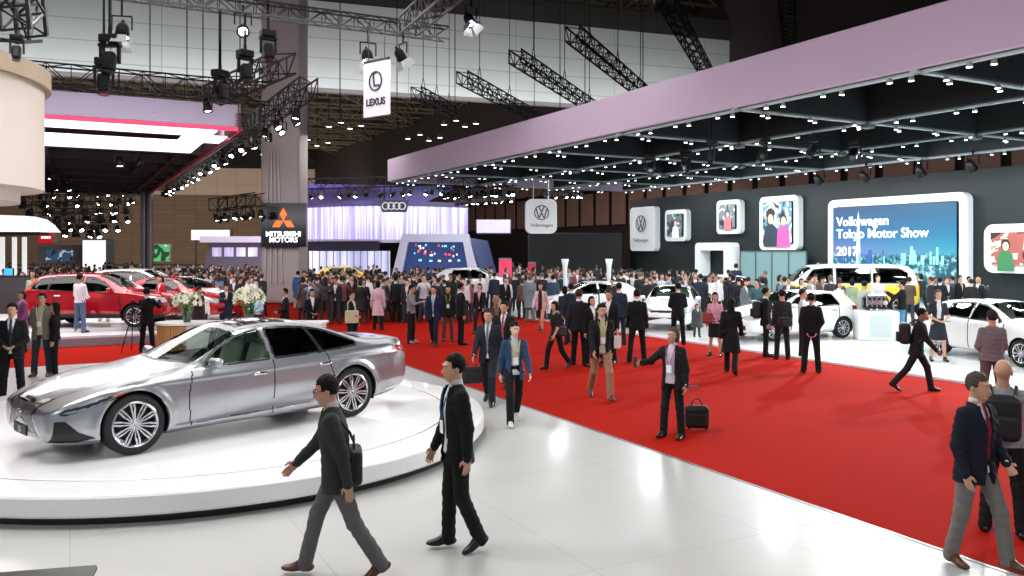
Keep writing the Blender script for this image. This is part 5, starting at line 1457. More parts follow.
# ------------------------------------------------------------------ overhead drum at the far left
dr = thing('drum_canopy', 'large white tiered fabric drum hanging at the upper left edge', 'canopy', (-10.33, 12.6, 0))
Yd = 12.6; Rr = 2.82
zt_, zb_ = 5.42, 3.76
mb = MB(); mb.lathe([(Rr, zb_), (Rr, zt_)], 96); mb.build('upper_tier', mat('drum_fabric', 'c9bdb3', .8, 0, .03, 2), dr, True)
mb = MB(); mb.lathe([(Rr - .03, zt_), (Rr + .10, zt_), (Rr + .10, zt_ + .28), (Rr - .03, zt_ + .28), (Rr - .03, zt_)], 96); mb.build('top_ring', mat('ring_beige', 'a3917a', .5, .2, .05), dr)
mb = MB(); mb.lathe([(Rr - .35, 3.55), (Rr - .35, zb_ + .02), (Rr, zb_)], 96); mb.build('middle_tier', mat('drum_fabric', 'c9bdb3', .8, 0, .03, 2), dr, True)
mb = MB(); mb.lathe([(Rr - .75, 3.35), (Rr - .75, 3.56), (Rr - .35, 3.55)], 96); mb.build('lower_tier', mat('drum_fabric', 'c9bdb3', .8, 0, .03, 2), dr, True)
mb = MB(); mb.lathe([(.001, zt_ + .1), (Rr - .05, zt_ + .1)], 64); mb.build('lid', mat('drum_lid', '2c2a28', .8), dr)
# ------------------------------------------------------------------ trusses and stage lamps
trs = mat('truss_black', '1d1f20', .5, .5); trg = mat('truss_grey', '5b5f60', .4, .7)
def truss_mesh(L, s=.5, bay=.6, t=.05):
    mb = MB(); h = s / 2; n = max(2, int(L / bay)); bay = L / n
    for y in (-h, h):
        for z in (-h, h): mb.bar((0, y, z), (L, y, z), t)
    for k in range(n):
        x = k * bay; up = 1 if k % 2 else -1
        for y in (-h, h): mb.bar((x, y, -h * up), (x + bay, y, h * up), t * .6)
        for z in (-h, h): mb.bar((x, -h * up, z), (x + bay, h * up, z), t * .6)
        mb.bar((x, -h, -h), (x, -h, h), t * .6); mb.bar((x, h, -h), (x, h, h), t * .6)
    return mb
def truss(label, a, b, s=.5, bay=.6, m=trs, wires=0, top=21.0, name='truss', group=None, t=.05):
    a, b = Vector(a), Vector(b); d = b - a
    T = thing(name, label, 'truss', tuple(a), 0, group)
    M = d.to_track_quat('X', 'Z')
    o = truss_mesh(d.length, s, bay, t).build('lattice', m, T); o.rotation_mode = 'QUATERNION'; o.rotation_quaternion = M
    for k in range(wires):
        p = d * ((k + .5) / wires)
        mb = MB(); mb.bar((p.x, p.y, s / 2 + .7), (p.x, p.y, top - a.z), .035)
        e = d.normalized() * .35; mb.bar((p.x - e.x, p.y - e.y, s / 2), (p.x, p.y, s / 2 + .7), .03); mb.bar((p.x + e.x, p.y + e.y, s / 2), (p.x, p.y, s / 2 + .7), .03)
        mb.build('cable', m, T)
    return T
bulb = emit('lamp_lens_white', 'ffffff', 14.0); bulbw = emit('lamp_lens_warm', 'ffe6c8', 9.0); inner = emit('reflector_glow', 'f4f6ff', 2.2)
lb = mat('lamp_body_black', '17181a', .45, .4); bd = mat('barn_door', '26282a', .5, .5); bdw = mat('barn_door_lit', 'c4c8cc', .35, .3)
LP = {}
def spot_proto(kind):
    """returns a hidden-from-nothing first instance builder: parts of a lamp pointing along local -Z tilted by its own tilt"""
    parts = []
    if kind == 'par':
        m1 = MB(); m1.lathe([(.001, .34), (.09, .33), (.12, .20), (.15, .0), (.14, .0), (.11, .18)], 14); parts.append(('can', m1, lb, None))
        m2 = MB(); m2.lathe([(.001, .03), (.10, .03)], 14); parts.append(('lens', m2, bulb, 'can'))
        m3 = MB(); m3.bar((-.18, 0, .16), (-.18, 0, .42), .03); m3.bar((.18, 0, .16), (.18, 0, .42), .03); m3.bar((-.18, 0, .42), (.18, 0, .42), .03); m3.bar((0, 0, .42), (0, 0, .55), .04); parts.append(('yoke', m3, lb, None))
    if kind == 'barn':
        m1 = MB(); m1.lathe([(.001, .42), (.10, .40), (.16, .30), (.18, .0), (.17, .0), (.14, .25)], 18); m1.cyl((0, 0, .40), (0, 0, .50), .05, .04, 10); parts.append(('can', m1, lb, None))
        m2 = MB(); m2.lathe([(.001, .03), (.165, .03)], 18); parts.append(('lens', m2, bulb, 'can'))
        m4 = MB()
        for a in range(4):
            c, s_ = math.cos(a * math.pi / 2), math.sin(a * math.pi / 2)
            q = [Vector((.18, -.15, 0)), Vector((.18, .15, 0)), Vector((.30, .21, -.26)), Vector((.30, -.21, -.26))]
            q = [Vector((v.x * c - v.y * s_, v.x * s_ + v.y * c, v.z)) for v in q]; n_ = Vector((c, s_, .4)) * .008
            m4.add(q + [v + n_ for v in q], [(0, 1, 2, 3), (7, 6, 5, 4), (0, 4, 5, 1), (1, 5, 6, 2), (2, 6, 7, 3), (3, 7, 4, 0)])
        parts.append(('barn_door', m4, bdw, 'can'))
        m3 = MB(); m3.bar((-.24, 0, .2), (-.24, 0, .56), .035); m3.bar((.24, 0, .2), (.24, 0, .56), .035); m3.bar((-.24, 0, .56), (.24, 0, .56), .035); m3.bar((0, 0, .56), (0, 0, .75), .05); parts.append(('yoke', m3, lb, None))
    if kind == 'mover':
        m1 = MB(); m1.box((0, 0, -.22), (.26, .24, .42), None, 0, .06); m1.cyl((0, 0, -.43), (0, 0, -.50), .10, .12, 14); parts.append(('head', m1, lb, None))
        m2 = MB(); m2.lathe([(.001, -.505), (.10, -.505)], 14); parts.append(('lens', m2, mat('lens_dark', '3c4650', .08, 0, 0), 'head'))
        m3 = MB(); m3.bar((-.19, 0, -.25), (-.19, 0, .12), .06); m3.bar((.19, 0, -.25), (.19, 0, .12), .06); m3.box((0, 0, .14), (.46, .16, .08), None, 0, .02); parts.append(('yoke', m3, lb, None))
        m4 = MB(); m4.box((0, 0, .27), (.38, .30, .18), None, 0, .03); m4.bar((0, 0, .36), (0, 0, .5), .06); parts.append(('base', m4, lb, None))
    return parts
def lamp(kind, loc, label, tilt=0.0, yaw=0.0, sc=1.0, group=None, hang=None):
    nm = {'par': 'par_spotlight', 'barn': 'barn_door_spotlight', 'mover': 'moving_head_light'}[kind]
    if kind not in LP:
        t = thing(nm, label, 'stage light', loc, yaw, group); made = {}
        for n_, mb, m_, par in spot_proto(kind): made[n_] = mb.build(n_, m_, made.get(par, t), n_ in ('can',))
        LP[kind] = t
    else:
        t = dup_tree(LP[kind]); t.location = loc; tag(t, label, 'stage light')
        if 'group' in t: del t['group']
        if group: t['group'] = group
    t.rotation_euler = (0, 0, yaw); t.scale = (sc, sc, sc)
    if hang is not None:
        mb = MB(); z0 = {'par': .5, 'barn': .7, 'mover': .45}[kind]; mb.bar((0, 0, z0), (0, 0, max(z0 + .1, (hang - loc[2]) / sc)), .05); mb.build('hanger_pole', lb, t)
    for ch in t.children:
        if ch.name.split('.')[0] in ('can', 'head'):
            ch.rotation_euler = (tilt, 0, 0)
    return t

# --- left stand canopy: lavender fascia, glowing ceiling, red edge
ZL = 7.2; cr_ = P(238, 131, 30.8); cU = float(UD @ np.array([cr_.x, cr_.y])); cS = float(VD @ np.array([cr_.x, cr_.y]))
lc_ = thing('exhibition_canopy', 'lavender canopy with a red lit edge and glowing white ceiling at the upper left', 'canopy', US(cU, cS, ZL), UANG)
K = lambda s: -(s - cS)
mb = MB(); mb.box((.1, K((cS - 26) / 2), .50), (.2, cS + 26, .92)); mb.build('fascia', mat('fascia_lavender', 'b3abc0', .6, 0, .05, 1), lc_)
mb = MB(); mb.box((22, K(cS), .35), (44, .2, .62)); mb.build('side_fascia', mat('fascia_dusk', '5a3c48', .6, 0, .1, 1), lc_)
redg = emit('edge_light_red', 'd23a5a', 1.1)
mb = MB(); mb.box((-.03, K((cS - 26) / 2), .05), (.06, cS + 26, .14)); mb.build('edge_light', redg, lc_)
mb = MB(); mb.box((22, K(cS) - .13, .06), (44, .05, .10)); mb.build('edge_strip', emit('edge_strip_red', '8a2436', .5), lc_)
wg = emit('ceiling_glow', 'fbf7f8', 1.5)
mb = MB(); mb.box((1.0, K((cS - 26) / 2 - .3), -.02), (1.7, cS + 25.2, .05)); mb.box((5.9, K((cS - 26) / 2 - .3), -.02), (4.2, cS + 25.2, .05)); mb.box((2.8, K(cS - .9), -.02), (2.1, 1.6, .05)); mb.build('luminous_ceiling', wg, lc_)
mb = MB(); mb.box((22.2, K((cS - 26) / 2), .95), (43.6, cS + 26, .1)); mb.build('roof_panel', mat('canopy_roof_black', '131416', .8), lc_)
mb = MB()
for k in range(8): mb.box((9 + 4.6 * k, K((cS - 26) / 2), .2), (.3, cS + 26, .4))
for k in range(5): mb.box((25, K(cS - 1 - 5.5 * k), .2), (34, .25, .35))
mb.build('ceiling_grid', mat('ceiling_grid_grey', '2e2c30', .6, .3), lc_)

truss('dark lighting truss just above the lavender canopy fascia', US(cU - .6, cS - 22, ZL + 1.35), US(cU - .6, cS + 1.0, ZL + 1.35), .7, .7)
def alongU(s, z, u0, u1): return US(u0, s, z), US(u1, s, z)
a, b2 = alongU(7.0, 8.2, 27.5, 78)
truss('long dark truss with a row of small spotlights beside the lavender canopy', a, b2, .6, .8)
# top truss running across, above the sedan
p = P(280, 12, 22); p_top = p; pu_, ps_ = float(UD @ np.array([p.x, p.y])), float(VD @ np.array([p.x, p.y]))
tz = p.z
truss('light grey lattice truss crossing the top of the picture to the left of the banner', US(pu_, ps_ - 7, tz), US(pu_, ps_ + 4.8, tz), .36, .45, trg, t=.04)
truss('short grey truss running upward out of the picture above the banner', tuple(P(408, 26, 21.5)), tuple(P(452, -12, 18)), .45, .5, trg)
truss('short dark truss with three moving lights beside the tall pillar', tuple(P(212, 96, 27)), tuple(P(286, 62, 22.5)), .55, .55)
truss('stub of dark truss at the upper left corner above the white drum', tuple(P(-6, 22, 12)), tuple(P(20, 22, 13)), .55, .45)
truss('upright piece of dark truss at the upper left corner', tuple(P(24, 33, 12)), tuple(P(20, -12, 12)), .42, .42)
# five dark trusses under the roof, pointing into the distance
vdr = Vector((.347, 1, 0)).normalized()
for i, (x, y, x2, y2, lb_) in enumerate(((416, 92, 455, 112, 'shortest dark truss hanging under the pale partition, right of the banner'),
        (462, 77, 545, 122, 'dark hanging truss, second to the right of the banner'), (515, 56, 600, 112, 'dark hanging truss with cables in the middle of the pale partition'),
        (572, 33, 650, 98, 'dark hanging truss crossing the partition just left of the canopy edge'), (664, -4, 712, 82, 'steep dark truss dropping behind the mauve fascia'), (786, -8, 791, 58, 'nearly upright truss under the roof lattice above the mauve fascia'))):
    z = 10.9 if i < 4 else 12.2; Y1 = F * (z - HC) / (HY - y); Y2 = F * (z - HC) / (HY - y2)
    truss(lb_, tuple(P(x, y, Y1)), tuple(P(x2, y2, Y2)), .55, .7, trs, 3 if i < 4 else 0, 21, t=.055)
# loose cables hanging in front of the partition
cabm = mat('cable_dark', '23211f', .7); cab = None
for px in (150, 187, 203, 340, 397, 455, 560, 585, 643, 300, 240):
    p = P(px, 60, 48)
    if cab is None:
        mb = MB(); mb.bar((0, 0, 0), (0, 0, 12), .05); cab = mb.build('hanging_cable', cabm); o = cab
    else: o = cab.copy(); C.objects.link(o)
    o.location = (p.x, p.y, 9.5); tag(o, 'thin dark cable hanging in front of the pale high partition', 'cable', 'cables in front of the partition')

# --- lamps on the top truss
def on_top(px, py, dz=0):                                        # point under the top truss seen in a pixel
    q = (px - CX) / F; t_ = (q * p_top.y - p_top.x) / (VD[0] - q * VD[1]); X_, Y_ = p_top.x + VD[0] * t_, p_top.y + VD[1] * t_
    return (float(X_), float(Y_), HC - (py - HY) / F * float(Y_))
TT = tz - .15
lamp('barn', on_top(122, 38), 'big bright spotlight with open flaps hanging right of the white drum', R(-14), .2, .95, None, TT)
lamp('barn', on_top(368, 62), 'bright spotlight with open flaps directly left above the white banner', R(-20), .5, .95, None, TT)
lamp('barn', on_top(403, 60), 'tilted spotlight with open flaps right of the white banner', R(35), -.9, .85, None, TT)
lamp('barn', on_top(471, 24), 'bright spotlight with open flaps alone at the top, right of the banner', R(-30), .8, .9, None, TT + .9)
lamp('par', on_top(243, 32), 'small bright spotlight at the top left of the tall pillar', R(-55), .3, 1.15, None, TT)
for k, (px, py, s_, lb_, up) in enumerate(((110, 52, 1.15, 'black moving light hanging below the big bright spotlight', 1), (104, 74, 1.05, 'lowest black moving light above the lavender fascia, left', 1),
        (268, 44, 1.0, 'black moving light close to the left side of the tall pillar', 1), (245, 64, 1.0, 'black moving light left of the tall pillar, the middle one', 1), (220, 84, 1.0, 'black moving light left of the tall pillar, the lowest one', 1))):
    lamp('mover', on_top(px, py), lb_, R(-12), .3 * k, s_, None, TT)
lamp('mover', tuple(P(17, 46, 12)), 'small black moving light standing over the ring of the white drum', R(-12), .3, .45, None, P(17, 24, 12).z)
grp = 'small spotlights along the aisle truss'
u = 28.5; k = 0
while u < 76:
    q = US(u, 7.0 + (.2 if k % 2 else -.2), 7.25); lamp('par', q, 'small lit spotlight in the long row along the truss beside the lavender canopy', R(10 - 55 * RND.random()), -1.3 + 3 * RND.random(), 1.1, grp); u += 1.15 + u * .004; k += 1
for k, (px, py) in enumerate(((107, 110), (126, 107), (154, 114), (208, 112), (80, 125), (47, 110))):
    lamp('par', tuple(P(px, py, 29.6)), ('small spotlight hanging in front of the lavender fascia, second from the drum', 'small spotlight in front of the lavender fascia, third from the drum', 'small spotlight in front of the middle of the lavender fascia', 'rightmost small spotlight in front of the lavender fascia', 'low spotlight at the red edge of the lavender fascia', 'small spotlight touching the drum in front of the lavender fascia')[k], R(-10), .4 * k, 1.15, None, ZL + 1.1)
g2 = 'spotlights in the dark ceiling of the left canopy'
for k in range(16):
    gu = 9 + 4.6 * (k % 5); gs = cS - 1.2 - 9 * RND.random(); q = US(cU + gu, gs, ZL - .70)
    lamp('par', q, 'lit spotlight in the dark grid below the glowing ceiling on the left', R(-30 + 50 * RND.random()), 6 * RND.random(), 1.3, g2)
def lamp_row(a, b, n, label, grp, sc, tl, s_=.6):
    """a truss with lamps hung under it"""
    a, b = Vector(a), Vector(b)
    truss(tl, tuple(a), tuple(b), s_, s_ * 1.2)
    for k in range(n):
        p = a + (b - a) * ((k + .2 + .6 * RND.random()) / n); lamp('par', (p.x, p.y + s_ / 2 * (-1) ** k, p.z - s_ / 2 - .52 * sc), label, R(5 - 60 * RND.random()), -1.7 + 3.4 * RND.random(), sc, grp)
g3 = 'dense cluster of far spotlights on the left'; l3 = 'tiny bright spotlight in the dense far cluster above the left crowd'
rows = ((2, 186, 52, 142, 182, 60, 10), (12, 193, 48, 140, 190, 55, 14), (22, 200, 46, 134, 199, 52, 14), (34, 207, 45, 128, 207, 49, 13), (50, 214, 44, 118, 215, 46, 11), (58, 219, 43, 100, 221, 44, 7))
tn = ('topmost', 'second', 'third', 'fourth', 'fifth', 'lowest')
for k, (xa, ya, Ya, xb, yb, Yb, n) in enumerate(rows):
    lamp_row(P(xa, ya, Ya), P(xb, yb, Yb), n, l3, g3, 1.15, 'dark truss in the far cluster on the left, %s row of six' % tn[k])
lamp_row(P(214, 205, 43), P(260, 199, 41), 11, 'tiny spotlight on the short truss left of the three-diamond board', 'spotlights on the short truss before the pillar', 1.1, 'short dark truss with small lamps left of the three-diamond board')
g5 = 'tiny spotlights above the lavender curtain'; l5 = 'tiny bright spotlight hanging above the lavender curtain wall'
lamp_row(P(308, 184, 49.5), P(448, 180, 51), 13, l5, g5, 1.1, 'long dark truss above the lavender curtain, the upper one')
lamp_row(P(440, 184, 48), P(514, 181, 50), 14, l5, g5, 1.1, 'dark truss right above the right end of the lavender curtain')
lamp_row(P(455, 193, 57), P(517, 190, 60), 13, l5, g5, 1.1, 'farther dark truss above the lavender light box')
lamp_row(P(546, 187, 57), P(582, 186, 58), 13, 'tiny bright spotlight in the cluster right behind the hanging square sign', 'tiny spotlights behind the hanging square sign', 1.0, 'short dark truss behind the hanging square sign')
ZBc = ZB - .05
for k, (px, py, lb_) in enumerate(((820, 183, 'bright wall spotlight left above the big screen'), (866, 180, 'bright wall spotlight second from the left above the big screen'), (922, 175, 'bright wall spotlight third from the left above the big screen'), (973, 170, 'bright wall spotlight at the right end above the big screen'))):
    u_ = u_at(px, 32.4); q = US(u_, 32.4); lamp('par', (q[0], q[1], HC - (py - HY) / F * q[1]), lb_, R(40), UANG + math.pi, 1.4, None, ZBc)
for k, (px, py, lb_) in enumerate(((650, 163, 'grey moving light hanging under the canopy, left of its middle'), (686, 160, 'grey moving light under the canopy joint, left of centre'), (712, 150, 'tilted moving light under the middle of the canopy'), (765, 148, 'moving light at the canopy joint right of the middle'), (815, 145, 'moving light under the canopy above the two women picture'), (855, 150, 'rightmost moving light under the canopy beam'))):
    Yq = F * (ZB - .45 - HC) / (HY - py); lamp('mover', tuple(P(px, py, Yq)), lb_, R(-20 + 14 * k), .5 * k, 1.0, None, ZBc)
# high bay lamps of the hall roof
hb = None
for k, (cx_, cy_, Yq) in enumerate(((836, 21, 70), (345, 124, 95), (312, 141, 100), (460, 122, 92), (424, 136, 96), (655, 90, 85), (525, 8, 64), (398, 196, 110), (556, 196, 120), (258, 150, 100))):
    for j, (dx, dy) in enumerate(((-16, 3), (-4, -1), (16, 2), (5, 5))):
        if hb is None:
            mb = MB(); mb.lathe([(.001, .5), (.12, .5), (.16, .25), (.36, 0)], 16); t = thing('high_bay_lamp', '', 'ceiling lamp', (0, 0, 0)); mb.build('shade', mat('high_bay_shade', '8a8a86', .4, .6), t, True)
            m2 = MB(); m2.lathe([(.001, .03), (.33, .03)], 16); m2.build('lens', emit('high_bay_glow', 'fff8ee', 6.0), t); hb = t
        else:
            t = thing('high_bay_lamp', '', 'ceiling lamp', (0, 0, 0))
            for n_ in ('shade', 'lens'):
                src = [c for c in hb.children if c.name.split('.')[0] == n_][0]; c = src.copy(); C.objects.link(c); c.parent = t
        s_ = 1.0; t.location = P(cx_ + dx * s_, cy_ + dy * s_, Yq); tag(t, 'bright round lamp hanging from the dark roof lattice in a small cluster', 'ceiling lamp', 'high lamps under the hall roof'); m3 = MB(); m3.bar((0, 0, .5), (0, 0, max(.8, 21.6 - t.location.z)), .05); m3.build('stem', trs, t)
# ------------------------------------------------------------------ the cars
LEXM = car_mats(silver, grille=mat('grille_mesh_silver', '888c90', .3, .85, .55, 90), lampd=mat('headlamp_dark', '2c3237', .1, .4, .4, 50, coat=.6), amber=mat('lamp_amber', 'b04a28', .15, 0, .1, coat=.4), roofglass=mat('roof_glass_black', '14181a', .08, 0, .02, coat=.6),
    side_glass={'front_side_window': glass('car_side_glass', 'bccac4', .03)})
LEX['mats'] = LEXM
fw = Vector((-.688, -.726, 0)).normalized(); left = Vector((-fw.y, fw.x, 0))
car_c = (Vector((-4.49, 9.84, .342)) + Vector((-2.30, 12.15, .342))) / 2
cc = car_c - left * .93 - fw * (2.6175 - 2.4775); cc.z = .342
LXR, LXP = make_car(LEX, 'large metallic silver luxury sedan parked on the round white turntable', tuple(cc), math.atan2(fw.y, fw.x), res=RES_HERO, name='sedan')
# oval badge, plate and antenna of the sedan
mb = MB(); n = 24
ring_prism(mb, [(.07 * math.cos(2 * math.pi * k / n), .055 * math.sin(2 * math.pi * k / n)) for k in range(n)], [(.058 * math.cos(2 * math.pi * k / n), .043 * math.sin(2 * math.pi * k / n)) for k in range(n)], -.01, .0)
mb.bar((-.02, -.005, .035), (-.01, -.005, -.02), .008, .012); mb.bar((-.01, -.005, -.02), (.035, -.005, -.02), .008, .012)
o = mb.build('badge', LEXM['chrome'], LXR); o.location = (2.6175 + .06, 0, .52); o.rotation_euler = (0, 0, R(90))
mb = MB(); mb.box((0, 0, 0), (.46, .02, .12), None, 0, .006); o = mb.build('number_plate', LEXM['plate'], LXR); o.location = (2.6175 + .045, 0, .335); o.rotation_euler = (0, 0, R(90))
t1 = text_mesh('LS', .10, 'lettering', LEXM['white'], o, 'CENTER', .002); t1.rotation_euler = (R(90), 0, 0); t1.location = (0, -.013, -.035)

wpaint = mat('car_paint_white', 'e6e8e8', .2, 0, .02, 3, coat=.8)
rpaint = mat('car_paint_red', 'b3101c', .2, .2, .05, 3, coat=.9)
HATCH = dict(L=4.26, paint=wpaint, tumble=.05, bulge=.05,
    zb=[(0, .27), (.2, .22), (.6, .20), (3.6, .21), (4.0, .26), (4.26, .36)],
    zt=[(0, .66), (.04, .74), (.15, .82), (.5, .93), (.95, 1.01), (1.15, 1.05), (1.3, 1.13), (1.75, 1.37), (2.05, 1.455), (2.5, 1.475), (3.2, 1.45), (3.7, 1.40), (3.9, 1.33), (4.1, 1.10), (4.2, 1.0), (4.26, .80)],
    zs=[(0, .62), (.2, .76), (.7, .90), (1.2, .96), (2.4, .985), (3.4, 1.01), (4.1, 1.0), (4.26, .78)],
    zr=[(0, .64), (.3, .82), (.9, .96), (1.15, 1.0), (1.35, 1.08), (1.75, 1.29), (2.05, 1.385), (2.5, 1.41), (3.2, 1.385), (3.7, 1.33), (3.95, 1.22), (4.15, 1.03), (4.26, .79)],
    w=[(0, .66), (.04, .74), (.15, .81), (.35, .86), (.7, .89), (2.2, .90), (3.6, .895), (4.0, .85), (4.2, .78), (4.26, .70)],
    wr=[(0, .45), (.5, .62), (1.1, .70), (1.5, .68), (2.0, .61), (3.2, .59), (3.9, .60), (4.26, .5)],
    ax=(.86, 3.48), wz=.325, arch=.365, wr_=.325, rim=.225, spokes=10, tyw=.22, trimw=.03,
    windows=[('front_side_window', [(1.48, 1.0), (1.80, 1.22), (2.10, 1.335), (2.38, 1.37), (2.42, 1.01)]), ('rear_side_window', [(2.50, 1.015), (2.47, 1.375), (2.9, 1.37), (3.22, 1.34), (3.36, 1.05)])],
    windshield=(1.22, 1.98, .22), backlight=(3.78, 4.10, .1), mirror=(1.55, 1.02), handles=[(2.25, .85), (3.1, .87)],
    seats=[(2.25, .28, 1)], dash=1.45, dashz=.92,
    seams=[[(1.32, .26), (1.28, .62), (1.36, .96)], [(2.45, .24), (2.46, 1.0)], [(3.15, .4), (3.30, .65), (3.30, 1.0)]],
    features=[
     ('headlight', 'lamp', lambda cx, cy, cz, cv: in_poly(cx, cz, [(.02, .62), (.04, .71), (.30, .80), (.62, .86), (.55, .76), (.30, .66)]) & (cy > .44), -.002, True),
     ('front_grille', 'black', lambda cx, cy, cz, cv: (cx < .2) & (cy < .47) & (cz > .63) & (cz < .70), .004, False),
     ('lower_grille', 'black', lambda cx, cy, cz, cv: (cx < .3) & (cy < .66) & (cz > .33) & (cz < .47) & (cv > 3), .01, False),
     ('tail_light', 'tail', lambda cx, cy, cz, cv: (cx > 3.85) & (cy > .42) & (cz > .84) & (cz < 1.0) & (cv < 9), -.003, True),
     ('roof_gap', 'gap', lambda cx, cy, cz, cv: (cv > 10.05) & (np.abs(cy - .54) < .015) & (cx > 2.0) & (cx < 3.7), 0, False)])
HATCH['mats'] = car_mats(wpaint)
SUV = dict(HATCH); SUV.update(L=4.48,
    zt=[(0, .80), (.04, .88), (.15, .96), (.5, 1.04), (.95, 1.10), (1.15, 1.14), (1.35, 1.28), (1.8, 1.54), (2.1, 1.63), (2.6, 1.66), (3.4, 1.64), (3.95, 1.58), (4.2, 1.40), (4.38, 1.10), (4.48, .9)],
    zr=[(0, .78), (.3, .96), (.9, 1.05), (1.15, 1.10), (1.4, 1.24), (1.8, 1.46), (2.1, 1.56), (2.6, 1.59), (3.4, 1.57), (3.95, 1.50), (4.2, 1.32), (4.48, .88)],
    zs=[(0, .75), (.2, .90), (.7, 1.0), (1.2, 1.06), (2.4, 1.08), (3.5, 1.11), (4.2, 1.12), (4.48, .86)],
    zb=[(0, .34), (.3, .28), (3.7, .27), (4.48, .40)],
    w=[(0, .70), (.04, .78), (.15, .85), (.35, .89), (.7, .915), (3.8, .915), (4.2, .87), (4.4, .80), (4.48, .72)],
    ax=(.88, 3.55), wz=.36, arch=.41, wr_=.36, rim=.245,
    windows=[('front_side_window', [(1.52, 1.10), (1.85, 1.36), (2.15, 1.50), (2.42, 1.54), (2.46, 1.11)]), ('rear_side_window', [(2.54, 1.115), (2.51, 1.545), (3.1, 1.55), (3.4, 1.53), (3.5, 1.14)]), ('quarter_window', [(3.56, 1.15), (3.47, 1.52), (3.8, 1.47), (4.02, 1.26), (4.0, 1.17)])],
    windshield=(1.26, 2.04, .22), backlight=(4.02, 4.30, .08), mirror=(1.6, 1.13), handles=[(2.3, .95), (3.2, .97)], seats=[(2.3, .38, 1)], dash=1.5, dashz=1.02,
    features=[
     ('headlight', 'lamp', lambda cx, cy, cz, cv: in_poly(cx, cz, [(.02, .76), (.04, .86), (.3, .94), (.55, .97), (.5, .88), (.3, .80)]) & (cy > .46), -.002, True),
     ('front_grille', 'black', lambda cx, cy, cz, cv: (cx < .2) & (cy < .50) & (cz > .62) & (cz < .84), .004, False),
     ('cladding', 'black', lambda cx, cy, cz, cv: (cz < .42) & (cy > .6), -.002, False),
     ('tail_light', 'tail', lambda cx, cy, cz, cv: (cx > 4.05) & (cy > .45) & (cz > .95) & (cz < 1.12) & (cv < 9), -.003, True)])
SUV['mats'] = HATCH['mats']
yel = mat('van_yellow', 'e3c23a', .25, 0, .03, 3, coat=.7)
VAN = dict(HATCH); VAN.update(L=4.9, tumble=.04, bulge=.04, paint=yel,
    zb=[(0, .35), (.3, .30), (4.6, .30), (4.9, .42)],
    zt=[(0, 1.10), (.1, 1.22), (.3, 1.42), (.7, 1.78), (.95, 1.90), (1.4, 1.95), (3.8, 1.95), (4.5, 1.90), (4.75, 1.70), (4.9, 1.2)],
    zr=[(0, 1.08), (.1, 1.18), (.3, 1.36), (.7, 1.70), (.95, 1.82), (1.4, 1.87), (3.8, 1.87), (4.5, 1.81), (4.75, 1.6), (4.9, 1.15)],
    zs=[(0, 1.0), (.2, 1.12), (1, 1.16), (4.6, 1.16), (4.9, 1.1)],
    w=[(0, .72), (.05, .80), (.2, .90), (.5, .95), (4.4, .96), (4.75, .90), (4.9, .78)],
    wr=[(0, .62), (.3, .76), (.9, .78), (4.4, .78), (4.9, .66)],
    ax=(.85, 4.12), wz=.36, arch=.42, wr_=.36, rim=.26, spokes=6,
    windows=[('front_side_window', [(.55, 1.24), (.86, 1.68), (1.10, 1.76), (1.62, 1.77), (1.62, 1.24)]), ('rear_side_window', [(1.76, 1.24), (1.76, 1.77), (3.02, 1.77), (3.02, 1.24)]), ('quarter_window', [(3.16, 1.24), (3.16, 1.77), (4.15, 1.75), (4.42, 1.60), (4.42, 1.24)])],
    windshield=(.12, .80, .1), backlight=(4.60, 4.84, .05), mirror=(.75, 1.25), handles=[(1.5, 1.0)], seats=[(1.5, .55, 1), (2.8, .55, 2)], dash=.7, dashz=1.15,
    seams=[[(1.69, .35), (1.69, 1.2)], [(3.09, .35), (3.09, 1.2)]],
    features=[('roof_shell', 'whitep', lambda cx, cy, cz, cv: (cz > 1.16) & (cv > 7), 0, False),
      ('headlight', 'lamp', lambda cx, cy, cz, cv: (cx < .35) & (cz > .78) & (cz < .86) & (cy > .4), -.002, True)])
VAN['mats'] = car_mats(yel, whitep=wpaint)
def ang_to(dx, dy): return math.atan2(dy, dx)
def carpos(px, py, z): p = G(px, py, z); return p
make_car(VAN, 'white over yellow electric van parked in front of the huge screen', (P(848, 250, 33.2).x, 33.2, .28), ang_to(-1, .10), res=.035, name='van')
mb = MB(); c_ = P(848, 250, 33.2); mb.lathe([(.001, .27), (2.9, .27), (2.95, .25), (2.95, .06)], 48, (c_.x, c_.y, 0)); tag(mb.build('van_stage', white), 'low round white stage under the white and yellow van', 'stage')
c1 = P(672, 250, 29.6)
make_car(HATCH, 'white hatchback facing the camera behind the man in a dark suit with his back turned', (c1.x, c1.y, .066), ang_to(-.30, -.95), res=.028, name='hatchback')
c1 = P(789, 250, 25.9)
make_car(HATCH, 'white hatchback hidden behind four standing visitors, its nose towards the left', (c1.x, c1.y, .066), ang_to(-.93, -.36), res=.028, name='hatchback')
c1 = P(1008, 250, 20.6)
make_car(HATCH, 'white hatchback cut by the right edge, its front wheel on the bright floor', (c1.x, c1.y, .066), ang_to(.22, -.975), res=.022, name='hatchback')
c1 = P(586, 250, 33.5)
make_car(HATCH, 'white hatchback seen side-on between the two white flared posts', (c1.x, c1.y, .066), ang_to(-.98, -.15), res=.04, name='hatchback')
c1 = P(712, 250, 35.6)
make_car(SUV, 'white off-road car in the back row in front of the white portal frame', (c1.x, c1.y, .066), ang_to(-.7, -.6), res=.04, name='off_road_car')
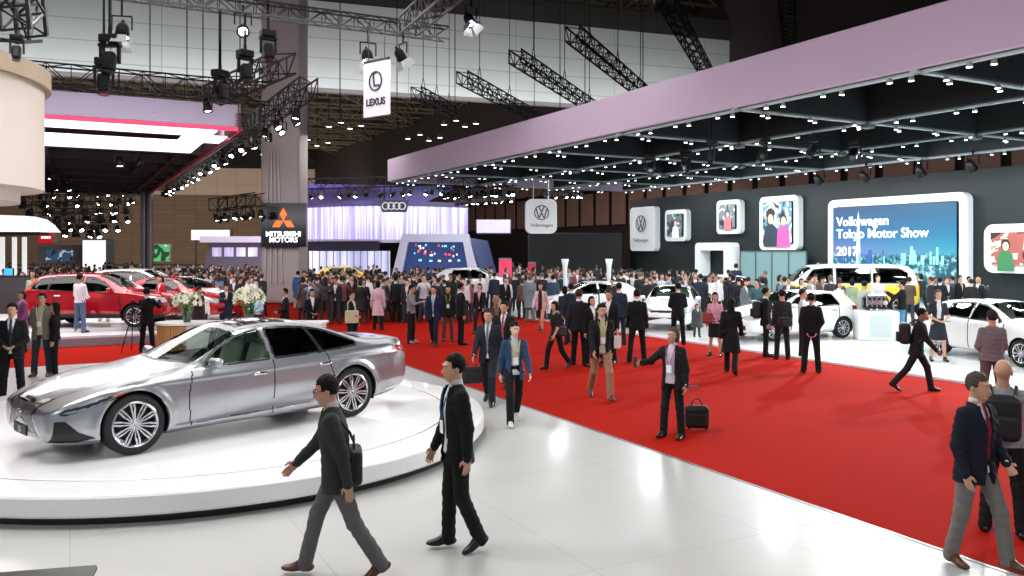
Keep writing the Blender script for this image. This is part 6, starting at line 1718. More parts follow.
# left platform
RED = dict(SUV); RED['paint'] = rpaint; RED['mats'] = car_mats(rpaint)
c1 = P(103, 250, 26.2)
make_car(RED, 'shiny red off-road car with its nose to the right on the left platform', (c1.x, c1.y, .41), ang_to(1, .02), res=.028, name='off_road_car', paint=rpaint)
c1 = P(185, 250, 28.8)
make_car(dict(HATCH, paint=rpaint, mats=RED['mats']), 'second red car, low hatchback, right of the red off-road car', (c1.x, c1.y, .41), ang_to(.9, -.4), res=.04, name='hatchback', paint=rpaint)
c1 = P(146, 250, 32)
make_car(SUV, 'white off-road car standing behind the shiny red one', (c1.x, c1.y, .41), ang_to(1, 0), res=.035, name='off_road_car')
c1 = P(104, 250, 37.5)
make_car(SUV, 'farther white off-road car of which only the roof shows over the red one', (c1.x, c1.y, .007), ang_to(1, .05), res=.05, name='off_road_car')
c1 = P(352, 250, 50)
make_car(dict(HATCH, paint=yel, mats=VAN['mats']), 'yellow hatchback in the crowd in front of the glass pavilion', (c1.x, c1.y, .35), ang_to(1, 0), res=.05, name='hatchback', paint=yel)
c1 = P(478, 250, 40.5)
make_car(HATCH, 'white car roof rising from the crowd right below the blue screen arch', (c1.x, c1.y, .45), ang_to(1, -.1), res=.045, name='hatchback')
for px, Y, lb_, h_ in ((352, 50, 'white car plinth under the yellow hatchback in the crowd', .34), (478, 40.5, 'white car plinth in the crowd below the blue screen arch', .44)):
    c1 = P(px, 250, Y); mb = MB(); mb.lathe([(.001, h_), (2.7, h_), (2.75, h_ - .03), (2.75, 0)], 40, (c1.x, c1.y, 0)); tag(mb.build('car_plinth', white), lb_, 'plinth')
# ------------------------------------------------------------------ people, near ones first
def at(px, py, z=.012): p = G(px, py, z); return p.x, p.y
NEAR = []
def person(label, px, py, face, h, pose, look, res=.012, z=.012, **k):
    x, y = at(px, py, z); NEAR.append((x, y)); return make_person(label, x, y, face, h, pose, look, res, z, **k)
HERO = .0068
def bag_mesh(w_, h_, d, m, name, label, loc, rz, handle=True, strap=None, cat='bag', pocket=True):
    t = thing(name, label, cat, loc, rz); mb = MB(); mb.box((0, 0, h_ / 2), (w_, d, h_), None, 0, min(.05, d * .3)); mb.build('body', m, t, False)
    if pocket: p_ = MB(); p_.box((0, -d / 2 - .012, h_ * .38), (w_ * .78, .035, h_ * .55), None, 0, .014); p_.build('pocket', m, t)
    if handle:
        hb = MB(); pts = [Vector((w_ * .22 * math.cos(a), 0, h_ + .10 * math.sin(a))) for a in np.linspace(0, math.pi, 9)]; hb.tube(pts, .009, 6); hb.build('handle', m, t)
    return t
bk = mat('bag_black', '151517', .6, 0, .15, 40, .1)
# A: man walking left in the foreground
A, JA = person('man in a dark jacket and grey trousers walking left in front of the turntable', 337, 577, -82, 1.71,
    dict(L=((-20, 2), (-32, 1)), R=((24, 2), (14, 1)), aL=((-20, 9), (-10, 4)), aR=((28, 8), (46, 2)), lean=6, fL=26, head=(4, 8)),
    dict(top='jacket', tc='2f3430', lc='5d5b5b', inner='c8b8b4', shoes='54301f', glasses='8f2a2a', haircol='15110f', curl=20, vb=.22), HERO)
p = world_pt(A, JA['shL'] * .35 + JA['hipL'] * .65); t = bag_mesh(.34, .30, .14, bk, 'shoulder_bag', 'black shoulder bag hanging behind the man in the dark green-grey jacket', (p.x + .13, p.y + .17, .80), R(-78))
q0 = world_pt(A, JA['neck'] + np.array([.10, 0.0, -.05])); Mi = Matrix.Rotation(R(78), 3, 'Z'); q1 = world_pt(A, JA['shL'] + np.array([-.02, .02, .055])); mb = MB(); mb.tube([Mi @ (Vector(q1) - Vector(t.location)), Mi @ (Vector(q1) + Vector((.13, .03, -.16)) - Vector(t.location)), Vector((.0, .0, .34))], .012, 6); mb.build('strap', bk, t)
# B
B_, JB = person('man in a black open jacket and white shirt walking left beside the turntable edge', 457, 550, -68, 1.76,
    dict(L=((-1, 2), (-24, 1)), R=((5, 2), (1, 1)), aL=((-8, 9), (2, 4)), aR=((6, 10), (24, 4)), lean=2, fL=22, head=(-2, 3)),
    dict(top='jacket', tc='17181b', lc='191b1c', inner='c9cacf', shoes='0e0e0f', haircol='100e0d', open=.075, curl=24, lanyard='3a6a7a', skin='c4977c'), HERO)
# C
Cm, JC = person('grey-haired man in a black jacket pointing a phone at the crowd on the red carpet', 673, 437.5, -38, 1.60,
    dict(L=((0, 4), (-3, 3)), R=((4, 5), (-1, 4)), aL=((0, 12), (14, 6)), aR=((48, 28), (86, 10)), head=(-12, 0)),
    dict(top='jacket', tc='1c1a1e', lc='1a191b', inner='bfb0bc', shoes='141414', haircol='4a4442', hair='bob', open=.09, lanyard='a04a6a', skin='bd8f78'), .009)
p = world_pt(Cm, JC['wrR'] + JC['fdR'] * .13); t = thing('smartphone', 'dark smartphone held out by the grey-haired man in the black jacket', 'phone', tuple(p), R(30)); mb = MB(); mb.box((0, 0, .04), (.012, .075, .15), None, 0, .005); mb.build('case', bk, t); mb = MB(); mb.box((.0068, 0, .04), (.002, .066, .135)); mb.build('screen', emit('phone_screen', '7fa0b0', .7), t)
bx, by = at(697, 430); t = bag_mesh(.36, .34, .20, bk, 'trolley_bag', 'black trolley bag standing on the red carpet behind the grey-haired man', (bx, by, .05), R(-10), True)
mb = MB(); mb.bar((-.09, .10, .3), (-.12, .10, .62), .012); mb.bar((.05, .10, .3), (.02, .10, .62), .012); mb.bar((-.12, .10, .62), (.02, .10, .62), .02); mb.build('telescopic_handle', mat('handle_steel', '8a8c90', .3, .9), t)
for sx_ in (-.13, .13): mb = MB(); mb.cyl((sx_, .08, -.005), (sx_ + .03, .08, -.005), .04, .04, 14); mb.build('wheel', bk, t)
# D
D_, JD = person('man in a navy blazer and grey trousers walking in front of the backpacker, lower right', 975, 566, 24, 1.67,
    dict(L=((22, 3), (8, 2)), R=((-6, 3), (-14, 2)), aL=((6, 11), (52, -22)), aR=((-4, 12), (22, 3)), lean=2, fR=6, head=(6, 4)),
    dict(top='jacket', tc='1a1d2a', lc='77736f', inner='d4d6dc', tie='7c1f2c', shoes='5c3520', hair='short', haircol='4a423c', w=1.06, skin='c6967c', curl=20), HERO)
# E
E_, JE = person('balding man in a grey shirt seen from behind with a black backpack, lower right', 1003, 533, 150, 1.68,
    dict(L=((4, 5), (-4, 4)), R=((-4, 6), (-8, 4)), aL=((46, 18), (112, -12)), aR=((40, 16), (108, -12)), head=(10, -4)),
    dict(top='shirt', tc='8e9298', lc='1c1c1e', hair='bald', shoes='141414', w=1.08, skin='c09078', short=True, lanyard='c8b83a'), HERO)
def backpack(root, J, label, m, w_=.30, h_=.44, d=.17, dz=.16):
    a = root.rotation_euler[2]; c = world_pt(root, J['pel'] + J['M'] @ np.array([0, .125 + d / 2, dz - h_ / 2 + .08]))
    t = thing('backpack', label, 'backpack', tuple(c), a); mb = MB(); mb.box((0, 0, h_ / 2), (w_, d, h_), None, 0, .06); mb.build('body', m, t, False)
    mb = MB(); mb.box((0, d / 2 + .02, h_ * .34), (w_ * .78, .07, h_ * .46), None, 0, .025); mb.build('pocket', m, t)
    for sx_ in (-.10, .10):
        mb = MB(); mb.tube([Vector((sx_, -d / 2, h_ * .95)), Vector((sx_ * 1.1, -d / 2 - .10, h_ + .06)), Vector((sx_ * 1.15, -d / 2 - .25, h_ - .02)), Vector((sx_ * 1.4, -d / 2 - .285, h_ * .5)), Vector((sx_ * 1.6, -d / 2 - .12, h_ * .12))], .016, 6); mb.build('strap', m, t)
    return t
backpack(E_, JE, 'black backpack on the balding man in the grey shirt', bk)
# F plaid shirt man behind
F_, JF = person('man in a grey-brown hooded shirt facing the white car at the right edge', 992, 410, 172, 1.70, 'clasp',
    dict(top='sweater', tc='6f6468', lc='5a4c48', haircol='2a1f1a', w=1.1), .012)
# G
G_, JG = person('man in an olive shirt and open black jacket striding right with a backpack', 917, 391, 72, 1.66,
    dict(R=((-26, 3), (-40, 2)), L=((28, 2), (10, 1)), aL=((-20, 9), (-4, 4)), aR=((22, 8), (40, 2)), lean=7, fR=32, head=(-14, 6)),
    dict(top='jacket', tc='17181a', inner='4c4a34', lc='1b1c1f', open=.08, haircol='0f0d0c', skin='8a5f4a'), .012)
backpack(G_, JG, 'black backpack on the man striding right at the carpet edge', bk, .30, .42, .2)
# left group
person('man in a black suit with folded hands standing at the left edge', 12, 403, 20, 1.78, 'clasp', dict(top='jacket', tc='141518', lc='141518', tie='2c3140', inner='d8d8dc'), .012)
person('tall man in a grey-brown cardigan with a name badge, left group', 42, 376, 8, 1.80, 'back_hands', dict(top='jacket', tc='6f665c', inner='b3a78c', lc='2c3038', lanyard='d8d8d8', shoes='5a3326', open=.06, w=1.05), .012)
person('woman in black talking to the man in the grey-brown cardigan', 55, 376, -62, 1.60, 'talk', dict(f=True, top='sweater', tc='161517', lc='151517', hair='long', shoes='6b3c2c'), .012)
person('person in a purple patterned top behind the left group', 22, 352, -30, 1.62, 'stand2', dict(f=True, top='coat', tc='8a4f8c', hair='bob', lc='2a2a30'), .015)
def pplat(label, px, py, face, h, pose, look, z=.41, res=.018): return person(label, px, py, face, h, pose, look, res, z)
person('performer in a pale green costume standing above the left group', 33, 325, 0, 1.70, 'stand', dict(f=True, top='dress', tc='a8c0a0', lc='3a4a3a', hair='bob'), .018, .41)
pplat('man in a white shirt and blue jeans looking into the shiny red car', 80, 332.5, 160, 1.74, 'clasp', dict(top='shirt', tc='e8e4e8', lc='5a6c8a', shoes='2a2a30'), .305, .014)
pplat('person in a pale outfit sitting at the open side of the shiny red car', 112, 322, -10, 1.60, 'sit', dict(f=True, top='blouse', tc='cfc4a8', lc='d0c8b8', hair='bob'), .35)
pplat('woman in red on the far side of the red car bonnet', 161, 325, -30, 1.60, 'stand', dict(f=True, top='coat', tc='b02838', lc='2a2428', hair='bob'), .306)
person('photographer in black seen from behind, standing on the side carpet before the red car', 147, 352, 176, 1.72, 'photo', dict(top='jacket', tc='141416', lc='121214', hair='short'), .014)
tp = thing('tripod', 'thin black camera tripod beside the photographer in black', 'tripod', (*at(133, 352), .012)); 
for k in range(3):
    a = 2.1 * k; mb = MB(); mb.bar((0, 0, 1.15), (.36 * math.cos(a), .36 * math.sin(a), .01), .022); mb.build('leg', bk, tp)
mb = MB(); mb.bar((0, 0, 1.1), (0, 0, 1.35), .03); mb.box((0, 0, 1.38), (.10, .08, .05), None, 0, .01); mb.build('head', bk, tp)
person('bending dark-clothed person at the right end of the second red car', 198, 341, 60, 1.62, 'phone', dict(top='coat', tc='3a2c34', lc='1c1c20', hair='short', w=1.1), .015)
person('seated visitor in a white shirt at the reception counter, left of the larger bunch', 203, 336, 10, 1.40, 'stand', dict(top='shirt', tc='e6e4e4', lc='2a2a2e', hair='short'), .014, .012)
person('person with a pale blue top bending over the counter under the larger bunch', 259, 338, -30, 1.42, 'clasp', dict(f=True, top='blouse', tc='a9c9d4', lc='2a2a2e', hair='bob', haircol='6a4a38'), .014, .012)
person('man in a dark suit behind the counter, right of the larger bunch', 285, 343, -60, 1.60, 'clasp', dict(top='jacket', tc='17181c', lc='17181c'), .014, .012)
person('man in dark navy bending forward with a brown bag behind the counter', 226, 333, 30, 1.62, 'phone', dict(top='coat', tc='1c2232', lc='1a1b20'), .016, .012)
person('woman in black with long hair behind the sedan roof, holding papers', 312, 346, 30, 1.62, 'clasp', dict(f=True, top='jacket', tc='17161a', lc='17161a', hair='bob'), .014, .012)
T_, JT = person('crouching man in dark clothes with a cream tote bag behind the sedan boot', 352, 352, 60, 1.62, 'talk', dict(top='jacket', tc='191c22', lc='1b1c20', w=1.08), .014, .012)
t = bag_mesh(.36, .34, .10, mat('tote_cream', 'b9ad90', .8, 0, .08, 30, .1), 'tote_bag', 'cream tote bag on the back of the dark-clothed man behind the sedan', (T_.location.x + .05, T_.location.y - .28, .82), R(15), False, pocket=False)
mb = MB(); mb.tube([Vector((-.11, 0, .33)), Vector((-.10, .05, .55)), Vector((0, .12, .64)), Vector((.08, .06, .52)), Vector((.11, 0, .33))], .014, 6); mb.build('handle', mat('tote_cream', 'b9ad90', .8, 0, .08, 30, .1), t)
# aisle group
K1, JK = person('man in a dark suit and grey tie carrying a briefcase towards the camera', 489, 404, -12, 1.72, 'walk', dict(top='jacket', tc='1f222c', lc='23252e', tie='6d7078', inner='c4c8d0', haircol='2a2622'), .010)
p = world_pt(K1, JK['wrR'] + JK['fdR'] * .10); bag_mesh(.36, .30, .12, bk, 'briefcase', 'black briefcase in the hand of the man with the grey tie', (p.x - .02, p.y, max(.05, p.z - .40)), R(15))
person('young woman in a blue and brown jacket with black trousers and a yellow lanyard', 514, 424, 12, 1.64, 'walk2', dict(f=True, top='jacket', tc='28405c', inner='b4b8b8', open=.08, lc='141518', lanyard='d0c050', hair='bob', fringe=True, haircol='100e0e', shoes='b8b8b4', skin='d0a48c'), .010)
person('man in a dark suit half hidden behind the young woman in the blue jacket', 505, 386, -20, 1.74, 'walk', dict(top='jacket', tc='17181c', lc='17181c', tie='a04a52', inner='d0d0d4'), .014)
person('bald man in dark clothes just behind the man with the grey tie', 496, 372, 10, 1.72, 'stand', dict(top='jacket', tc='28211f', lc='1c1a1b', hair='bald', inner='6a5a50', skin='8c5c48'), .014)
person('man in a black jacket and khaki trousers with a yellow lanyard walking to the camera', 601, 399, 8, 1.78, 'walk', dict(top='jacket', tc='16181b', lc='93755c', inner='b5b09c', open=.06, lanyard='c8b85a', shoes='4a2a20', haircol='15110f'), .011)
person('woman in black with a handbag walking left across the carpet', 556, 369, -50, 1.58, 'walk2', dict(f=True, top='blouse', tc='1b1c20', lc='141518', hair='bun', short=True, shoes='141414'), .013)
t = bag_mesh(.28, .22, .10, mat('handbag_grey', '2c2c30', .5), 'handbag', 'dark handbag at the side of the woman in black walking left', (G(560, 369).x, G(560, 369).y - .22, .80), R(-20))
person('woman in a dark red dress with a pale shawl crossing the far carpet', 541, 331.5, -20, 1.66, 'walk', dict(f=True, top='jacket', tc='c4a8a4', inner='3a1c24', open=.07, lower='skirt', lc='3a141c', hair='bob', haircol='221614'), .015)
person('man in a dark suit seen from behind beside the walking woman with the handbag', 579, 365, 165, 1.80, 'stand', dict(top='jacket', tc='191b1e', lc='17181a', haircol='3a2a22', w=1.06), .013)
person('taller man in a navy suit seen from behind in front of the side-on white car', 571, 344, 195, 1.76, 'stand', dict(top='jacket', tc='1f2a3a', lc='1d2634'), .015)
person('woman in navy close beside the taller man in the navy suit', 565, 342, 150, 1.66, 'stand2', dict(f=True, top='jacket', tc='232838', lc='20242e', hair='bob'), .016)
person('woman with long black hair behind the man in khaki trousers', 592, 366, 30, 1.64, 'stand', dict(f=True, top='jacket', tc='141416', lc='141416', hair='long', haircol='0c0b0b'), .015)
M7, J7 = person('man in an open dark suit with a paper bag, right of the khaki trousers', 609, 363, -25, 1.76, 'stand', dict(top='jacket', tc='191a1d', lc='19191c', inner='dcdce0', haircol='2e2420'), .014)
bag_mesh(.24, .32, .09, mat('paper_bag_white', 'cfcfd2', .7), 'paper_bag', 'white paper bag held by the man in the open dark suit', (G(615, 363).x, G(615, 363).y - .2, .38), R(10), pocket=False)
person('man in a slate blue suit at the far left side of the frontal white car', 619, 345, 175, 1.76, 'stand', dict(top='jacket', tc='26323c', lc='232c34'), .016, .062)
person('man in a black suit seen from behind standing with legs apart at the carpet edge', 637, 362, 178, 1.78, dict(POSES['stand'], L=((-8, 8), (-12, 6)), R=((4, 7), (2, 5))), dict(top='jacket', tc='121315', lc='131416', w=1.05), .012)
person('man in a black suit standing before the bonnet of the frontal white car', 678, 345, 182, 1.76, 'clasp', dict(top='jacket', tc='131519', lc='131519'), .014, .062)
person('small child in a grey and red jacket right of the man before the bonnet', 697, 337, 10, 1.02, 'stand', dict(top='coat', tc='48524f', lc='30383a', hair='bob', w=1.5), .013, .062)
N4, J4 = person('woman in a pink blouse and black skirt with a red bag on the carpet edge', 715, 356, -30, 1.64, 'stand2', dict(f=True, top='blouse', tc='c493a4', lc='17171a', lower='skirt', hair='bob'), .013, .012)
bag_mesh(.30, .28, .10, mat('bag_red', '8e3434', .6), 'shoulder_bag', 'dull red shoulder bag beside the woman in the pink blouse', (G(709, 356).x - .05, G(709, 356).y - .1, .86), R(-10))
person('woman in black with long dark hair walking away at the carpet edge', 731, 374, 160, 1.70, 'walk', dict(f=True, top='coat', tc='141416', lc='131315', hair='long', haircol='14100f'), .013)
N6, J6 = person('man in a black jacket wearing a green-black backpack before the hidden white car', 766, 356, 78, 1.76, 'stand', dict(top='jacket', tc='141517', lc='17181b'), .013, .012)
backpack(N6, J6, 'dark green backpack on the man before the hidden white car', mat('pack_green', '1f2620', .6), .32, .46, .22)
N7, J7b = person('man in a charcoal shirt and dark trousers with a shoulder bag, seen from behind', 782, 359, 178, 1.74, 'stand', dict(top='shirt', tc='25262b', lc='1b1c22', haircol='1c1412'), .013, .012)
bag_mesh(.32, .24, .12, bk, 'shoulder_bag', 'black shoulder bag low on the back of the man in the charcoal shirt', (N7.location.x, N7.location.y - .24, .86), R(8))
person('man in a white shirt with folded arms left of the heavy man in black', 803, 357, 60, 1.74, 'clasp', dict(top='shirt', tc='c9ccd2', lc='1f2024', haircol='2a2220'), .013, .012)
person('heavy man in a black shirt with hands behind his back at the carpet edge', 811, 372.5, 168, 1.78, 'back_hands', dict(top='shirt', tc='141417', lc='151519', w=1.1), .012)
# on the bright floor
S_ = .062
person('woman in a white jacket with a dark shoulder strap left of the olive coat', 839, 330, 20, 1.62, 'stand', dict(f=True, top='coat', tc='d8dad8', lc='3f4a48', hair='bob'), .015, S_)
person('person in an olive coat seen from behind with a blue bag', 852, 326, 175, 1.66, 'stand', dict(f=True, top='coat', tc='8e9a7a', lc='6a6258', hair='bob'), .015, S_)
bag_mesh(.30, .30, .12, mat('bag_blue', '2f6ab0', .6), 'shoulder_bag', 'bright blue bag beside the person in the olive coat', (G(859, 326, S_).x, G(859, 326, S_).y - .25, .72), R(0))
person('man in a pale grey-green jacket looking at the engine on the podium', 864, 338, 120, 1.74, 'phone', dict(top='sweater', tc='a3ab9c', lc='6b6b62', haircol='1c1816'), .014, S_)
person('man in a black top and blue jeans photographing beside the white podium', 902, 338, -120, 1.76, 'photo', dict(top='sweater', tc='161a1b', lc='4a82a0', haircol='1c1512'), .014, S_)
person('hostess in a black and white sleeveless dress beside the right hand white car', 938, 361, -10, 1.72, 'clasp', dict(f=True, top='dress', tc='2c323c', inner='e8e8ea', open=.05, lower='skirt', lc='2c323c', hair='bun', haircol='4a3830', short=True, skin='c79d84', shoes='1a1a1c'), .013, S_)
person('man in a black suit standing in front of the yellow side of the van', 882, 305, 180, 1.76, 'stand', dict(top='jacket', tc='1d2228', lc='1d2228'), .018, .25)
person('man in dark clothes behind the photographing man in jeans', 913, 318, 170, 1.78, 'stand', dict(top='jacket', tc='20303a', lc='23303a'), .018, S_)
person('man in a dark suit bending by the rear of the right hand white car', 940, 325, 150, 1.70, 'talk', dict(top='jacket', tc='191d20', lc='1b1e22'), .016, S_)
person('dark-suited man between the big screen frame and the right hand car', 960, 322, 20, 1.74, 'stand', dict(top='jacket', tc='15181a', lc='15181a', haircol='3c2c22', inner='b0a890'), .016, S_)
person('blond person in a black blazer at the right side of the big screen frame', 978, 322, -50, 1.66, 'stand', dict(f=True, top='jacket', tc='1b1e20', lc='1b1e20', hair='bob', haircol='b49a60', inner='dadad8'), .016, S_)
person('woman in a white blouse standing in front of the grey glass screen', 811, 307, 10, 1.60, 'stand', dict(f=True, top='blouse', tc='d9dcd8', lc='a8a8a2', hair='bob', haircol='8a6a48'), .018, S_)
person('man in a purple-grey shirt before the grey glass screen, left of the van', 818, 300, 170, 1.74, 'stand', dict(top='shirt', tc='5a4a6a', lc='3a3644', haircol='9a8468'), .018, .4)
person('man in a dark green jacket left of the woman in the white blouse', 800, 318, 170, 1.76, 'stand', dict(top='jacket', tc='24302c', lc='222826'), .016, S_)
person('large man in navy seen from behind against the white portal frame', 736, 305, 175, 1.80, 'stand', dict(top='coat', tc='1a2440', lc='1c2030', w=1.2), .016, .35)
person('seated visitor with glasses looking out between the hidden white car and the van', 823, 320, 0, 1.62, 'stand', dict(top='jacket', tc='24262a', lc='24262a', inner='9aa0a0'), .016, S_)
# aisle, middle distance
CM = .012
person('man in a blue jacket and pale trousers at the foot of the tall pillar', 298, 309, 175, 1.76, 'stand', dict(top='coat', tc='30548c', lc='b49a96'), .018)
person('woman in a pale pink printed jacket seen from behind on the carpet', 378, 330, 178, 1.68, 'stand', dict(f=True, top='coat', tc='c9a9b4', lc='1c1416', hair='bob'), .014)
person('man in black leaning forward behind the woman in the pale pink jacket', 396, 322, 150, 1.74, 'stand', dict(top='jacket', tc='141516', lc='161617'), .016)
person('man in a grey shirt with a dark waistcoat standing sideways on the carpet', 411, 343, 75, 1.72, 'phone', dict(top='shirt', tc='7f8187', lc='1e1c1e', shoes='8a8a8c'), .013)
person('man in a navy suit with a pale tie walking in the middle of the carpet', 434, 345.5, -8, 1.74, 'walk', dict(top='jacket', tc='1f2742', lc='1b2034', tie='9aa4bc', inner='d4d6e0'), .013)
person('woman in black with a green lanyard between the navy suit and the black suit', 448, 341, 5, 1.66, 'stand', dict(f=True, top='jacket', tc='191a1a', lc='5a4842', inner='2c2c2a', lanyard='9aac5a', hair='bob'), .014)
person('man in a black suit turned to the right in the middle of the carpet', 461, 344.5, 110, 1.78, 'stand', dict(top='jacket', tc='121315', lc='111214'), .013)
person('woman in black with a pink scarf walking behind the black suit', 480, 333, -15, 1.66, 'walk2', dict(f=True, top='jacket', tc='171418', lc='1c181c', inner='c49aa0', hair='bob'), .015)
person('man in a dark jacket with red tie left of the pale pink jacket', 352, 318, 10, 1.72, 'stand', dict(top='jacket', tc='1f1e24', lc='221c1e', tie='9a3038', inner='d0c8c8'), .016)
person('woman in navy with a striped bag among the crowd left of the pale pink jacket', 364, 322, -10, 1.66, 'walk', dict(f=True, top='jacket', tc='1e2436', lc='1d1d26', hair='bob', inner='b8b0b0'), .016)
person('man in a dark coat in the crowd right behind the sedan roof', 336, 320, 15, 1.72, 'stand', dict(top='coat', tc='2a2026', lc='1c1a1e'), .016)
person('grey-suited man seen from behind near the left flared post', 530, 322, 160, 1.78, 'stand', dict(top='coat', tc='6c7c80', lc='5e6a6c', haircol='5a5450'), .017)
person('man in a slate jacket seen from behind right of the grey-suited man', 553, 320, 175, 1.76, 'stand', dict(top='jacket', tc='33465a', lc='2e3e4e'), .018)
person('woman in black beside the red boards at the far end of the carpet', 505, 318, 20, 1.64, 'stand', dict(f=True, top='jacket', tc='1a1a1e', lc='1c1a1e', hair='bob', inner='b4a8a8'), .018)
person('man in a teal shirt talking in the crowd behind the hidden white car', 757, 330, -30, 1.70, 'talk', dict(top='shirt', tc='3a5a5c', lc='2a3032', w=1.05), .017, S_)
person('woman with red-brown hair in grey left of the teal shirt', 745, 326, 40, 1.62, 'stand', dict(f=True, top='coat', tc='5c6468', lc='3a3c40', hair='bob', haircol='4a241c'), .017, S_)

# ------------------------------------------------------------------ the crowd behind
PROTO = []
cols_top = ['15161a', '1a1d26', '20242e', '2a2528', '1c2130', '3a3438', '46484e', '8a8a90', 'b9bac0', '5c3c3a', '2c3a52', '5f7890', 'd4d2d0', '4c4038', '7c3c44', '171718', '1b1b20', '232228', '131416', '19191d']
cols_leg = ['16171a', '1c1d22', '24262c', '2f3440', '3a3230', '191a1c', '141417']
cols_skin = ['bd8d74', 'cfa78e', 'a87a62', 'c69a80']
cols_hair = ['14100e', '1b1512', '100e0d', '3a2a22', '5a5450']
rc = random.Random(11)
specs = [('stand', {}), ('stand2', {}), ('clasp', {}), ('phone', {}), ('photo', {}), ('talk', {}), ('back_hands', {}), ('walk', {}), ('walk2', {}),
         ('stand', dict(f=True, hair='bob')), ('stand2', dict(f=True, hair='long')), ('talk', dict(f=True, hair='bob', top='coat')), ('walk', dict(f=True, hair='bob')), ('photo', dict(top='sweater')), ('stand', dict(top='shirt')), ('phone', dict(top='sweater', w=1.08))]
for pose, lk in specs:
    J = skeleton(pose, 1.70); meshes = []
    for it in person_fields(J, dict(lk), .034):
        if isinstance(it[1], MB): continue
        nm, V, Fq, m, par = it
        if len(V) == 0 or nm == 'eyes': continue
        me_o = mesh_obj(nm, V.astype(np.float32), Fq, m, None, True); meshes.append((nm, me_o.data)); bpy.data.objects.remove(me_o)
    PROTO.append(meshes)
tm = {}
def pm_for(kind, c):
    k = (kind, c)
    if k not in tm: tm[k] = mat('crowd_' + kind, c, .8 if kind != 'skin' else .55, 0, .12, 20)
    return tm[k]
OBST = []
for o in C.objects:
    if o.parent is None and o.get('category') in ('car', 'pillar', 'booth', 'arch', 'pavilion', 'counter', 'podium', 'column', 'post', 'platform', 'plinth', 'stage', 'doorway', 'glass screen'):
        r_ = {'car': 2.4, 'pillar': 1.6, 'podium': 1.0, 'post': .6, 'plinth': 2.9, 'stage': 3.0, 'column': .8}.get(o['category'], 0)
        if r_ and 'platform' not in o.name: OBST.append((o.location.x, o.location.y, r_))
for px, Y, r_ in ((352, 50, 2.9), (478, 40.5, 2.9), (848, 33.2, 3.1)): OBST.append((P(px, 250, Y).x, Y, r_))
OBST += [(x, y, .5) for x, y in NEAR]
pl_u0, pl_u1, pl_s = pu, pu + 9.8, smax + .8
def free(x, y, placed, gap=.54):
    p = np.array([x, y]); u, s = float(UD @ p), float(VD @ p)
    if pl_u0 - .4 < u < pl_u1 and s < pl_s: return False
    for ox, oy, r_ in OBST:
        if (x - ox) ** 2 + (y - oy) ** 2 < r_ * r_: return False
    for ox, oy in placed:
        if (x - ox) ** 2 + (y - oy) ** 2 < gap * gap: return False
    return True
ZONES = [  # px range, Y range, count, floor z, group, label
  (300, 470, 31, 46, 120, 0, 'crowd on the carpet before the pavilion', 'dark-clothed visitor in the packed crowd on the red carpet right of the tall pillar'),
  (470, 640, 33, 47, 60, 0, 'crowd before the black booth', 'visitor in the packed crowd in front of the low black booth'),
  (120, 262, 27, 47, 90, 0, 'crowd left of the pillar', 'visitor in the dense dark crowd left of the tall pillar, behind the flowers'),
  (0, 130, 36, 56, 46, 0, 'crowd behind the parapet', 'visitor in the dark crowd beyond the grey parapet on the far left'),
  (600, 735, 31, 40, 46, .06, 'crowd around the frontal white car', 'visitor in the crowd behind the frontal white car under the emblem sign'),
  (735, 980, 29.5, 38, 36, .06, 'visitors before the big screen', 'visitor standing far back on the bright floor before the dark wall')]
placed = []; jobs = []
for zi, (x0, x1, y0, y1, n, zf, grp, lb_) in enumerate(ZONES):
    tries = 0; k = 0
    while k < n and tries < 6000:
        tries += 1; Y = y0 + (y1 - y0) * rc.random() ** 1.25; px = x0 + (x1 - x0) * rc.random(); x = (px - CX) / F * Y
        p = np.array([x, Y]); s = float(VD @ p)
        if zf > 0 and not (s1 + .3 < s < 32.6): continue
        if zf == 0 and s > s1 - .2 and Y < 46 and px > 300 and zi < 2:
            zz_ = .06 if s < 33 else 0
        else: zz_ = zf
        if not free(x, Y, placed): continue
        placed.append((x, Y)); jobs.append((Y, x, zz_, grp, lb_)); k += 1
jobs.sort()
N_IND = 300 - len(NEAR)
def color_parts(meshes, jd):
    ct, cl_, cs, ch = jd
    out = []
    for nm, me in meshes:
        kind = 'skin' if nm == 'body' else 'hair' if nm == 'hair' else 'leg' if nm in ('trousers', 'skirt') else 'shoe' if nm == 'shoe' else 'shirt' if nm == 'shirt' else 'top'
        c = {'skin': cs, 'hair': ch, 'leg': cl_, 'shoe': '101012', 'shirt': 'c4c4c8', 'top': ct}[kind]
        out.append((nm, me, pm_for(kind, c)))
    return out
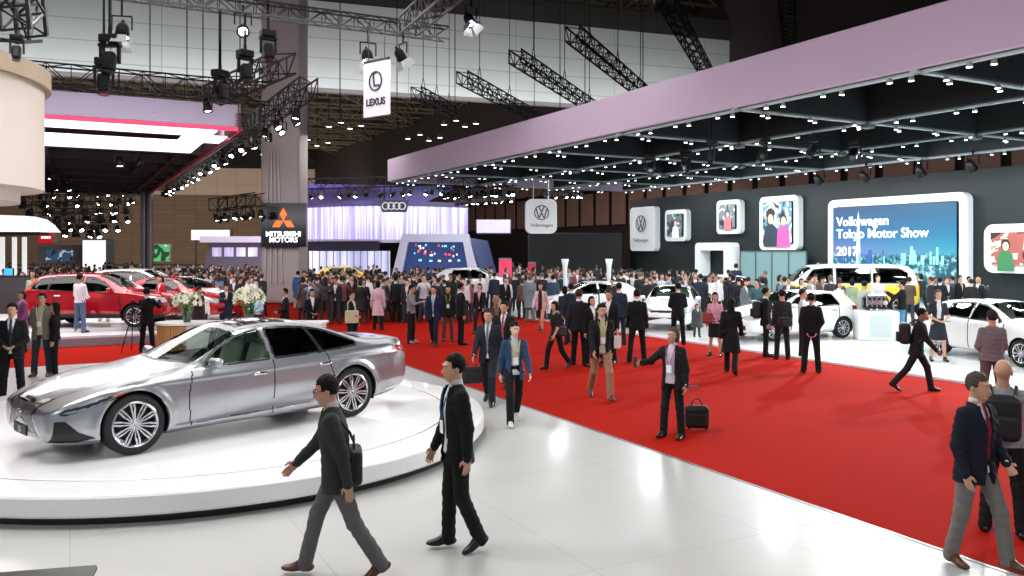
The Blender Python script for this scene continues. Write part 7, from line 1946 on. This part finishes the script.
for i, (Y, x, zz_, grp, lb_) in enumerate(jobs):
    pr = PROTO[rc.randrange(len(PROTO))]; jd = (rc.choice(cols_top), rc.choice(cols_leg), rc.choice(cols_skin), rc.choice(cols_hair))
    if i >= N_IND: break
    t = thing('person', lb_, 'person', (x, Y, zz_), R(rc.choice((0, 180, rc.random() * 360, rc.random() * 360))), grp)
    s_ = .94 + .12 * rc.random(); t.scale = (s_, s_, s_)
    if zz_ == 0: t.location.z = .006
    for nm, me, m_ in color_parts(pr, jd):
        o = bpy.data.objects.new(nm, me); C.objects.link(o); o.parent = t
        o.material_slots[0].link = 'OBJECT'; o.material_slots[0].material = m_
# the farthest, uncountable rest of the crowd: one mesh
V_all, F_all, M_all, mats_all, base = [], [], [], [], 0
mi_ = {}
far = [(x, Y, z) for (Y, x, z, g_, l_) in jobs[N_IND:]]
tries = 0
while len(far) < 330 and tries < 9000:
    tries += 1; Y = 47 + 26 * rc.random(); px = 0 + 600 * rc.random(); x = (px - CX) / F * Y
    if abs(px - 285) < 26 and Y > 42 and Y < 47: continue
    if free(x, Y, placed, .5) and not (195 < px < 268 and Y > 65) and not (35 < px < 110 and Y > 70) and not (388 < px < 500 and Y > 54) and not (300 < px < 392 and Y > 59.5) and not (525 < px < 625 and Y > 55): placed.append((x, Y)); far.append((x, Y, .007))
arrs = []
for meshes in PROTO:
    lst = []
    for nm, me in meshes:
        v = np.empty(len(me.vertices) * 3, np.float32); me.vertices.foreach_get('co', v); q = np.empty(len(me.loops), np.int32); me.loops.foreach_get('vertex_index', q)
        lst.append((nm, v.reshape(-1, 3), q.reshape(-1, 4)))
    arrs.append(lst)
for x, Y, z in far:
    ai = rc.randrange(len(arrs)); a = rc.random() * 6.28; ca, sa = math.cos(a), math.sin(a); s_ = .94 + .12 * rc.random()
    jd = (rc.choice(cols_top), rc.choice(cols_leg), rc.choice(cols_skin), rc.choice(cols_hair))
    cp = color_parts(PROTO[ai], jd)
    for (nm, v, q), (_, _, m_) in zip(arrs[ai], cp):
        if m_ not in mi_: mi_[m_] = len(mats_all); mats_all.append(m_)
        w_ = np.stack([v[:, 0] * ca - v[:, 1] * sa, v[:, 0] * sa + v[:, 1] * ca, v[:, 2]], -1) * s_ + np.array([x, Y, z])
        V_all.append(w_); F_all.append(q + base); base += len(v); M_all.append(np.full(len(q), mi_[m_]))
o = mesh_obj('distant_crowd', np.concatenate(V_all), np.concatenate(F_all), mats_all, None, True, np.concatenate(M_all))
tag(o, 'farthest dark mass of visitors filling the hall below the pavilions', 'crowd', kind='stuff')
print('people', len(NEAR), len(jobs), len(far))
